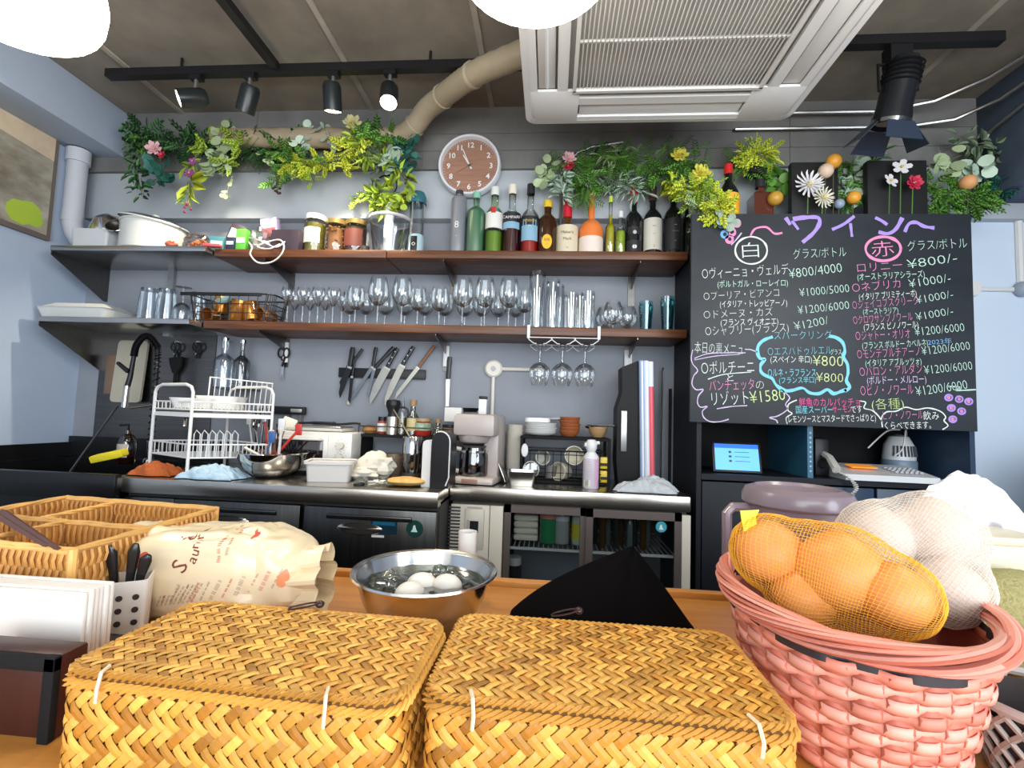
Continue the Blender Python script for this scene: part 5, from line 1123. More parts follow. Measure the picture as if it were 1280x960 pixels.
# white tub
x = PX(413, -.44, CT); w_ = WD(383, 440, -.46, CT)
t = T('white_tub', 'white square plastic tub on the left counter', 'tub', (x, -.44, CT + .001), rz=radians(14))
m = MB(); ring(m, rrect(w_ * .84, .11, .012), 0, rrect(w_ * .90, .12, .014), .065); ring(m, rrect(w_ * .90, .12, .014), .065, rrect(w_ * 1.0, .135, .018), .067); ring(m, rrect(w_ * 1.0, .135, .018), .067, rrect(w_ * 1.0, .135, .018), .078); ring(m, rrect(w_ * 1.0, .135, .018), .078, rrect(w_ * .92, .12, .014), .074)
m.b.faces.new([m.b.verts.new((a, b, 0)) for a, b in rrect(w_ * .84, .11, .012)]); m.b.faces.new([m.b.verts.new((a, b, .070)) for a, b in rrect(w_ * .93, .125, .014)]); m.build('body', M('tub white', (.74, .71, .68), .35), t)
crumple('white_cloth_bag', 'white crumpled cloth bag between the tub and the spice rack', 'bag', (PX(465, -.36, CT), -.34, CT), (.14, .10, .10), M('off white cloth', (.68, .65, .56), .9, bump=.3, scale=40), 4, .45, freq=1.8)
crumple('white_cloth_bag', 'flat white cloth right behind the tub', 'cloth', (PX(450, -.40, CT), -.385, CT), (.12, .07, .05), M('off white cloth'), 8, .4, freq=2.2)
# flatbread pack
x = PX(506, -.52, CT)
t = T('flatbread_pack', 'clear pack of folded yellow flatbread at the counter edge', 'bread', (x, -.50, CT + .001), rz=radians(8))
m = MB(); m.ball((0, 0, .018), .5, 24, 8, sc=(.145, .085, .034), fn=lambda d: 1 + .12 * noise.noise(d * 5)); m.build('flatbread', M('flatbread', (.70, .47, .16), .7, col2=(.52, .28, .08), scale=30), t)
crumple('clear_packet', 'clear plastic wrap lying beside the yellow flatbread', 'wrap', (PX(467, -.50, CT), -.49, CT + .001), (.13, .08, .026), glass('wrap film', (.82, .84, .80), .9, .25, .7, .15), 12, .5, freq=3)
t = T('black_lid', 'small flat dark lid on the counter in front of the clear wrap', 'loose lid', (PX(450, -.52, CT), -.53, CT + .001)); MB().cyl((0, 0, 0), .02, .006, 14).build('lid', black, t)  # loose black lid lying flat on the counter
# spice rack
sx0, sx1 = PX(452, -.13, CT), PX(612, -.13, CT); rz_ = at(520, 545, -.2).z
t = T('spice_rack', 'low black rack against the wall carrying spice bottles', 'rack', ((sx0 + sx1) / 2, -.12, CT)); W2 = sx1 - sx0; rh = rz_ - CT
MB().box((0, 0, rh - .006), (W2, .15, .012)).build('top_board', blackm, t)
for s in (-1, 1): MB().box((s * (W2 / 2 - .01), 0, rh / 2 - .006), (.014, .14, rh - .012)).build('leg', blackm, t)
MB().tube([(-W2 / 2, -.07, rh + .035), (W2 / 2, -.07, rh + .035)], .003, 5).build('rail', black, t)
for s in (-1, 1): MB().tube([(s * W2 / 2, -.07, rh), (s * W2 / 2, -.07, rh + .035)], .003, 5).build('rail_post', black, t)
rz2 = CT + rh
def simple(name, label, cat, px, wpx, ytop, prof_, mt, z, Y=-.13, cap=None, seg=16, lab=None, square=False):
    x = PX(px, Y, z); h = HT(px, ytop, Y, z); r = WD(px - wpx / 2, px + wpx / 2, Y, z) / 2; t = T(name, label, cat, (x, Y, z + .0005))
    MB().lathe([(a * r, b * h) for a, b in prof_], (0, 0, 0), 4 if square else seg, rot=(0, 0, pi / 4) if square else None).build('body', mt, t)
    if cap: MB().lathe([(cap[0] * r, cap[1] * h), (cap[0] * r, h), (0, h)], (0, 0, 0), seg).build('cap', cap[2], t)
    if lab: band(MB(), r + .0008, h * lab[0], h * lab[1], lab[2]).build('label', lab[3], t)
    return t, h, r
JR = [(0, 0), (.95, 0), (1, .04), (1, .72), (.8, .80), (.8, .84)]
simple('spice_jar', 'small spice jar with black cap and white label on the rack', 'jar', 477, 11, 521, JR, M('spice red', (.28, .05, .03), .4), rz2, cap=(.9, .74, black), lab=(.15, .62, 2.4, wl))
t, h, r = simple('pepper_mill', 'tall pepper mill with black head and silver body', 'mill', 490, 16, 499, [(0, 0), (1, 0), (1, .50), (.8, .52), (.72, .60), (1.05, .78), (1.15, .88), (1.0, .97), (0, 1)], black, rz2, Y=-.14)
band(MB(), r * 1.02, 0, h * .50, 2 * pi).build('silver_sleeve', M('mill silver', (.65, .60, .52), .25, 1.0), t)
simple('squeeze_bottle', 'clear squeeze bottle of olive oil with a pointed nozzle', 'bottle', 502, 16, 497, [(0, 0), (1, 0), (1, .62), (.85, .70), (.3, .76), (.12, 1), (0, 1)], Gthin, rz2, Y=-.10, lab=None)
simple('oil_fill', 'dark olive oil inside the squeeze bottle', 'oil', 502, 14, 522, [(0, 0), (1, 0), (1, 1), (0, 1)], M('olive oil', (.09, .08, .015), .3), rz2 + .002, Y=-.10)
simple('oil_bottle', 'slim oil bottle with cork and yellow label on the spice rack', 'bottle', 515, 14, 500, [(0, 0), (1, 0), (1, .52), (.5, .66), (.45, .82)], glass('oil glass', (.75, .78, .68), .9, .1, .4), rz2, Y=-.14, cap=(.62, .84, M('cork', (.35, .22, .10), .6)), lab=(.12, .48, 2.6, M('label straw', (.62, .52, .25), .5)))
t, h, r = simple('preserve_jar', 'jar with green patterned label and a red base on the spice rack', 'jar', 528, 22, 523, JR, M('jar red fill', (.45, .03, .02), .25), rz2, cap=(.92, .82, M('tan lid', (.45, .3, .15), .5)), lab=(.30, .74, 5, M('label sage', (.32, .46, .32), .6, var=.4, scale=40)))
simple('cork_bottle', 'bottle with a cork stopper standing behind the black grater', 'bottle', 547, 13, 524, [(0, 0), (1, 0), (1, .2), (.45, .45), (.4, .8)], glass('oil glass'), rz2, Y=-.16, cap=(.55, .78, M('cork')))
simple('orange_fruit', 'small brown onion on the rack beside the spice jar', 'onion', 462, 18, 531, [(0, 0), (.6, .05), (1, .4), (.85, .8), (.3, .98), (0, 1)], M('onion brown', (.38, .17, .05), .5, var=.2, scale=10), rz2, Y=-.14)
simple('glass_jar_low', 'short wide jar on the rack beneath the white box', 'jar', 563, 22, 531, JR, M('jar brown fill', (.16, .11, .07), .35), rz2, cap=(.95, .8, black))
t = T('white_carton', 'plain white box on the low jar beside the coffee maker', 'box', (PX(568, -.13, 1.1), -.13, at(568, 527, -.17).z)); MB().box((0, 0, .031), (.075, .08, .062), bev=.001).build('box', M('white card', (.75, .73, .70), .6), t)
simple('ceramic_pot', 'small brown pot under the spice rack', 'pot', 491, 26, 567, [(0, 0), (.75, 0), (1, .3), (1, .85), (.9, .86), (.9, 1), (.8, 1)], M('pot brown', (.20, .15, .11), .4), CT, Y=-.22)
t, h, r = simple('steel_canister', 'tall polished steel canister on the left counter', 'canister', 515, 24, 546, [(0, 0), (1, 0), (1, .98), (.97, 1), (.93, .98), (.93, .5), (0, .5)], chrome, CT + .07, Y=-.30)
simple('clear_cup', 'smoky clear cup under the polished steel canister', 'cup', 515, 27, 566, [(0, .02), (.85, 0), (1, 1)], glass('smoky cup', (.5, .48, .45), .9, .15, .5), CT, Y=-.30)
simple('cup_fill', 'brown block inside the smoky cup', 'block', 515, 24, 568, [(0, 0), (1, 0), (1, 1), (0, 1)], M('brown dark', (.05, .035, .025), .5), CT + .002, Y=-.30)
t = T('metal_skewer', 'thin steel skewer leaning from the canister to the pepper mill', 'skewer', (PX(512, -.28, CT), -.30, CT + .10)); a = at(512, 546, -.30) - Vector(t.location); b = at(492, 512, -.20) - Vector(t.location); MB().tube([a, b], .003, 5).build('rod', steel, t)
# white/black grater appliance
x = PX(533, -.52, CT); h = at(533, 550, -.52).z - CT
t = T('knife_sharpener', 'upright white and black kitchen appliance at the counter edge', 'appliance', (PX(543, -.50, CT), -.47, CT + .001), rz=radians(-6))
m = MB(); m.prism([(-.018, 0), (.018, 0), (.018, h - .02)] + arc(0, h - .02, .018, 0, pi, 8)[1:-1] + [(-.018, h - .02)], -.03, .03, (-.032, 0, 0)); m.build('white_panel', M('sharpener white', (.75, .74, .72), .3), t)
m = MB(); H2 = h + .03; m.prism([(-.012, 0), (.058, 0), (.058, H2 - .05)] + arc(.023, H2 - .035, .035, 0, pi, 8)[1:-1] + [(-.012, H2 - .05)], -.04, .05); m.build('black_body', black, t)
pts = [(-.012 + .035 + .037 * cos(a), -.042, H2 - .035 + .037 * sin(a)) for a in [pi * k / 10 for k in range(0, 7)]][::-1] + [(.060, -.042, .04), (.050, -.045, .01)]
MB().tube(pts, .0028, 5).build('white_trim', white, t)
# small dark bottles right of it
for k, (px, yt) in enumerate(((556, 583), (561, 572))): simple('shaker', ('low', 'taller')[k] + ' dark shaker with silver cap beside the coffee maker', 'shaker', px, 10, yt, JR, black, CT, Y=-.34 + .09 * k, cap=(.8, .76, chrome))

# ================================================================ COFFEE MAKER and right counter
x = PX(598, -.30, CT); h = at(598, 518, -.33).z - CT; w_ = WD(572, 626, -.33, CT)
t = T('coffee_maker', 'beige drip coffee maker with a glass carafe', 'coffee maker', (x, -.28, CT + .001), rz=radians(-8)); cmb = M('coffee maker beige', (.46, .40, .38), .4, coat=.2)
MB().box((.004, -.02, .014), (w_ * .98, .20, .026), bev=.010).build('base', M('coffee base pale', (.58, .52, .47), .35), t)
MB().box((w_ * .30, .03, h * .5), (w_ * .36, .12, h * .98), bev=.010).build('water_tank', cmb, t)
MB().box((-.002, -.02, h * .84), (w_ * .98, .17, h * .32), bev=.014).build('brew_head', cmb, t)
MB().lathe([(w_ * .40, h * .70), (w_ * .34, h * .60), (w_ * .28, h * .575), (0, h * .575)], (-w_ * .10, -.03, 0), 24).build('filter_cone', cmb, t)
c_ = MB(); rr = w_ * .34; c_.lathe([(0, .03), (rr * .95, .028), (rr, .04), (rr, h * .40), (rr * .8, h * .50), (rr * .82, h * .53)], (-w_ * .10, -.03, 0), 26); cf_ = c_.build('carafe', glass('smoked carafe', (.32, .29, .28), .95, .12, .4), t)
MB().lathe([(rr * .84, h * .51), (rr * .86, h * .54), (0, h * .555)], (-w_ * .10, -.03, 0), 24).build('carafe_lid', M('dark lid', (.05, .045, .045), .3), cf_); MB().lathe([(rr * 1.01, h * .44), (rr * 1.01, h * .47)], (-w_ * .10, -.03, 0), 24).build('carafe_band', chrome, cf_)
MB().tube(spl([(-w_ * .10 - rr * .7, -.07, h * .48), (-w_ * .10 - rr - .026, -.085, h * .49), (-w_ * .10 - rr - .030, -.088, h * .36), (-w_ * .10 - rr - .024, -.085, h * .20), (-w_ * .10 - rr * .8, -.075, h * .17)], 5), .0085, 8).build('carafe_handle', M('handle beige', (.55, .50, .46), .35), cf_)
MB().box((-.005, -.123, .015), (.065, .003, .016), bev=.001).build('switch_label', M('label rust', (.38, .20, .16), .5), t)
tag(MB().box((0, 0, 0), (.034, .034, .065), bev=.002).build('white_canister', white, None, None, (PX(605, -.18, 1.2), -.20, CT + h + .034)), 'small white box with dark top on the coffee maker', 'box'); tag(MB().box((0, 0, 0), (.034, .034, .012), bev=.002).build('small_black_box', black, None, None, (PX(605, -.18, 1.2), -.20, CT + h + .0735)), 'dark square block on top of the small white box', 'block')
t = T('black_dish', 'shallow black dish on the rack behind the coffee maker', 'dish', (PX(587, -.12, 1.15), -.10, at(587, 515, -.1).z)); MB().lathe([(0, 0), (.03, 0), (.045, .018), (.042, .018), (0, .004)], (0, 0, 0), 18).build('dish', black, t)
# paper cups
x = PX(641, -.20, CT); t = T('paper_cup_stack', 'tall stack of cream paper cups beside the coffee maker', 'cups', (x, -.17, CT + .001)); hh = at(641, 531, -.17).z - CT
for k in range(9):
    z_ = k * (hh - .08) / 8; MB().lathe([(0, .003 + z_), (.026, z_), (.036, z_ + .078), (.038, z_ + .08), (.0355, z_ + .08), (.0255, z_ + .004)], (0, 0, 0), 20).build('cup', M('cup cream', (.62, .58, .50), .6), t)
t = T('steel_pan', 'square steel pan on the right counter', 'pan', (PX(652, -.34, CT), -.33, CT + .001)); w_ = WD(633, 671, -.36, CT)
m = MB(); ring(m, rrect(w_ * .8, .085, .012), 0, rrect(w_ * .96, .105, .014), .055); ring(m, rrect(w_ * .96, .105, .014), .055, rrect(w_ * 1.04, .115, .016), .056); ring(m, rrect(w_ * .95, .102, .014), .0565, rrect(w_ * .78, .08, .012), .003); ring(m, rrect(w_ * 1.04, .115, .016), .056, rrect(w_ * .95, .102, .014), .0565)
m.b.faces.new([m.b.verts.new((a, b, .002)) for a, b in rrect(w_ * .8, .085, .012)]); m.build('pan', steel_soft, t)
t = T('pan_lid', 'steel lid leaning between the coffee maker and the square pan', 'lid', (PX(634, -.30, CT) - .004, -.27, CT + .002), rot=(radians(-8), radians(-24), 0)); MB().box((0, 0, .055), (.006, .10, .11), bev=.002).build('lid', steel_soft, t)
# black two level rack
x0, x1 = PX(649, -.24, CT), PX(762, -.24, CT); zt = at(700, 546, -.25).z; zm = at(700, 561, -.25).z
t = T('black_dish_rack', 'black wire rack with dishes on top and cups inside', 'rack', ((x0 + x1) / 2, -.17, CT + .001)); W3 = x1 - x0; hh = zt - CT
MB().box((0, 0, hh - .008), (W3, .17, .012), bev=.002).build('top_board', blackm, t)
for sx in (-1, 1):
    for sy in (-1, 1): MB().box((sx * (W3 / 2 - .006), sy * .078, hh / 2 - .008), (.012, .012, hh - .014)).build('post', blackm, t)
m = MB()
for z_, r_ in ((zm - CT - .01, .0035), (zm - CT - .025, .0018), (.02, .002), (.045, .0015)): m.tube([(a, b, z_) for a, b in rrect(W3 * .86, .165, .02)], r_, 5, closed=True)
for k in range(10): u = -.5 + (k + .5) / 10; m.tube([(u * W3 * .86, -.082, zm - CT - .012), (u * W3 * .86, -.080, .012), (u * W3 * .86, .08, .012)], .0015, 4)
m.build('wire_basket', black, t); MB().box((0, 0, .006), (W3 * .9, .16, .010)).build('floor_board', blackm, t)
top = CT + .001 + hh - .001
def plate_stack(label, px, n, r, th, mt, Y, grp, z0=top, nm='plate'):
    x = PX(px, Y, z0)
    for k in range(n):
        t = T(nm, label % (['bottom', 'second', 'third', 'fourth', 'fifth', 'top'][k if k < n - 1 else 5],), 'plate', (x + .002 * ((k * 7) % 3 - 1), Y, z0 + k * th), group=grp)
        o = MB().lathe([(0, 0), (r * .6, 0), (r * .92, th * .9), (r, th * 1.7), (r * .98, th * 1.8), (r * .88, th * 1.15), (r * .55, th * .35), (0, th * .35)], (0, 0, 0), 24).build('dish', mt, t)
    return z0 + n * th
z_ = plate_stack('%s white bowl of the stack on the black rack', 676, 5, .071, .0095, M('porcelain'), -.16, 'stacked white bowls')
t = T('white_bowl', 'small square white dish on top of the white bowl stack', 'dish', (PX(672, -.16, z_), -.16, z_ + .010)); MB().prism([(x * 1, y) for x, y in rrect(.11, .09, .02)], 0, .018, plane='xy').build('dish', M('porcelain'), t)
z_ = plate_stack('%s terracotta dish of the stack on the black rack', 712, 5, .044, .0145, M('terracotta', (.32, .09, .03), .5), -.17, 'stacked terracotta dishes')
t = T('white_saucer', 'white oval saucer tilted between the white bowls and terracotta dishes', 'saucer', (PX(700, -.12, z_) - .006, -.115, z_ - .003), rot=(radians(4), radians(-4), 0)); MB().lathe([(0, 0), (.03, 0), (.055, .008), (.053, .010), (0, .003)], (0, 0, 0), 22).build('saucer', M('porcelain'), t)
t = T('amber_bowl', 'small tan bowl at the right end of the black rack', 'bowl', (PX(747, -.17, top), -.17, top + .001)); bowl_mb(.042, .042, base=.5, lip=.001).build('bowl', M('tan glaze', (.42, .26, .12), .3), t)
t = T('steel_ladle', 'steel ladle lying across the tan bowl', 'ladle', (PX(750, -.17, top + .05), -.17, top + .046)); MB().tube([(-.03, 0, .004), (.06, -.02, .006)], .004, 6).build('handle', chrome, t); MB().ball((-.045, 0, .0), .02, 12, 6, sc=(1, 1, .5)).build('scoop', chrome, t)
bz = CT + .014
t = T('white_cup', 'wide white cup lying on its side in the black rack', 'cup', (PX(716, -.2, bz), -.21, bz + .10), rot=(radians(78), radians(-30), radians(8))); MB().lathe([(0, 0), (.025, 0), (.036, .03), (.040, .065), (.037, .065), (.03, .01), (0, .004)], (0, 0, -.03), 22).build('cup', M('cup ivory', (.68, .64, .52), .3), t)
t = T('white_cup', 'round cream cup lying at the middle of the black rack', 'cup', (PX(704, -.2, bz), -.20, bz + .034), rot=(radians(88), 0, radians(-40))); MB().lathe([(0, 0), (.022, 0), (.036, .03), (.040, .07), (.037, .07), (.03, .01), (0, .004)], (0, 0, -.03), 22).build('cup', M('cup ivory'), t)
t = T('white_cup', 'grey glazed cup facing out at the left of the black rack', 'cup', (PX(675, -.2, bz), -.215, bz + .088), rot=(radians(82), 0, radians(20))); MB().lathe([(0, 0), (.022, 0), (.030, .03), (.032, .06), (.029, .06), (.025, .01), (0, .004)], (0, 0, -.03), 22).build('cup', M('cup sage', (.42, .42, .36), .35), t)
t = T('clear_glass', 'clear glass lying in the black rack behind the steel pan', 'glass', (PX(664, -.2, bz), -.22, bz + .038), rot=(radians(84), 0, radians(0))); MB().lathe([(0, 0), (.028, 0), (.033, .07)], (0, 0, -.03), 22).build('cup', G2, t); MB().tube([(.033 * cos(a), .033 * sin(a), .04) for a in [2 * pi * k / 18 for k in range(18)]], .0022, 5, closed=True).build('rim', M('pale rim', (.6, .6, .56), .3), t)
t = T('white_cup', 'small dark grey cup at the bottom of the black rack', 'cup', (PX(688, -.2, bz), -.19, bz)); MB().lathe([(0, 0), (.022, 0), (.028, .055), (.025, .055), (.02, .005), (0, .004)], (0, 0, 0), 20).build('cup', M('cup grey', (.18, .17, .16), .35), t)
for k, (px, z_o, lab) in enumerate(((754, .07, 'yellow and black packet, upper one behind the spray can'), (754, .014, 'yellow and black packet, lower one behind the spray can'), (741, .04, 'yellow packet half hidden behind the spray can'))):
    t = T('yellow_packet', lab, 'packet', (PX(px, -.22, CT + z_o), -.235, CT + z_o + (.0 if k else .0))); MB().box((0, 0, .024), (.036, .03, .048), bev=.003).build('packet', M('packet yellow', (.75, .55, .02), .35), t); MB().box((0, -.0158, .018), (.03, .001, .012)).build('print', black, t)
t = T('white_tag', 'white oval clip on the left post of the black rack', 'clip', (PX(656, -.26, 1.0), -.257, at(656, 563, -.26).z)); MB().lathe([(0, -.006), (.013, -.005), (.015, 0), (0, 0)], (0, 0, 0), 18, 'y', sy=1.9).build('clip', white, t)
# whipped cream spray can
x = PX(738, -.33, CT); h = at(738, 573, -.33).z - CT; r = WD(728, 748, -.33, CT) / 2
t = T('spray_can', 'white and pink spray can with a white cap on the right counter', 'spray can', (x, -.33, CT + .001))
m = MB(); m.lathe([(0, 0), (r * .95, 0), (r, .004), (r, h)], (0, 0, 0), 24); m.build('body', M('can pale lilac', (.66, .60, .66), .3), t); MB().lathe([(r, h), (r * .98, h + .006), (r * .45, h + .028), (0, h + .030)], (0, 0, 0), 24).build('shoulder', M('can white', (.75, .75, .76), .4), t)
band(MB(), r + .0006, h * .08, h * .98, .7).build('pink_stripe', M('can pink', (.75, .42, .62), .35), t).rotation_euler = (0, 0, .75)
lb = band(MB(), r + .0008, h * .08, h * .30, .9).build('code_panel', wl, t); lb.rotation_euler = (0, 0, -.55)
for k in range(4): txt('||||||' if k % 2 else '||ı||', lb, (0, -r - .0015, h * (.10 + .05 * k)), .010, dk)
for k in range(7): txt('ııııı ıı ıııı', t, (-r * .25, -r * .98 - .0012, h * (.40 + .08 * k)), .006, M('grey print', (.35, .33, .38), .5), name='small_print')
m = MB(); m.lathe([(r * .55, 0), (r * .7, .010), (r * .75, .03), (r * .5, .045), (0, .047)], (0, 0, h + .028), 18); m.tube([(-.005, 0, h + .05), (-.028, -.004, h + .053)], .009, 8); m.tube([(.005, 0, h + .06), (.032, -.002, h + .062)], .007, 8); m.build('cap', white, t)
# tall black case
x = PX(785, -.22, CT); h = at(790, 452, -.25).z - CT
t = T('black_case', 'tall black curved case standing on the right counter', 'case', (PX(787, -.20, CT), -.20, CT + .001))
W4 = WD(770, 803, -.22, CT)
MB().prism([(-W4 * .5, 0), (W4 * .45, 0), (W4 * .45, h), (W4 * .1, h), (-W4 * .45, h * .95), (-W4 * .42, h * .75), (-W4 * .6, h * .62), (-W4 * .6, h * .2)], -.06, .06).build('shell', M('case black', (.006, .006, .007), .5, spec=.2), t)
MB().tube(spl([(W4 * .30, -.05, h * .66), (W4 * .60, -.058, h * .5), (W4 * .62, -.06, h * .25), (W4 * .38, -.05, h * .03)], 6), .014, 8).build('side_bulge', M('case black'), t)
MB().box((-W4 * .35, -.064, h * .44), (.024, .008, h * .32), bev=.002).build('silver_plate', M('satin plate', (.42, .42, .42), .35, .8), t)
# rolled papers / tubes
for k, (dx, mt, lab, hh_) in enumerate(((0, M('roll blue', (.30, .42, .62), .4), 'blue white rolled sheet standing at the left', 1.0), (.019, M('roll pale', (.68, .72, .80), .4), 'pale grey rolled sheet standing in the middle', 1.0), (.038, M('roll red', (.72, .10, .14), .4), 'red and white rolled sheet standing at the right', .995))):
    h2 = (at(806, 451, -.28).z - CT) * hh_; t = T('paper_roll', lab + ' beside the black case', 'roll', (PX(803, -.26, CT) + dx * .95, -.27, CT + .001), rot=(radians(0), radians(-1.5), 0), group='coloured rolls beside the black case')
    MB().tube([(0, 0, 0), (0, 0, h2)], .0115, 12).build('tube', mt, t)
    if k == 2: MB().tube([(0, -.0003, h2 * .80), (0, -.0003, h2 - .001)], .0118, 12).build('pale_end', M('roll pale'), t)
    else: MB().box((0, -.0115, h2 * .5), (.006, .002, h2 * .98)).build('stripe', white, t)
t = T('steel_rod', 'thin steel rod with a bent top standing against the wall', 'rod', (PX(826, -.06, CT), -.05, CT + .001)); h2 = at(826, 460, -.05).z - CT; MB().tube([(0, 0, 0), (0, 0, h2 - .02), (.004, -.008, h2)], .0045, 8).build('rod', steel_soft, t)
t = T('black_umbrella', 'slim black rod next to the steel rod in the corner', 'rod', (PX(836, -.06, CT), -.07, CT + .001)); MB().tube([(0, 0, 0), (0, 0, .42)], .007, 8).build('rod', blackm, t)
cloth('grey_towel', 'grey white crumpled towel at the right end of the right counter', PX(808, -.36, CT), -.36, .22, .10, .060, M('towel grey', (.48, .52, .56), .95, bump=.6, scale=60, col2=(.62, .65, .68)), 11)
# ================================================================ GARLANDS AND PLANTS
GREENS = dict(dark=M('leaf dark green', (.035, .12, .035), .5, rnd=.5), mid=M('leaf green', (.11, .28, .04), .5, rnd=.45), lime=M('leaf lime', (.38, .54, .06), .5, rnd=.35, sss=.1), yel=M('leaf yellow green', (.60, .68, .06), .5, rnd=.3, sss=.1),
    pale=M('leaf pale sage', (.36, .46, .26), .55, rnd=.3), silver=M('leaf silver green', (.42, .55, .44), .55, rnd=.25), teal=M('leaf blue green', (.02, .13, .10), .5, rnd=.5), grey=M('leaf grey green', (.18, .26, .16), .6, rnd=.4))
def leaf_mesh(kind):
    b = bmesh.new()
    def lf(o, d, n, L_, W_, fold=.15):
        s = d.cross(n).normalized(); q = [(0, 0), (.3, .42), (.65, .40), (1, 0)]
        c = [b.verts.new(o + d * (L_ * u) - n * (L_ * .12 * u * u)) for u, _ in q]
        l = [b.verts.new(o + d * (L_ * u) + s * (W_ * w_) + n * (W_ * fold)) for u, w_ in q[1:3]]; r = [b.verts.new(o + d * (L_ * u) - s * (W_ * w_) + n * (W_ * fold)) for u, w_ in q[1:3]]
        for e in (l, r):
            b.faces.new((c[0], e[0], c[1])); b.faces.new((c[1], e[0], e[1], c[2])); b.faces.new((c[2], e[1], c[3]))
    X, Z_ = Vector((1, 0, 0)), Vector((0, 0, 1))
    if kind == 'point': lf(Vector(), X, Z_, 1, .5)
    elif kind == 'narrow': lf(Vector(), X, Z_, 1, .26)
    elif kind == 'round':
        v = [b.verts.new((.5 + .5 * cos(a), .46 * sin(a), .05 * cos(2 * a))) for a in [2 * pi * k / 9 for k in range(9)]]; c = b.verts.new((.5, 0, -.06))
        for i in range(9): b.faces.new((v[i], v[(i + 1) % 9], c))
    elif kind == 'sprig':
        for k in range(4):
            for s in (-1, 1): lf(Vector((.15 + .2 * k, 0, 0)), Vector((.5, s * .8, .1)).normalized(), Z_, .30, .22)
        lf(Vector((.85, 0, 0)), X, Z_, .3, .2)
    elif kind == 'fern':
        for k in range(7):
            for s in (-1, 1): lf(Vector((.06 + .13 * k, 0, 0)), Vector((.6, s * .8, .05)).normalized(), Z_, .34 * (1 - .07 * k), .07)
    me = bpy.data.meshes.new('leaf'); b.to_mesh(me); b.free(); me.shade_smooth(); return me
LM = {}
def leaf(kind, mt, parent, loc, d, up, size, nm='leaf'):
    key = (kind, mt)
    if key not in LM: LM[key] = leaf_mesh(kind); LM[key].materials.append(GREENS[mt])
    o = bpy.data.objects.new(nm, LM[key]); COL.objects.link(o); o.parent = parent
    d = d.normalized(); s = up.cross(d)
    if s.length < 1e-4: s = Vector((0, 1, 0))
    s.normalize(); n = d.cross(s)
    o.matrix_local = Matrix.Translation(loc) @ Matrix((d, s, n)).transposed().to_4x4() @ Matrix.Scale(size, 4)
    return o
rl = random.Random(21)
def fillleaf(fill, kind, mt, parent, loc, d, up, size):
    key = (kind, mt)
    if key not in LM: LM[key] = leaf_mesh(kind); LM[key].materials.append(GREENS[mt])
    if mt not in fill: fill[mt] = bmesh.new()
    d = d.normalized(); s = up.cross(d)
    if s.length < 1e-4: s = Vector((0, 1, 0))
    s.normalize(); n = d.cross(s); fb = fill[mt]; k0 = len(fb.verts); fb.from_mesh(LM[key]); fb.verts.ensure_lookup_table()
    bmesh.ops.transform(fb, matrix=Matrix.Translation(loc) @ Matrix((d, s, n)).transposed().to_4x4() @ Matrix.Scale(size * .9, 4), verts=fb.verts[k0:])
def garland(name, label, sprays, Y=-.14, cat='garland', flowers=(), berries=(), origin=None, stem=True):
    p0 = sprays[0][0][0]; O = Vector(origin) if origin else at(p0[0], p0[1], Y)
    t = T(name, label, cat, O); sm = MB(); ns = 0; fill = {}
    for (pts, kind, mt, n, size, spread, *rest) in sprays:
        Yj = rest[0] if rest else Y
        P = spl([at(a, b, Yj + .03 * noise.noise(Vector((a * .05, b * .05, 0)))) - O for a, b in pts], 6) if len(pts) > 1 else [at(*pts[0], Yj) - O] * 2
        if len(pts) > 1 and stem: sm.tube(P, .0016, 4); ns += 1
        sp_w = spread / 600 * 2.1
        for k in range(int(n * 1.75)):
            u = (k % n + rl.random() * .8) / n * (len(P) - 1.001); i = int(u); p = P[i].lerp(P[i + 1], u - i)
            d = Vector((rl.gauss(0, 1), rl.gauss(-.5, .7), rl.gauss(-.35, .8)))
            if d.length < .1: d = Vector((1, 0, 0))
            d.normalize(); off = d * sp_w * rl.random()
            off.y = -abs(off.y) * .6
            f = Vector((rl.gauss(0, .5), -1.0, rl.gauss(.2, .5))).normalized()
            (leaf if k < n else (lambda *a, **q_: fillleaf(fill, *a)))(kind, mt, t, p + off * (1 if k < n else 1.25) + Vector((0, .02 * (k >= n), 0)), d * Vector((1, .45, 1)), f, size / 600 * 2.25 * rl.uniform(.75, 1.3), nm={'sprig': 'sprig', 'fern': 'fern_frond'}.get(kind, 'leaf'))
    for mt_, fb in fill.items():
        me_ = bpy.data.meshes.new('foliage'); fb.to_mesh(me_); fb.free(); me_.materials.append(GREENS[mt_]); fo = bpy.data.objects.new('foliage', me_); COL.objects.link(fo); fo.parent = t; fo['kind'] = 'stuff'
    if ns: sm.build('vine', M('vine brown', (.10, .10, .03), .7), t)
    else: sm.b.free()
    for fl in flowers: flower(t, at(fl[0], fl[1], Y - .03) - O, fl[2] / 600 * 2.1, *fl[3:])
    for bx_, by_, nb, mt in berries:
        for k in range(nb):
            q = at(bx_ + rl.uniform(-6, 6), by_ + rl.uniform(-5, 6), Y - .02) - O; MB().ball(q, .0065, 7, 5).build('berry', mt, t)
    return t
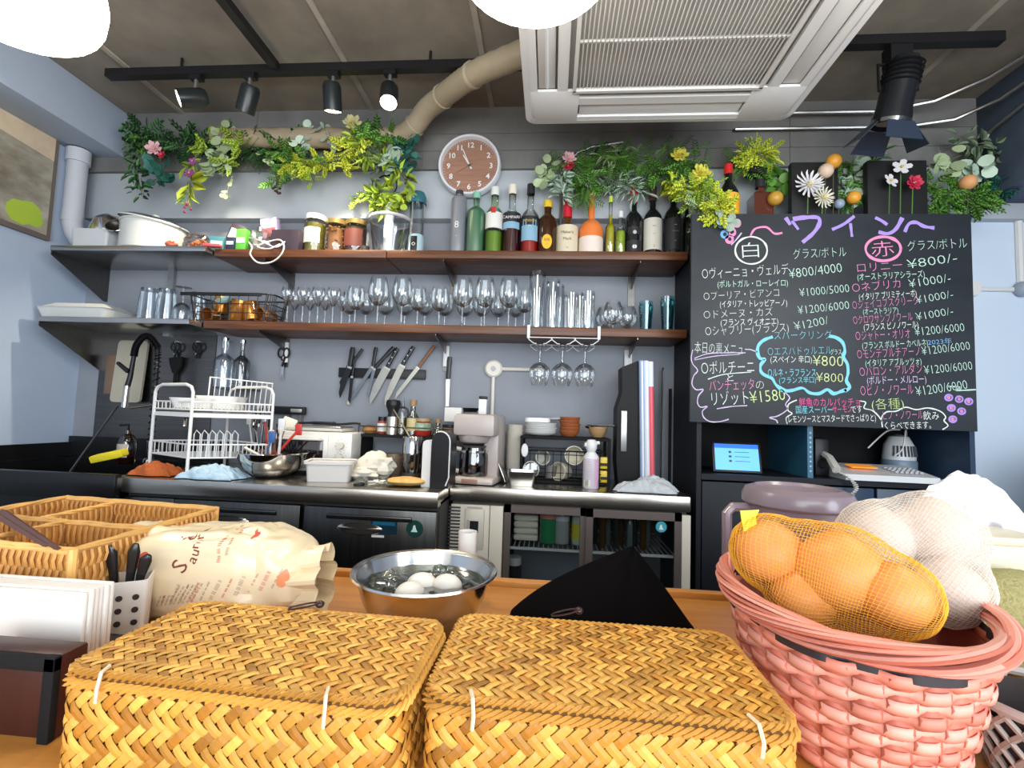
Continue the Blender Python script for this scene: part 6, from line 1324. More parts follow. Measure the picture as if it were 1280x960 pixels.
def flower(parent, loc, r, col, kind='rose', nm='flower', center=None):
    m = MB(); n_l = {'rose': 4, 'mum': 4, 'five': 1}[kind]
    for l in range(n_l):
        n = {'rose': 6 - l, 'mum': 15 - 2 * l, 'five': 5}[kind]; tilt = {'rose': .25 + l * .35, 'mum': .05 + l * .33, 'five': .15}[kind]; L_ = r * (1 - l * .17); W_ = {'rose': .62, 'mum': .17, 'five': .75}[kind] * L_
        for k in range(n):
            a = 2 * pi * k / n + l * .5; d = Vector((cos(a) * cos(tilt), -sin(tilt), sin(a) * cos(tilt))); s = Vector((-sin(a), 0, cos(a)))
            v = [m.b.verts.new(Vector((0, -.002 * l, 0)))] + [m.b.verts.new(d * (L_ * u) + s * (W_ * w_) + Vector((0, -.12 * L_ * (u == 1 and kind != 'five'), 0))) for u, w_ in ((.45, -.42), (.85, -.40), (1, 0), (.85, .40), (.45, .42))]
            c = m.b.verts.new(d * (L_ * .6) + Vector((0, .04 * L_, 0)))
            for i in range(6): m.b.faces.new((v[i], v[(i + 1) % 6], c))
    f = m.build(nm, col, parent, 80, loc=loc); f.rotation_euler = (rl.uniform(-.3, .1), 0, rl.uniform(-.3, .3))
    MB().ball((0, -.006, 0), r * .16, 8, 6).build('flower_center', center or M('flower center', (.65, .50, .12), .6), f)
    return f
fpink = M('petal pink white', (.75, .45, .50), .6, sss=.1); fred = M('petal crimson', (.60, .03, .08), .6); fpur = M('petal purple', (.30, .06, .25), .6); fyel = M('petal yellow', (.78, .72, .10), .6, sss=.1); fcream = M('petal cream', (.72, .68, .35), .6); fwhite = M('petal white', (.80, .78, .80), .6, sss=.1)
bdark = M('berry dark', (.04, .012, .015), .4); bpur = M('berry maroon', (.22, .02, .06), .4)
garland('leaf_garland', 'dark green hanging garland with a pink rose at the left end of the beam', [([(168, 155), (171, 185), (172, 215), (178, 245)], 'point', 'dark', 42, 12, 15), ([(178, 160), (200, 175), (228, 185)], 'sprig', 'dark', 14, 20, 10), ([(172, 160), (180, 180), (178, 205)], 'narrow', 'mid', 26, 13, 12), ([(190, 205), (205, 215), (195, 228)], 'round', 'teal', 22, 11, 12), ([(176, 222), (180, 245)], 'point', 'teal', 6, 8, 5)], Y=-.20, flowers=((193, 186, 11, fpink), (203, 194, 6, fred)))
garland('orchid_garland', 'trailing spray with purple blossoms and lime leaves hanging in front of the blue wall', [([(262, 172), (245, 192), (240, 215), (238, 240), (236, 258)], 'sprig', 'lime', 9, 12, 6), ([(236, 205), (240, 208)], 'point', 'lime', 4, 19, 4), ([(236, 226), (240, 234)], 'point', 'yel', 3, 24, 4), ([(232, 240), (238, 246)], 'narrow', 'lime', 4, 18, 3)], Y=-.20, flowers=((237, 217, 8, fpur, 'five'), (241, 202, 6, fpur, 'five')), berries=((236, 260, 5, bpur),))
garland('eucalyptus_spray', 'pale round leaved eucalyptus spray, left of the centre of the beam', [([(277, 163), (274, 185), (268, 205), (264, 212)], 'round', 'pale', 24, 12, 9), ([(262, 170), (252, 178), (258, 190)], 'sprig', 'lime', 7, 15, 6), ([(290, 165), (300, 175), (296, 190)], 'sprig', 'lime', 7, 15, 8)], Y=-.21)
garland('trailing_sprig', 'thin trailing stem ending in two pale leaves', [([(268, 187), (276, 205), (288, 222), (284, 240), (288, 248)], 'round', 'pale', 8, 8, 5), ([(275, 203), (290, 207)], 'sprig', 'lime', 7, 13, 6)], Y=-.19)
garland('leaf_garland', 'dark mass of small leaves along the duct between the spotlights', [([(215, 178), (250, 175), (300, 180), (345, 180), (380, 185)], 'sprig', 'dark', 46, 20, 14), ([(300, 185), (330, 190), (350, 195)], 'fern', 'dark', 14, 24, 12)], Y=-.15)
garland('berry_garland', 'garland of small green leaves ending in dark berries', [([(350, 190), (358, 205), (350, 220), (346, 232)], 'sprig', 'mid', 16, 15, 9), ([(330, 195), (345, 200)], 'round', 'pale', 8, 6, 8), ([(346, 222), (345, 234)], 'narrow', 'grey', 6, 10, 4)], Y=-.19, berries=((346, 237, 7, bdark),))
garland('lime_garland', 'bright yellow green leafy garland above the jars', [([(358, 205), (385, 205), (410, 203), (436, 210)], 'sprig', 'yel', 40, 13, 8), ([(380, 207), (388, 218), (393, 228)], 'sprig', 'lime', 9, 12, 5), ([(345, 190), (375, 197), (400, 200)], 'sprig', 'mid', 18, 14, 10), ([(375, 180), (385, 163), (392, 152)], 'round', 'silver', 8, 11, 4), ([(402, 155), (412, 175), (414, 180)], 'round', 'silver', 6, 10, 5)], Y=-.20)
garland('flower_garland', 'lime leaf garland with a cream flower beside the duct bend', [([(428, 195), (440, 183), (452, 182)], 'sprig', 'yel', 20, 15, 7), ([(440, 165), (455, 185), (460, 198)], 'point', 'lime', 22, 14, 10), ([(455, 175), (475, 165), (490, 170)], 'sprig', 'mid', 18, 16, 10), ([(462, 190), (475, 195), (482, 205)], 'fern', 'grey', 7, 18, 8)], Y=-.21, flowers=((441, 155, 13, fcream),))
garland('leaf_garland', 'trailing vine with large green leaves hanging over the white vase', [([(483, 178), (486, 198), (495, 205), (503, 220), (512, 232)], 'point', 'lime', 22, 17, 8), ([(484, 190), (486, 205)], 'round', 'silver', 4, 20, 4), ([(505, 165), (508, 185), (512, 205)], 'round', 'teal', 20, 12, 10), ([(478, 200), (474, 215)], 'narrow', 'grey', 8, 13, 5)], Y=-.19, berries=((509, 228, 5, bdark),))
vpos = at(482, 258, -.12)
garland('potted_plant', 'bright leafy plant spilling out of the white vase', [([(482, 256), (478, 243), (470, 236)], 'point', 'lime', 24, 15, 16, -.14), ([(484, 256), (492, 243), (500, 240)], 'point', 'yel', 22, 14, 12, -.14), ([(484, 250), (495, 250), (508, 252)], 'round', 'lime', 18, 11, 9, -.14), ([(478, 250), (460, 245), (446, 247)], 'sprig', 'lime', 7, 14, 5, -.13), ([(476, 245), (466, 232), (468, 222)], 'narrow', 'grey', 10, 12, 6, -.13)], Y=-.13, cat='plant')
p = wallp(483, 232, -.075); t = T('wire_ring', 'dark wire ring hanging on the wall above the white vase', 'ring', p); MB().tube([(.052 * cos(a), 0, .052 * sin(a)) for a in [2 * pi * k / 24 for k in range(24)]], .003, 5, closed=True).build('ring', black, t)
p = wallp(759, 193, -.09); t = T('wire_ring', 'dark ring hanging on the concrete beam below the air conditioner', 'ring', p); MB().tube([(.055 * cos(a), 0, .055 * sin(a)) for a in [2 * pi * k / 24 for k in range(24)]], .0045, 6, closed=True).build('ring', blackm, t)
# right side
garland('leaf_garland', 'garland with a pink and crimson rose next to the pale conduit', [([(690, 200), (685, 215), (678, 222)], 'round', 'pale', 16, 10, 8), ([(700, 215), (705, 235), (702, 248)], 'point', 'silver', 22, 13, 9), ([(697, 205), (720, 215), (735, 222)], 'sprig', 'mid', 16, 16, 10)], Y=-.16, flowers=((711, 199, 10, fpink), (711, 208, 9, fred)))
garland('fern_garland', 'long feathery fern garland across the wall above the bottles', [([(715, 205), (745, 202), (775, 200), (805, 202)], 'fern', 'mid', 34, 24, 10), ([(715, 215), (745, 222), (775, 222), (810, 228)], 'sprig', 'grey', 36, 15, 12), ([(735, 215), (733, 235), (728, 250)], 'fern', 'mid', 18, 22, 8), ([(760, 225), (785, 232), (800, 240)], 'narrow', 'silver', 34, 14, 12), ([(752, 190), (775, 195), (785, 182)], 'narrow', 'pale', 16, 16, 7)], Y=-.14)
garland('flower_garland', 'green garland with two bright yellow flowers above the wine bottles', [([(805, 200), (835, 195), (860, 200), (882, 215)], 'fern', 'mid', 28, 22, 12), ([(815, 215), (840, 222), (865, 230)], 'sprig', 'mid', 22, 16, 12), ([(835, 225), (850, 240)], 'point', 'yel', 16, 14, 10), ([(865, 195), (875, 200)], 'point', 'grey', 10, 11, 8)], Y=-.17, flowers=((849, 195, 12, fyel, 'rose'), (876, 217, 13, fyel, 'rose'), (868, 222, 8, fyel, 'rose')))
zc = 1.842
t = T('black_pot', 'small black plant pot left of the orange labelled bottle', 'pot', (PX(887, -.25, zc), -.25, zc)); MB().lathe([(0, 0), (.03, 0), (.038, .075), (.035, .075), (.03, .06), (0, .06)], (0, 0, 0), 18).build('pot', blackm, t)
garland('trailing_plant', 'trailing plant with tiny leaves falling in front of the last wine bottle', [([(884, 235), (872, 238), (868, 250)], 'sprig', 'lime', 26, 15, 12), ([(868, 245), (874, 262), (878, 280), (876, 292)], 'sprig', 'pale', 26, 11, 7), ([(862, 240), (852, 228)], 'sprig', 'yel', 10, 14, 8)], Y=-.33, cat='plant')
garland('trailing_plant', 'yellow green sprig hanging over the top left corner of the chalkboard', [([(896, 245), (900, 258), (903, 268)], 'sprig', 'yel', 20, 13, 9), ([(905, 265), (912, 275), (914, 284)], 'round', 'silver', 10, 8, 6)], Y=-.41, cat='plant', origin=at(896, 262, -.38))
garland('leaf_bush', 'yellow green bush behind the two dark liqueur bottles', [([(935, 200), (948, 190), (962, 196)], 'sprig', 'yel', 44, 14, 13), ([(925, 205), (940, 208)], 'fern', 'mid', 10, 20, 8), ([(960, 210), (972, 220), (975, 235)], 'round', 'mid', 22, 11, 9)], Y=-.20, cat='plant', origin=(at(948, 250, -.20).x, -.20, zc))
garland('eucalyptus_spray', 'grey green eucalyptus spray between the two black panels', [([(1062, 250), (1064, 225), (1070, 195)], 'round', 'silver', 26, 10, 10), ([(1058, 250), (1055, 230), (1075, 215)], 'sprig', 'mid', 26, 15, 12), ([(1075, 215), (1090, 200), (1095, 190)], 'point', 'grey', 16, 13, 9)], Y=-.21, cat='plant', origin=(at(1062, 250, -.21).x, -.21, zc))
garland('leaf_bush', 'dense green leaf bush above the right corner of the chalkboard', [([(1172, 225), (1180, 245), (1190, 262)], 'sprig', 'mid', 38, 14, 12), ([(1205, 245), (1225, 252), (1230, 240)], 'sprig', 'mid', 34, 14, 10), ([(1183, 190), (1186, 205), (1182, 215)], 'round', 'pale', 10, 14, 6), ([(1170, 262), (1176, 280)], 'point', 'mid', 10, 10, 6), ([(1215, 205), (1225, 212)], 'round', 'silver', 8, 12, 8)], Y=-.26, cat='plant', origin=(at(1190, 250, -.26).x, -.26, zc))
garland('leaf_garland', 'shadowy silver leaf garland on the dark beam at the far right', [([(1200, 170), (1225, 180), (1255, 190), (1275, 215)], 'point', 'grey', 38, 14, 16), ([(1240, 195), (1262, 180), (1278, 160)], 'round', 'grey', 22, 11, 12), ([(1235, 225), (1255, 235), (1275, 222)], 'sprig', 'teal', 20, 15, 10)], Y=-.16)
# blossoms and fruit standing on the cabinet
def bloom(label, px, py, r, col, kind, Y=-.31, center=None):
    p = at(px, py, Y); t = T('artificial_flower', label, 'flower', (p.x, Y, zc)); hh = p.z - zc
    MB().tube([(0, .02, 0), (0, .004, hh)], .0018, 5).build('stem', GREENS['mid'], t); flower(t, Vector((0, 0, hh)), r / 600 * 1.98, col, kind, 'blossom', center)
bloom('large white chrysanthemum in front of the left black panel', 1011, 231, 19, fwhite, 'mum'); bloom('smaller white chrysanthemum low beside the large one', 1029, 247, 14, M('petal ivory', (.78, .76, .62), .6), 'mum', -.33)
bloom('white open blossom at the top of the right black panel', 1127, 209, 11, fwhite, 'five'); bloom('white open blossom lower left on the right black panel', 1113, 226, 10, fwhite, 'five'); bloom('crimson blossom with pale centre on the right black panel', 1142, 229, 10, fred, 'rose', -.32, M('petal white'))
def fruit(label, px, py, r, col, Y=-.30, cat='fruit'):
    p = at(px, py, Y); t = T('artificial_fruit', label, cat, (p.x, Y, zc)); hh = p.z - zc; MB().tube([(0, .01, 0), (0, .002, hh)], .0015, 5).build('stem', M('vine brown'), t); MB().ball((0, 0, hh), r / 600 * 1.98, 12, 8).build('fruit', col, t)
org = M('fruit orange', (.78, .36, .04), .4, var=.12, scale=20)
fruit('orange fruit at the upper right edge of the left black panel', 1042, 202, 9, org); fruit('pale peach fruit just below the upper orange one', 1032, 214, 9, M('fruit peach', (.72, .55, .42), .5)); fruit('dull orange fruit beside the square brown bottle', 969, 248, 9, M('fruit dull', (.55, .30, .04), .4)); fruit('small orange fruit between the two black panels', 1067, 247, 8, org); fruit('peach coloured fruit in the bush above the board corner', 1210, 228, 9, M('fruit amber', (.70, .35, .14), .5)); fruit('small pale blue ball under the eucalyptus spray', 1049, 255, 6, M('pale blue ball', (.30, .38, .50), .4))
for x0_, x1_, yt, lab in ((987, 1045, 205, 'black square panel behind the chrysanthemums'), (1081, 1155, 203, 'black square panel behind the crimson blossom')):
    Yp = -.26; a = at(x0_, yt, Yp); b = at(x1_, yt, Yp); t = T('black_placard', lab, 'placard', ((a.x + b.x) / 2, Yp, zc)); MB().box((0, 0, (a.z - zc) / 2), (b.x - a.x, .03, a.z - zc), bev=.003).build('board', M('panel black', (.008, .008, .009), .6), t)
    if x0_ > 1000:
        pm_ = MB(); pm_.prism([(-.085, .004), (.105, .004), (.10, .05), (-.06, .05)], -.0165, -.0155); q = pm_.build('print', M('panel beige', (.55, .46, .32), .5), t); mm = MB(); mm.prism([(-.025 + .03 * cos(a_) * 1.3, .034 + .022 * sin(a_)) for a_ in [pi + pi * k / 10 for k in range(11)]], -.0172, -.0165); mm.box((.0, -.0168, .043), (.10, .001, .010)); mm.build('print_emblem', M('panel print navy', (.02, .08, .12), .5), q)
b_ = bottle('dark liqueur bottle with orange label and red cap on the cabinet', 910, 27, 203, M('black wine glass'), neck=.34, cap=('red foil', (.60, .02, .02)), capf=.12, hs=.62, he=.84, Y=-.27, z=zc, labels=((.10, .62, 3.2, M('label orange', (.85, .40, .03), .5), [('~', .40, .035, red)]),))
bottle('square brown liqueur bottle with cream label on the cabinet', 950, 34, 222, M('brown liqueur glass', (.10, .025, .015), .1, coat=.5), neck=.30, cap=('black', (.02, .02, .025)), capf=.12, hs=.78, he=.86, Y=-.25, z=zc, square=True)
q = at(950, 245, -.25 - .048); t = [o for o in scene.objects if o.get('label', '').startswith('square brown liqueur')][0]; l_ = MB().box((0, -.0415, .062), (.054, .002, .062)).build('label', M('label ivory'), t); txt('DISARONNO', l_, (0, -.0428, .078), .0095, dk); txt('ıııııııı', l_, (0, -.0428, .066), .005, dk)
tag(MB().box((0, 0, 0), (.07, .06, .03), rot=(0, radians(12), 0), bev=.003).build('black_box', blackm, None, None, (at(947, 218, -.22).x, -.20, at(947, 216, -.2).z)), 'small black box tilted on top of the square brown bottle', 'box')
# ================================================================ BAR COUNTER
BZ = .78
t = T('bar_counter', 'honey coloured wooden bar counter across the foreground', 'counter', (0, -1.70, 0))
MB().box((0, -.01, BZ - .02), (4.4, .86, .04), bev=.004).build('top', barwood, t); MB().box((0, .438, BZ - .008), (4.4, .022, .034), bev=.004).build('edge_strip', barwood, t)
MB().box((0, .34, .37), (4.3, .04, .74)).build('front_panel', M('bar panel', (.05, .04, .035), .6), t)

# ================================================================ WOVEN BOXES
straw = [M('straw light', (.74, .385, .075), .5, rnd=.30, var=.12, scale=60), M('straw gold', (.60, .29, .045), .5, rnd=.30, var=.12, scale=60), M('straw amber', (.43, .18, .022), .5, rnd=.3, var=.12, scale=60)]
straw_dk = M('straw core', (.12, .055, .012), .9); twine = M('pale twine', (.78, .66, .46), .7)
rw = random.Random(9)
def strips(parent, fmap, inside, x0, x1, y0, y1, w_, amp, wid=.86):
    s2 = sqrt(.5); cx_, cy_ = (x0 + x1) / 2, (y0 + y1) / 2; R_ = (abs(x1 - x0) + abs(y1 - y0)) / 2 * s2 + w_; n = int(R_ / w_) + 1
    for fam in (0, 1):
        d = Vector((s2, s2)) if fam == 0 else Vector((-s2, s2)); e = Vector((-s2, s2)) if fam == 0 else Vector((s2, s2))
        for i in range(-n, n + 1):
            run = []; runs = []
            for j2 in range(-2 * n - 1, 2 * n + 2):
                q = Vector((cx_, cy_)) + e * ((i) * w_) + d * (j2 * w_ / 2)
                if inside(q.x, q.y): run.append((q, j2))
                elif run: runs.append(run); run = []
            if run: runs.append(run)
            for run in runs:
                if len(run) < 2: continue
                b = bmesh.new(); prev = None; jit = rw.uniform(-.06, .06)
                for q, j2 in run:
                    def hgt(j): 
                        a_, b_ = (i, j) if fam == 0 else (j, i)
                        over = ((a_ + b_ * (1)) % 4) < 2
                        return amp if over == (fam == 0) else -amp
                    h_ = hgt(j2 // 2) if j2 % 2 == 0 else (hgt((j2 - 1) // 2) + hgt((j2 + 1) // 2)) / 2
                    row = []
                    for u, hh in ((-.5, -.35), (0, .25), (.5, -.35)):
                        z = q + e * (w_ * wid * (u + jit * .2)); row.append(b.verts.new(fmap(z.x, z.y, h_ + hh * amp)))
                    if prev:
                        for k in range(2): b.faces.new((prev[k], row[k], row[k + 1], prev[k + 1]))
                    prev = row
                me = bpy.data.meshes.new('strip'); bmesh.ops.recalc_face_normals(b, faces=b.faces); b.to_mesh(me); b.free(); me.materials.append(straw[rw.choice((0, 0, 1, 1, 2))])
                o = bpy.data.objects.new('strip', me); COL.objects.link(o); o.parent = parent
def woven_box(label, corners, lidz, clasp, ties):
    P = [az(*c, lidz) for c in corners]      # back-left, back-right, front-right, front-left
    c = sum(P, Vector()) / 4; W_ = ((P[1] - P[0]).length + (P[2] - P[3]).length) / 2; D_ = ((P[3] - P[0]).length + (P[2] - P[1]).length) / 2
    ex = ((P[1] - P[0]) + (P[2] - P[3])).normalized(); ang = math.atan2(ex.y, ex.x); h_ = lidz - BZ
    t = T('woven_box', label, 'basket', (c.x, c.y, BZ), rz=ang, group='woven straw boxes'); R_ = .022
    def ins(x, y, m=0.0):
        ax_, ay_ = abs(x) - (W_ / 2 - R_ - m), abs(y) - (D_ / 2 - R_ - m)
        if ax_ > R_ or ay_ > R_: return False
        return ax_ <= 0 or ay_ <= 0 or ax_ * ax_ + ay_ * ay_ <= R_ * R_
    lid = MB(); lid.prism(rrect(W_ - .006, D_ - .006, R_), h_ - .012, h_ - .004, plane='xy'); lid = lid.build('lid', straw_dk, t)
    strips(lid, lambda x, y, h: (x, y, h_ - .0015 + h + .003 * (1 - (2 * x / W_) ** 2) * (1 - (2 * y / D_) ** 2)), lambda x, y: ins(x, y, .002), -W_ / 2, W_ / 2, -D_ / 2, D_ / 2, .0082, .0011)
    # slanted wraps along the lid edge
    def edge(rr, z, rad, n, nm, par, sl=1.0, mt=None):
        base = rrect(W_ - rr, D_ - rr, R_, 8); L_ = []; tot = 0; Q = [Vector((x, y, 0)) for x, y in base]
        seg = [(Q[i], Q[(i + 1) % len(Q)]) for i in range(len(Q))]; ln = [(b - a).length for a, b in seg]; tot = sum(ln); m = MB()
        def ptat(s_):
            s_ %= tot
            for (a, b), l in zip(seg, ln):
                if s_ <= l: return a.lerp(b, s_ / max(l, 1e-9)), (b - a).normalized() if l > 1e-9 else Vector((1, 0, 0))
                s_ -= l
            return Q[0], Vector((1, 0, 0))
        for k in range(n):
            s0 = tot * k / n; pts = []
            for u in range(5):
                th = pi * u / 4 - pi * .1; p_, dd = ptat(s0 + sl * tot / n * (u - 2) * .45); nn = Vector((dd.y, -dd.x, 0)); pts.append(p_ + nn * (rad * cos(th)) + Vector((0, 0, z + rad * sin(th))))
            m.tube(pts, tot / n * .36, 5, flat=.5)
        m.tube([Vector((p_.x, p_.y, z + rad * .2)) for p_ in Q], rad * .85, 6, closed=True)
        o = m.build(nm, mt or straw[0], par); o['kind'] = 'stuff'; return o
    edge(.010, h_ - .0042, .0036, 130, 'edge_binding', lid, 1.2, straw[1])
    body = MB(); body.prism(rrect(W_ - .010, D_ - .010, R_), .002, h_ - .012, plane='xy'); body = body.build('body', straw_dk, t)
    base = rrect(W_ - .004, D_ - .004, R_, 6); Q = [Vector((x, y, 0)) for x, y in base]; seg = [(Q[i], Q[(i + 1) % len(Q)]) for i in range(len(Q))]; ln = [(b - a).length for a, b in seg]; tot = sum(ln)
    def side(s_, z, h):
        s_ = s_ % tot
        for (a, b), l in zip(seg, ln):
            if s_ <= l and l > 1e-9:
                p_ = a.lerp(b, s_ / l); dd = (b - a).normalized(); n_ = Vector((dd.y, -dd.x, 0)); return (p_.x + n_.x * h, p_.y + n_.y * h, z)
            s_ -= l
        return (Q[0].x, Q[0].y, z)
    strips(body, side, lambda s_, z: .001 < z < h_ - .014 and 0 <= s_ < tot, 0, tot, 0, h_ - .013, .0095, .0013)
    edge(.007, h_ - .0135, .0044, 112, 'rim_binding', body, 1.6, straw[0])
    # twine hinges and clasp
    for px, py in ties:
        q = az(px, py, lidz - .006) - c; q.rotate(Euler((0, 0, -ang))); yy = -D_ / 2
        MB().tube([(q.x - .004, yy + .010, h_ + .002), (q.x, yy - .002, h_ + .002), (q.x + .002, yy - .007, h_ - .010), (q.x + .001, yy - .006, h_ - .022)], .0018, 5).build('twine_tie', twine, t)
    q = az(*clasp, lidz) - c; q.rotate(Euler((0, 0, -ang)))
    MB().ball((q.x + .012, q.y + .006, h_ + .006), .0055, 10, 8, sc=(1, 1, .8)).build('clasp_bead', M('bead dark', (.03, .012, .012), .3), t)
    MB().tube([(q.x - .006 + .017 * cos(a), q.y - .0 + .007 * sin(a) + .004 * cos(a), h_ + .005 + .003 * cos(a)) for a in [2 * pi * k / 18 for k in range(18)]], .0011, 5, closed=True).build('clasp_loop', M('bead dark'), t)
    return t
woven_box('woven straw box in front of the bread bag, lidded, with dark clasp loop', ((232, 748), (537, 773), (532, 882), (84, 836)), .875, (385, 763), ((126, 852), (415, 872)))
woven_box('woven straw box in front of the black cloth, beside the pink basket', ((572, 764), (915, 788), (1003, 912), (530, 868)), .872, (712, 771), ((592, 880), (945, 912)))

# ================================================================ PINK BASKET
PC = Vector((.362, -1.640, BZ)); RT, RB, PH = .132, .098, .150
pk = [M('pink chip wood', (.70, .26, .19), .55, rnd=.18, var=.10, scale=14, stretch=(1, 1, 6)), M('salmon chip wood', (.60, .17, .11), .55, rnd=.16, var=.12, scale=14, stretch=(1, 1, 6)), M('pale pink chip wood', (.78, .36, .28), .55, rnd=.16, var=.1, scale=14)]
t = T('pink_basket', 'tall oval pink chip wood basket holding the onion and garlic nets', 'basket', PC, rz=radians(160)); NS = 30; t.scale = (1, 1.38, 1)
def RAD(z): u = z / PH; return RB + (RT - RB) * (u ** .85)
for k in range(NS):
    a = 2 * pi * k / NS; b = bmesh.new(); prev = None
    for i in range(25):
        z = .002 + (PH - .028) * i / 24; ph = (z - .004) / .0125; hh = .0022 * sin(pi * ph) * (1 if k % 2 else -1); r = RAD(z) + hh; wda = .0118 / r
        row = [b.verts.new((r * cos(a + s_ * wda / 1.0), r * sin(a + s_ * wda / 1.0), z)) for s_ in (-1, 1)]
        if prev: b.faces.new((prev[0], prev[1], row[1], row[0]))
        prev = row
    me = bpy.data.meshes.new('stake'); b.to_mesh(me); b.free(); me.materials.append(pk[1]); me.shade_smooth(); o = bpy.data.objects.new('stake', me); COL.objects.link(o); o.parent = t; so = o.modifiers.new('s', 'SOLIDIFY'); so.thickness = .0009
nrow = 10
for j in range(nrow):
    z = .010 + .0125 * j; b = bmesh.new(); prev = None; first = None; n = NS * 5; hw = .0058
    for i in range(n):
        a = 2 * pi * i / n; ph = a * NS / 2; s_ = sin(ph + pi / 2) * (1 if j % 2 else -1); s_ = max(-1, min(1, s_ * 1.8)); r = RAD(z) + .0026 * s_
        row = [b.verts.new(((r + dr) * cos(a), (r + dr) * sin(a), z + dz)) for dz, dr in ((-hw, -.0004), (0, .0006), (hw, .0004))]
        if prev:
            for q in range(2): b.faces.new((prev[q], row[q], row[q + 1], prev[q + 1]))
        else: first = row
        prev = row
    for q in range(2): b.faces.new((prev[q], first[q], first[q + 1], prev[q + 1]))
    bmesh.ops.recalc_face_normals(b, faces=b.faces)
    me = bpy.data.meshes.new('weaver'); b.to_mesh(me); b.free(); me.materials.append(pk[2] if j % 3 else pk[0]); me.shade_smooth(); o = bpy.data.objects.new('weaver', me); COL.objects.link(o); o.parent = t; so = o.modifiers.new('s', 'SOLIDIFY'); so.thickness = .0009
# black ribbon woven under the rim
b = MB(); n = NS * 5; V = []
for i in range(n + 1):
    a = 2 * pi * i / n; s_ = max(-1, min(1, 2.2 * sin(a * NS / 4))); r = RAD(PH - .020) + .0030 * s_; V.append([b.b.verts.new((r * cos(a), r * sin(a), PH - .020 + dz)) for dz in (-.0065, .0065)])
for p_, q_ in zip(V, V[1:]): b.b.faces.new((p_[0], q_[0], q_[1], p_[1]))
b.build('black_ribbon', M('ribbon black', (.025, .022, .028), .5), t)
for k in range(15):
    rr = random.Random(k); ph = rr.random() * 6.28; th = 2 * pi * k / 15; pts = []
    for i in range(84):
        a = 2 * pi * i / 84; q = th + a * 2.0; pts.append(((RT + .001 + .0068 * cos(q)) * cos(a), (RT + .001 + .0068 * cos(q)) * sin(a), PH - .004 + .0088 * sin(q) + .002 * sin(3 * a + ph)))
    MB().tube(pts, .0044, 6, closed=True, flat=.5).build('rim_strand', pk[k % 3], t)
MB().lathe([(0, .002), (RB - .004, .002), (RB - .006, .006), (RT - .010, PH - .03)], (0, 0, 0), 30).build('inner_liner', M('pink inside', (.30, .08, .06), .8), t)
def net_bag(name, label, blobs, netm, film, nu, nv, thick, grp=None, base=None, kind='net bag'):
    C0 = sum((Vector(b_[0]) for b_ in blobs), Vector()) / len(blobs) if base is None else Vector(base)
    t = T(name, label, kind, C0)
    def rad(d):
        s_ = 0
        for c, r in blobs:
            v = Vector(c) - C0; bq = d.dot(v); disc = bq * bq - v.dot(v) + (r * 1.05) ** 2
            rr = bq + sqrt(disc) if disc > 0 else max(.0, bq * .8)
            s_ += max(.004, rr) ** 9
        return s_ ** (1 / 9.0)
    ax_ = (Vector(blobs[-1][0]) - Vector(blobs[0][0])).normalized(); q = Vector((0, 0, 1)).rotation_difference(ax_)
    def f(u, v, off=0):
        th = 2 * pi * u; ph = pi * (.0 + 1.0 * v); d = q @ Vector((sin(ph) * cos(th), sin(ph) * sin(th), cos(ph))); return d * (rad(d) + off + .0012 * noise.noise(d * 9))
    nu, nv = int(nu * .85), int(nv * .9)
    m = MB(); m.grid(lambda u, v: f(u, v, .0016), nu, nv, closed_u=True); bmesh.ops.remove_doubles(m.b, verts=m.b.verts, dist=1e-5)
    o = m.build('net', netm, t); wf = o.modifiers.new('wire', 'WIREFRAME'); wf.thickness = thick; wf.use_even_offset = False; wf.use_replace = True; o['kind'] = 'stuff'
    if film:
        m = MB(); m.grid(lambda u, v: f(u, v, .0005), 48, 32, closed_u=True); bmesh.ops.remove_doubles(m.b, verts=m.b.verts, dist=1e-5); m.build('inner_film', film, t)
    return t
# onions
on = M('onion skin', (.86, .38, .14), .45, col2=(.78, .27, .08), scale=9, stretch=(1, 1, .3))
ons = [(at(962, 690, -1.66), .040), (at(1050, 715, -1.70), .048), (at(1118, 745, -1.735), .036), (at(1005, 745, -1.69), .036)]
for k, (c, r) in enumerate(ons):
    tt = T('onion', ('leftmost brown onion in the orange net, beneath the yellow tag', 'largest brown onion in the middle of the orange net', 'brown onion at the right lower end of the orange net', 'brown onion low in the orange net behind the basket rim')[k], 'onion', c, group='onions in the orange net')
    MB().ball((0, 0, 0), r * .95, 20, 14, sc=(1, 1, .92), fn=lambda d: 1 + .02 * sin(9 * math.atan2(d.y, d.x)) + (.12 * max(0, d.z - .9) * 10 * .6)).build('bulb', on, tt)
tt = net_bag('onion_net', 'orange mesh net bag of onions in the pink basket', [ons[0], (at(1000, 702, -1.68), .043), ons[3], ons[1], (at(1080, 735, -1.71), .044), (at(1070, 762, -1.70), .036), ons[2]], M('orange net', (.95, .50, .04), .6), None, 92, 70, .0007)
p0 = at(938, 660, -1.66); MB().prism([(-.008, 0), (.008, 0), (.006, .018), (.010, .026), (-.012, .024), (-.010, .01)], -.001, .001, p0 - tt.location + Vector((0, 0, -.004)), plane='xz').build('yellow_tag', M('tag yellow', (.85, .80, .03), .4), tt)
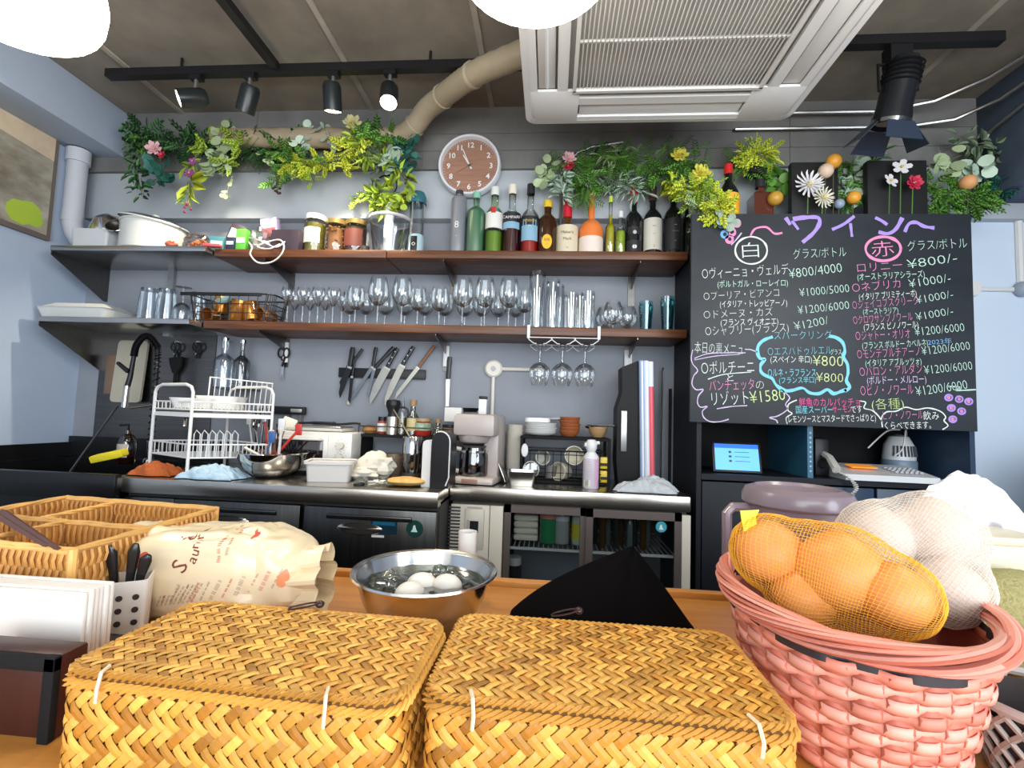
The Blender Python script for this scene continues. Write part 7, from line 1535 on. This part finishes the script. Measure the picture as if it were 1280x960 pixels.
# garlic
gs = [(at(1098, 672, -1.60), .044), (at(1165, 668, -1.61), .050), (at(1182, 735, -1.65), .040), (at(1115, 735, -1.62), .036)]
gm_ = M('garlic skin', (.76, .62, .52), .5, col2=(.68, .50, .40), scale=14)
for k, (c, r) in enumerate(gs):
    tt = T('garlic_bulb', ('garlic bulb at the upper left of the white net', 'garlic bulb at the upper right of the white net', 'garlic bulb low at the right of the white net', 'garlic bulb hidden low between the others')[k], 'garlic', c, group='garlic in the white net')
    MB().ball((0, 0, 0), r * .93, 24, 14, sc=(1, 1, .88), fn=lambda d: 1 + .05 * abs(sin(3.5 * math.atan2(d.y, d.x))) * (1 - abs(d.z)) + max(0, d.z - .93) * 2.5).build('bulb', gm_, tt)
net_bag('garlic_net', 'white mesh net bag of garlic in the pink basket', [gs[0], (at(1130, 672, -1.60), .036), gs[3], gs[1], (at(1176, 705, -1.635), .036), gs[2]], M('white net', (.82, .74, .66), .5), M('white net film', (.86, .80, .74), .7, alpha=.30), 84, 60, .0006)

# ================================================================ BOWL WITH EGGS
bc = Vector((-.192, -1.497, BZ)); t = T('egg_bowl', 'steel bowl with eggs in iced water on the bar', 'bowl', bc + Vector((0, 0, .001))); RBW, HBW = .108, .094
MB().lathe([(0, 0), (.055, 0), (.075, .014), (.095, .052), (RBW, HBW - .002), (RBW + .006, HBW), (RBW + .007, HBW - .003), (RBW + .004, HBW - .001), (RBW - .002, HBW - .004), (.093, .052), (.073, .016), (.054, .002), (0, .002)], (0, 0, 0), 48).build('bowl', M('bowl steel', (.68, .66, .62), .17, 1.0), t)
m = MB(); m.grid(lambda u, v: ((.099 * v) * cos(2 * pi * u), (.099 * v) * sin(2 * pi * u), .072 + .0022 * noise.noise(Vector((v * cos(2 * pi * u) * 5, v * sin(2 * pi * u) * 5, 1)))), 48, 16, closed_u=True); 
wt_ = T('water', 'clear iced water in the steel egg bowl', 'water', bc); m.build('water_surface', glass('water film', (.80, .84, .80), .95, .22, .7, .04), wt_)
eg = M('egg shell', (.78, .74, .67), .45, sss=.1)
for k, (px, py, rz__) in enumerate(((527, 729, .3), (559, 731, -.2), (512, 741, .9))):
    q = az(px, py, BZ + .072); tt = T('egg', ('pale egg nearest the middle of the steel bowl', 'pale egg at the right in the steel bowl', 'pale egg nearest the front left rim of the steel bowl')[k], 'egg', (q.x, q.y, BZ + .070), rz=rz__, group='eggs in the bowl')
    MB().ball((0, 0, 0), .0195, 18, 12, sc=(1.25, 1, .95)).build('shell', eg, tt)
ri = random.Random(4)
icem = glass('ice', (.86, .90, .88), .95, .2, .55, .06)
for k in range(12):
    a = ri.uniform(.5, 2.9) if k < 8 else ri.uniform(2.9, 4.0); rr = ri.uniform(.03, .078); tt = T('ice_cube', 'clear lump of ice in the steel egg bowl, ' + ords[k] + ' counting leftwards round the rim', 'ice', (bc.x + rr * cos(a), bc.y + rr * sin(a), BZ + .067), rot=(ri.random(), ri.random(), ri.random() * 3), group='ice in the bowl')
    MB().box((0, 0, 0), (.024, .02, .018), bev=.004).build('cube', icem, tt)
t = T('white_cup', 'small white cup on the bar behind the steel egg bowl', 'cup', (PX(582, -1.31, BZ), -1.31, BZ)); hh = at(582, 664, -1.31).z - BZ
MB().lathe([(0, 0), (.016, 0), (.0185, hh), (.0165, hh), (.0145, .004)], (0, 0, 0), 20).build('cup', M('cup white', (.74, .70, .66), .4), t)

# ================================================================ BLACK CLOTH
cx0 = at(640, 762, -1.44); cx1 = at(862, 776, -1.44); ap = at(790, 681, -1.39); H_ = ap.z - BZ
t = T('black_cloth', 'black cloth draped into a peak on the bar behind the straw box', 'cloth', ((cx0.x + cx1.x) / 2, -1.42, BZ)); hx = (cx1.x - cx0.x) / 2; ax0 = ap.x - t.location.x
m = MB()
def bc_(u, v):
    a = 2 * pi * u; rx = hx * 1.06 * (1 + .03 * sin(3 * a + 1)); ry = .105; bx_ = rx * cos(a); by_ = ry * sin(a)
    if abs(cos(a)) > .75: bx_ *= 1.0
    k = v; z = H_ * (1 - k) ** (1.0 if cos(a) > 0 else .82) * (1 + .03 * noise.noise(Vector((cos(a) * 2, sin(a) * 2, k * 2)))); x = ax0 * (1 - k) + bx_ * k; y = .02 * (1 - k) + by_ * k
    z += .006 * abs(sin(a * 2.5 + .7)) * k * (1 - k) * 3
    return (x, y, max(.0015, z))
m.grid(bc_, 48, 16, closed_u=True); m.build('fabric', M('black fabric', (.004, .0035, .004), 1.0, spec=.04), t, 30)

# ================================================================ BREAD BAG
bb = T('bread_bag', 'crumpled cream plastic bread bag with brown lettering behind the straw box', 'bag', (-.555, -1.485, BZ + .001))
cream_film = M('cream printed film', (.80, .66, .44), .22, var=.05, scale=5, sss=.05)
def bagf(u, v):
    th = 2 * pi * u; ph = pi * v; d = Vector((sin(ph) * cos(th), sin(ph) * sin(th), cos(ph)))
    s_ = lambda x, e: math.copysign(abs(x) ** e, x)
    p_ = Vector((s_(d.x, .45) * .165, s_(d.y, .7) * .075, s_(d.z, .45) * .066))
    n1 = noise.noise(Vector((p_.x * 14, p_.y * 14, p_.z * 14))) * .012 + abs(noise.noise(Vector((p_.x * 26, p_.z * 26, p_.y * 26 + 3)))) * .016
    taper = 1.0 - .25 * max(0, p_.x / .165 - .45)
    p_ = Vector((p_.x, p_.y * taper, p_.z * taper)) + d * n1
    p_.z += .072 + .006 * math.sin(p_.x * 22)
    return (p_.x, p_.y, max(0, p_.z))
m = MB(); m.grid(bagf, 72, 44, closed_u=True); bmesh.ops.remove_doubles(m.b, verts=m.b.verts, dist=1e-5); bagobj = m.build('film', cream_film, bb, 24); bagobj.name = 'film_bread'
# gathered neck at the right
m = MB(); m.grid(lambda u, v: (.150 + .045 * v, (.045 + .01 * sin(9 * 2 * pi * u)) * (1 - .25 * v) * cos(2 * pi * u) - .0, .062 + (.048 + .008 * sin(7 * 2 * pi * u)) * (1 - .1 * v + .25 * v * v) * sin(2 * pi * u)), 60, 8, closed_u=True); m.build('gathered_end', cream_film, bb, 24)
br = M('brown print', (.20, .035, .02), .5); rp = M('red print', (.55, .08, .05), .5); gp = M('grey brown print', (.35, .22, .18), .5)
def onbag(body, px, py, size, mt, ang, al='CENTER', xs=1.0, nm='lettering', ls=1.0):
    q = at(px, py, -1.553) - Vector(bb.location); o = txt(body, bb, (q.x, q.y, q.z), size, mt, rot=(pi / 2, -ang, 0), align=al, xs=xs, name=nm, ls=ls); o['wrap'] = 1; return o
for ch, px, py, sz, an in (('S', 234, 712, .034, 62), ('a', 246, 702, .024, 68), ('u', 249, 692, .023, 80), ('n', 248, 682, .023, 92), ("r", 244, 674, .022, 104), ("'", 238, 671, .02, 115), ('d', 234, 671, .025, 128), ('i', 227, 667, .022, 135)): onbag(ch, px, py, sz, br, radians(an))
for k in range(11): onbag('|||| ||| |||||| ||' if k % 2 else 'ııııı ıııı ııı ııııı', 212 + 13 * k, 742 - 1.5 * k, .0065, gp if k % 3 else rp, radians(68), nm='fine_print')
for k in range(9): onbag('ııı ıııııı ıııı ıı ıııı', 206 + 6 * k, 746 - 1.0 * k, .006, gp, radians(62), nm='fine_print')
onbag('ıııı ııı ııııı ıııı', 276, 682, .011, rp, radians(100), nm='side_lettering'); onbag('ııııı ıııı ııı', 286, 680, .010, rp, radians(97), nm='side_lettering')
def patch(pts, mt, nm):
    q = [at(a, b, -1.553) - Vector(bb.location) for a, b in pts]; m = MB(); P = spl(q + [q[0]], 4)[:-1]; cc = sum(P, Vector()) / len(P); rings_ = [[m.b.verts.new(cc.lerp(p_, f_)) for p_ in P] for f_ in (.33, .66, 1)]; c_ = m.b.verts.new(cc); n = len(P)
    for i in range(n):
        m.b.faces.new((c_, rings_[0][i], rings_[0][(i + 1) % n]))
        for a_, b_ in zip(rings_, rings_[1:]): m.b.faces.new((a_[i], b_[i], b_[(i + 1) % n], a_[(i + 1) % n]))
    o = m.build(nm, mt, bb); o['wrap'] = 1
patch([(298, 655), (304, 650), (310, 656), (309, 668), (304, 678), (299, 668)], rp, 'red_print'); patch([(312, 652), (326, 650), (338, 656), (334, 668), (320, 672)], M('beige print', (.60, .42, .26), .5), 'beige_print'); patch([(342, 723), (350, 716), (353, 728), (348, 738), (341, 734)], M('orange print', (.80, .28, .12), .4), 'orange_print'); patch([(176, 700), (186, 688), (192, 692), (184, 706), (176, 712)], rp, 'red_corner')

# ================================================================ RATTAN TRAY
tz_ = .925; Pt = [az(*c, tz_) for c in ((83, 620), (270, 634), (92, 686))]
A_, B_, C_ = Pt[0], Pt[1], Pt[2]; D__ = A_ + (C_ - B_); cc = (A_ + C_) / 2
cane = M('rattan cane', (.74, .42, .13), .45, rnd=.2, var=.1, scale=30); cane2 = M('rattan weave', (.60, .29, .07), .5, var=.2, scale=40)
trb = T('black_crate', 'flat black box under the rattan tray at the left of the bar', 'box', (cc.x, cc.y, BZ)); vB = (B_ - A_); angT = math.atan2(vB.y, vB.x)
WT, DT = (B_ - A_).length, (C_ - B_).length; e1 = (B_ - A_).normalized(); e2 = (C_ - B_).normalized()
MB().prism([((v_ - cc).x * .9, (v_ - cc).y * .9) for v_ in (A_, B_, C_, D__)], 0, .060, plane='xy').build('box', blackm, trb)
HTR = .078
t = T('rattan_tray', 'divided rattan cutlery tray at the left of the bar', 'tray', (cc.x, cc.y, tz_ - HTR)); 
def Lp(s_, t_, z): q = A_ + e1 * (WT * s_) + e2 * (DT * t_) - cc; return Vector((q.x, q.y, z))
def cane_wall(p_, q_, z0, z1, nm, rows=2, th=.004):
    L_ = (q_ - p_).length; n = int(L_ / .0058); m = MB(); d = (q_ - p_).normalized(); nn = Vector((d.y, -d.x, 0))
    for r_ in range(rows):
        za, zb = z0 + (z1 - z0) * r_ / rows, z0 + (z1 - z0) * (r_ + 1) / rows
        for k in range(n):
            c_ = p_ + d * (L_ * (k + .5) / n); s_ = 1 if (k + r_) % 2 else -1
            m.tube([c_ + nn * (s_ * .001) + Vector((0, 0, za)), c_ + nn * (s_ * th) + Vector((0, 0, (za + zb) / 2)), c_ + nn * (s_ * .001) + Vector((0, 0, zb))], .0024, 4)
    m.quad(p_ + Vector((0, 0, z0)), q_ + Vector((0, 0, z0)), q_ + Vector((0, 0, z1)), p_ + Vector((0, 0, z1)))
    o = m.build(nm, cane2, t); o['kind'] = 'stuff'
def rimtube(p_, q_, z, r=.0048):
    d = (q_ - p_); m = MB()
    for k in range(3): m.tube([p_ + d * u + Vector((.0022 * cos(2.1 * k + u * 9), .0022 * sin(2.1 * k + u * 9), z + .0022 * sin(2.1 * k + u * 9))) for u in [i / 24 for i in range(25)]], r * .62, 6)
    m.build('rim', cane, t)
cs = [Lp(0, 0, 0), Lp(1, 0, 0), Lp(1, 1, 0), Lp(0, 1, 0)]
for a, b in zip(cs, cs[1:] + cs[:1]): cane_wall(a, b, .002, HTR - .006, 'side_weave', 3); rimtube(a, b, HTR - .003)
for a, b in ((Lp(0, .52, 0), Lp(1, .52, 0)), (Lp(.34, 0, 0), Lp(.34, .52, 0)), (Lp(.5, .52, 0), Lp(.5, 1, 0))): cane_wall(a, b, .004, HTR - .010, 'divider_weave', 2, .003); rimtube(a, b, HTR - .007, .004)
for c_ in cs: MB().tube([c_ + Vector((0, 0, 0)), c_ + Vector((0, 0, HTR))], .006, 8).build('corner_post', cane, t)
MB().prism([(c_.x, c_.y) for c_ in cs], .0, .004, plane='xy').build('bottom', cane2, t)
zin = tz_ - HTR + .005
q = az(106, 654, tz_ - .02); tt = T('steel_scoop', 'rounded steel ladle lying in the rattan tray', 'ladle', (q.x, q.y, zin + .0)); MB().ball((0, 0, .034), .020, 18, 12, sc=(1.2, 1, .9)).build('bowl', chrome, tt); MB().tube([(.02, 0, .036), (.06, -.01, .022)], .003, 6).build('handle', chrome, tt); MB().cyl((0, 0, 0), .014, .02, 12).build('foot', chrome, tt)
q = az(84, 657, tz_ - .02); tt = T('white_dish', 'small ivory dish beside the steel ladle in the rattan tray', 'dish', (q.x, q.y, zin)); MB().lathe([(0, 0), (.012, 0), (.018, .04), (.016, .04), (0, .006)], (0, 0, 0), 16).build('dish', M('cup ivory'), tt)
q = az(172, 645, tz_ - .01); tt = T('cutlery_bundle', 'silver cutlery lying in the right compartment of the rattan tray', 'cutlery', (q.x, q.y, zin + .03)); 
for k in range(3): MB().tube([(-.04, .006 * k, .006), (.04, .006 * k - .004, .012)], .002, 5).build('handle', chrome, tt)
q0, q1 = az(2, 645, tz_), az(72, 690, tz_)
tt = T('wooden_slat', 'dark brown wooden tongs lying over the left part of the rattan tray', 'tongs', (q0.x, q0.y, tz_ + .004)); dq = Vector((q1.x - q0.x, q1.y - q0.y, 0)); MB().tube([(0, 0, .004), dq * .5 + Vector((0, 0, .002)), dq], [.007, .006, .004], 4, flat=.5).build('blade', M('dark walnut', (.10, .03, .015), .4), tt); MB().tube([Vector((0, -.012, .003)), dq * .9 + Vector((0, -.006, 0))], [.007, .004], 4, flat=.5).build('blade', M('dark walnut'), tt)

# ================================================================ NAPKINS, HOLDER, MENU BOARD
nl = at(-30, 730, -1.70); nr_ = at(141, 728, -1.70); nb = at(128, 812, -1.70); W_n = nr_.x - nl.x
t = T('napkin_stack', 'thick stack of white paper napkins standing at the left edge', 'napkins', ((nl.x + nr_.x) / 2, -1.70, BZ)); hn_ = nr_.z - BZ
npm = M('napkin paper', (.76, .71, .66), .9, sss=.05)
for k in range(6):
    m = MB(); y_ = -.030 + .0066 * k; m.box((.001 * ((k * 5) % 3 - 1), y_, hn_ / 2 + .0006 * ((k * 3) % 4)), (W_n - .004, .0062, hn_ - .004), bev=.0022); m.build('napkin', npm, t)
t = T('napkin_box', 'dark brown holder box below the napkins at the left edge', 'box', ((at(-60, 870, -1.79).x + at(84, 870, -1.79).x) / 2, -1.785, BZ)); wn_ = at(84, 870, -1.79).x - at(-60, 870, -1.79).x; hb_ = at(84, 812, -1.79).z - BZ
dw = wood('dark brown lacquer wood', (.055, .012, .008), (.03, .007, .005), (6, 1, 1), .4, 4, .05)
m = MB(); m.box((0, 0, hb_ / 2), (wn_, .03, hb_), bev=.003); m.build('front_board', dw, t); MB().box((wn_ / 2 - .006, -.018, hb_ / 2), (.012, .008, hb_), bev=.001).build('edge_batten', blackm, t); MB().box((0, -.018, hb_ - .008), (wn_, .008, .014), bev=.001).build('edge_batten', blackm, t)
hl, hr = at(122, 740, -1.62), at(174, 722, -1.60); t = T('cutlery_caddy', 'white perforated caddy holding black tongs beside the napkins', 'caddy', ((hl.x + hr.x) / 2, -1.60, BZ), rz=radians(32)); Wc = .058; hc = at(160, 728, -1.62).z - BZ
m = MB(); ring(m, rrect(Wc, .05, .006), 0, rrect(Wc + .006, .054, .006), hc); ring(m, rrect(Wc + .006, .054, .006), hc, rrect(Wc + .002, .05, .006), hc); ring(m, rrect(Wc + .002, .05, .006), hc, rrect(Wc - .003, .046, .006), .003); m.b.faces.new([m.b.verts.new((a, b, .001)) for a, b in rrect(Wc, .05, .006)]); m.build('wall', M('caddy white', (.72, .70, .66), .35), t)
for i in range(3):
    for j in range(4): MB().lathe([(0, -.0004), (.0042, -.0004)], (-.019 + .019 * i, -.0262 - .0018 * (.018 + .0175 * j) / .08, .016 + .0175 * j), 12, 'y').build('hole', M('hole dark', (.03, .02, .018), .7), t)
for k, (dx, h_k, lean) in enumerate(((-.012, .034, -.01), (.004, .038, .006), (.016, .022, .012))):
    tt = T('black_tongs', ('left', 'middle', 'right hand')[k] + ' black plastic tong end sticking out of the perforated caddy', 'tongs', (t.location.x + dx, t.location.y, BZ + .01), rot=(0, 0, .3)); MB().tube([(0, 0, 0), (lean * .5, 0, hc * .9), (lean, -.002, hc + h_k * .7), (lean * 1.4, -.003, hc + h_k)], [.004, .006, .0085, .004], 8, flat=.6).build('arm', M('gloss black', (.012, .012, .013), .18), tt)
q = at(155, 795, -1.64); t = T('black_tray', 'small dark dish between the napkins and the straw box', 'tray', (at(140, 790, -1.66).x, -1.655, BZ)); MB().prism([(x, y) for x, y in rrect(.075, .035, .008)], 0, .028, plane='xy').build('dish', M('gloss black'), t)

# ================================================================ PITCHER AND RIGHT HAND THINGS
pc_ = Vector((PX(996, -1.36, .95), -1.36, BZ)); rP = .086; hP = at(996, 640, -1.45).z - BZ
smk = M('smoky mauve plastic', (.26, .20, .23), .28, alpha=.93, coat=.3)
t = T('water_pitcher', 'smoky mauve plastic water pitcher with lid behind the pink basket', 'pitcher', pc_)
MB().lathe([(0, .004), (rP * .80, 0), (rP * .84, .006), (rP * .97, hP), (rP * .95, hP), (rP * .82, .01), (0, .008)], (0, 0, 0), 36).build('body', smk, t)
l_ = MB().lathe([(rP * 1.0, hP - .004), (rP * 1.04, hP), (rP * 1.04, hP + .014), (rP * .98, hP + .024), (rP * .80, hP + .030), (rP * .74, hP + .024), (0, hP + .022)], (0, 0, 0), 36).build('lid', smk, t)
MB().tube([(-rP * .9, -.0, hP - .012), (-rP - .030, -.012, hP - .010), (-rP - .040, -.014, hP - .020), (-rP - .040, -.014, hP - .13), (-rP - .034, -.012, hP - .15), (-rP * .85, 0, hP - .16)], .0088, 8).build('handle', smk, t)
MB().prism([(rP * .90, hP - .03), (rP * .92, hP + .0), (rP + .030, hP - .018), (rP + .028, hP - .022)], -.018, .018).build('spout', smk, t)
x_ = at(1197, 700, -1.45).x; t = T('plastic_crate', 'beige plastic bin behind the garlic net', 'bin', (x_ + .055, -1.40, BZ)); hcz = at(1230, 668, -1.45).z - BZ
MB().box((0, 0, hcz / 2), (.15, .11, hcz), bev=.006).build('body', M('bin beige', (.62, .56, .42), .4), t); MB().box((0, 0, hcz - .008), (.16, .12, .014), bev=.004).build('rim', M('bin beige'), t)
t = T('white_plastic_bag', 'large translucent white plastic bag heaped at the right behind the garlic', 'bag', (at(1222, 660, -1.36).x + .03, -1.33, BZ + .002))
wf_ = M('white film', (.74, .74, .80), .35, sss=.15)
def wb(u, v):
    th = 2 * pi * u; ph = pi * v; d = Vector((sin(ph) * cos(th), sin(ph) * sin(th), cos(ph))); k = 1 + .20 * noise.noise(d * 2.4 + Vector((3, 1, 0))) + .10 * abs(noise.noise(d * 6)); return (d.x * .135 * k, d.y * .045 * k, max(0, .125 + d.z * .128 * k - .10 * max(0, d.x)))
m = MB(); m.grid(wb, 56, 34, closed_u=True); bmesh.ops.remove_doubles(m.b, verts=m.b.verts, dist=1e-5); m.build('film', wf_, t, 28)
m = MB(); m.grid(lambda u, v: (-.02 + .16 * u, -.062 - .05 * v + .008 * sin(14 * u) + .004 * sin(30 * u + 4 * v), .195 - .055 * u - (.13 * v) - .02 * v * sin(5 * u)), 24, 16); m.build('hanging_flap', wf_, t, 28)
t = T('knitted_roll', 'pale green knitted cloth roll at the right edge', 'cloth', (at(1287, 780, -1.52).x, -1.50, BZ + .001)); rk_ = .055
kn = M('knit green', (.48, .44, .19), .95, bump=1.0, scale=220, var=.15)
MB().ball((0, 0, .072), 1, 32, 20, sc=(.095, .06, .072), fn=lambda d: 1 + .02 * noise.noise(d * 12)).build('roll', kn, t)
t = T('lattice_basket', 'grey white lattice basket at the lower right edge', 'basket', (at(1300, 870, -1.72).x, -1.73, BZ + .0)); lat = M('lattice cane', (.42, .38, .35), .6, rnd=.1)
m = MB()
for k in range(18):
    for s_ in (-1, 1):
        a0 = 2 * pi * k / 18; m.tube([((.045 + .022 * u) * cos(a0 + s_ * u * 1.1), (.045 + .022 * u) * sin(a0 + s_ * u * 1.1), .075 * u) for u in [i / 6 for i in range(7)]], .003, 5)
m.build('lattice', lat, t)['kind'] = 'stuff'; MB().tube([(.068 * cos(a), .068 * sin(a), .078) for a in [2 * pi * k / 24 for k in range(24)]], .005, 6, closed=True).build('rim', lat, t); MB().lathe([(0, .002), (.042, .002), (.062, .072)], (0, 0, 0), 20).build('inner', M('dark inner', (.04, .03, .03), .8), t)
t = T('grey_chair', 'grey upholstered chair back by the bright wall at the right', 'chair', (axx(1290, 620, 1.98).x - .05, -.62, 0)); ch_ = M('chair grey', (.32, .30, .29), .8, var=.05, scale=20)
MB().box((0, 0, .44), (.42, .40, .07), bev=.02).build('seat', ch_, t); MB().prism([(-.26, .50), (.28, .50), (.28, 1.06), (-.04, 1.06), (-.10, 1.02)], .12, .19).build('backrest', ch_, t)
for sx in (-1, 1):
    for sy in (-1, 1): MB().cyl((sx * .18, sy * .16, 0), .014, .41, 8).build('leg', black, t)
# ================================================================ lettering to plain meshes, prints laid onto the bag film
from mathutils.bvhtree import BVHTree
dg = bpy.context.evaluated_depsgraph_get()
for o in [x for x in scene.objects if x.type == 'FONT']:
    me = bpy.data.meshes.new_from_object(o.evaluated_get(dg)); me.name = o.name
    if not len(me.vertices): bpy.data.objects.remove(o); continue
    if 'fitw' in o:
        xs_ = [v.co.x for v in me.vertices]; mn, mx_ = min(xs_), max(xs_); o.scale = (o['fitw'] / max(1e-4, mx_ - mn), 1, 1)
        me.transform(Matrix.Translation((-mn, 0, 0)))
    n = bpy.data.objects.new('tmp', me); nm = o.name; n.parent = o.parent; n.location = o.location; n.rotation_euler = o.rotation_euler; n.scale = o.scale
    if 'wrap' in o: n['wrap'] = 1
    COL.objects.link(n); bpy.data.objects.remove(o); n.name = nm
film = bpy.data.objects['film_bread']; bvh = BVHTree.FromPolygons([v.co.copy() for v in film.data.vertices], [tuple(p.vertices) for p in film.data.polygons])
for o in [x for x in scene.objects if 'wrap' in x]:
    ml = Matrix.LocRotScale(o.location, o.rotation_euler, o.scale); bad = []
    for v in o.data.vertices:
        p = ml @ v.co; d_ = (p + Vector(bb.location) - CAMP).normalized() * Vector((.0, 1, 0)); d_.normalize()
        h = bvh.ray_cast(Vector((p.x, -.3, p.z)), Vector((0, 1, 0)))
        if h[0] is not None: v.co = h[0] + Vector((0, -.0010, 0))
        else: v.co = p; bad.append(v.index)
    if bad:
        b = bmesh.new(); b.from_mesh(o.data); b.verts.ensure_lookup_table(); bmesh.ops.delete(b, geom=[b.verts[i] for i in bad], context='VERTS'); b.to_mesh(o.data); b.free()
    o.location = (0, 0, 0); o.rotation_euler = (0, 0, 0); o.scale = (1, 1, 1); del o['wrap']
film.name = 'film'
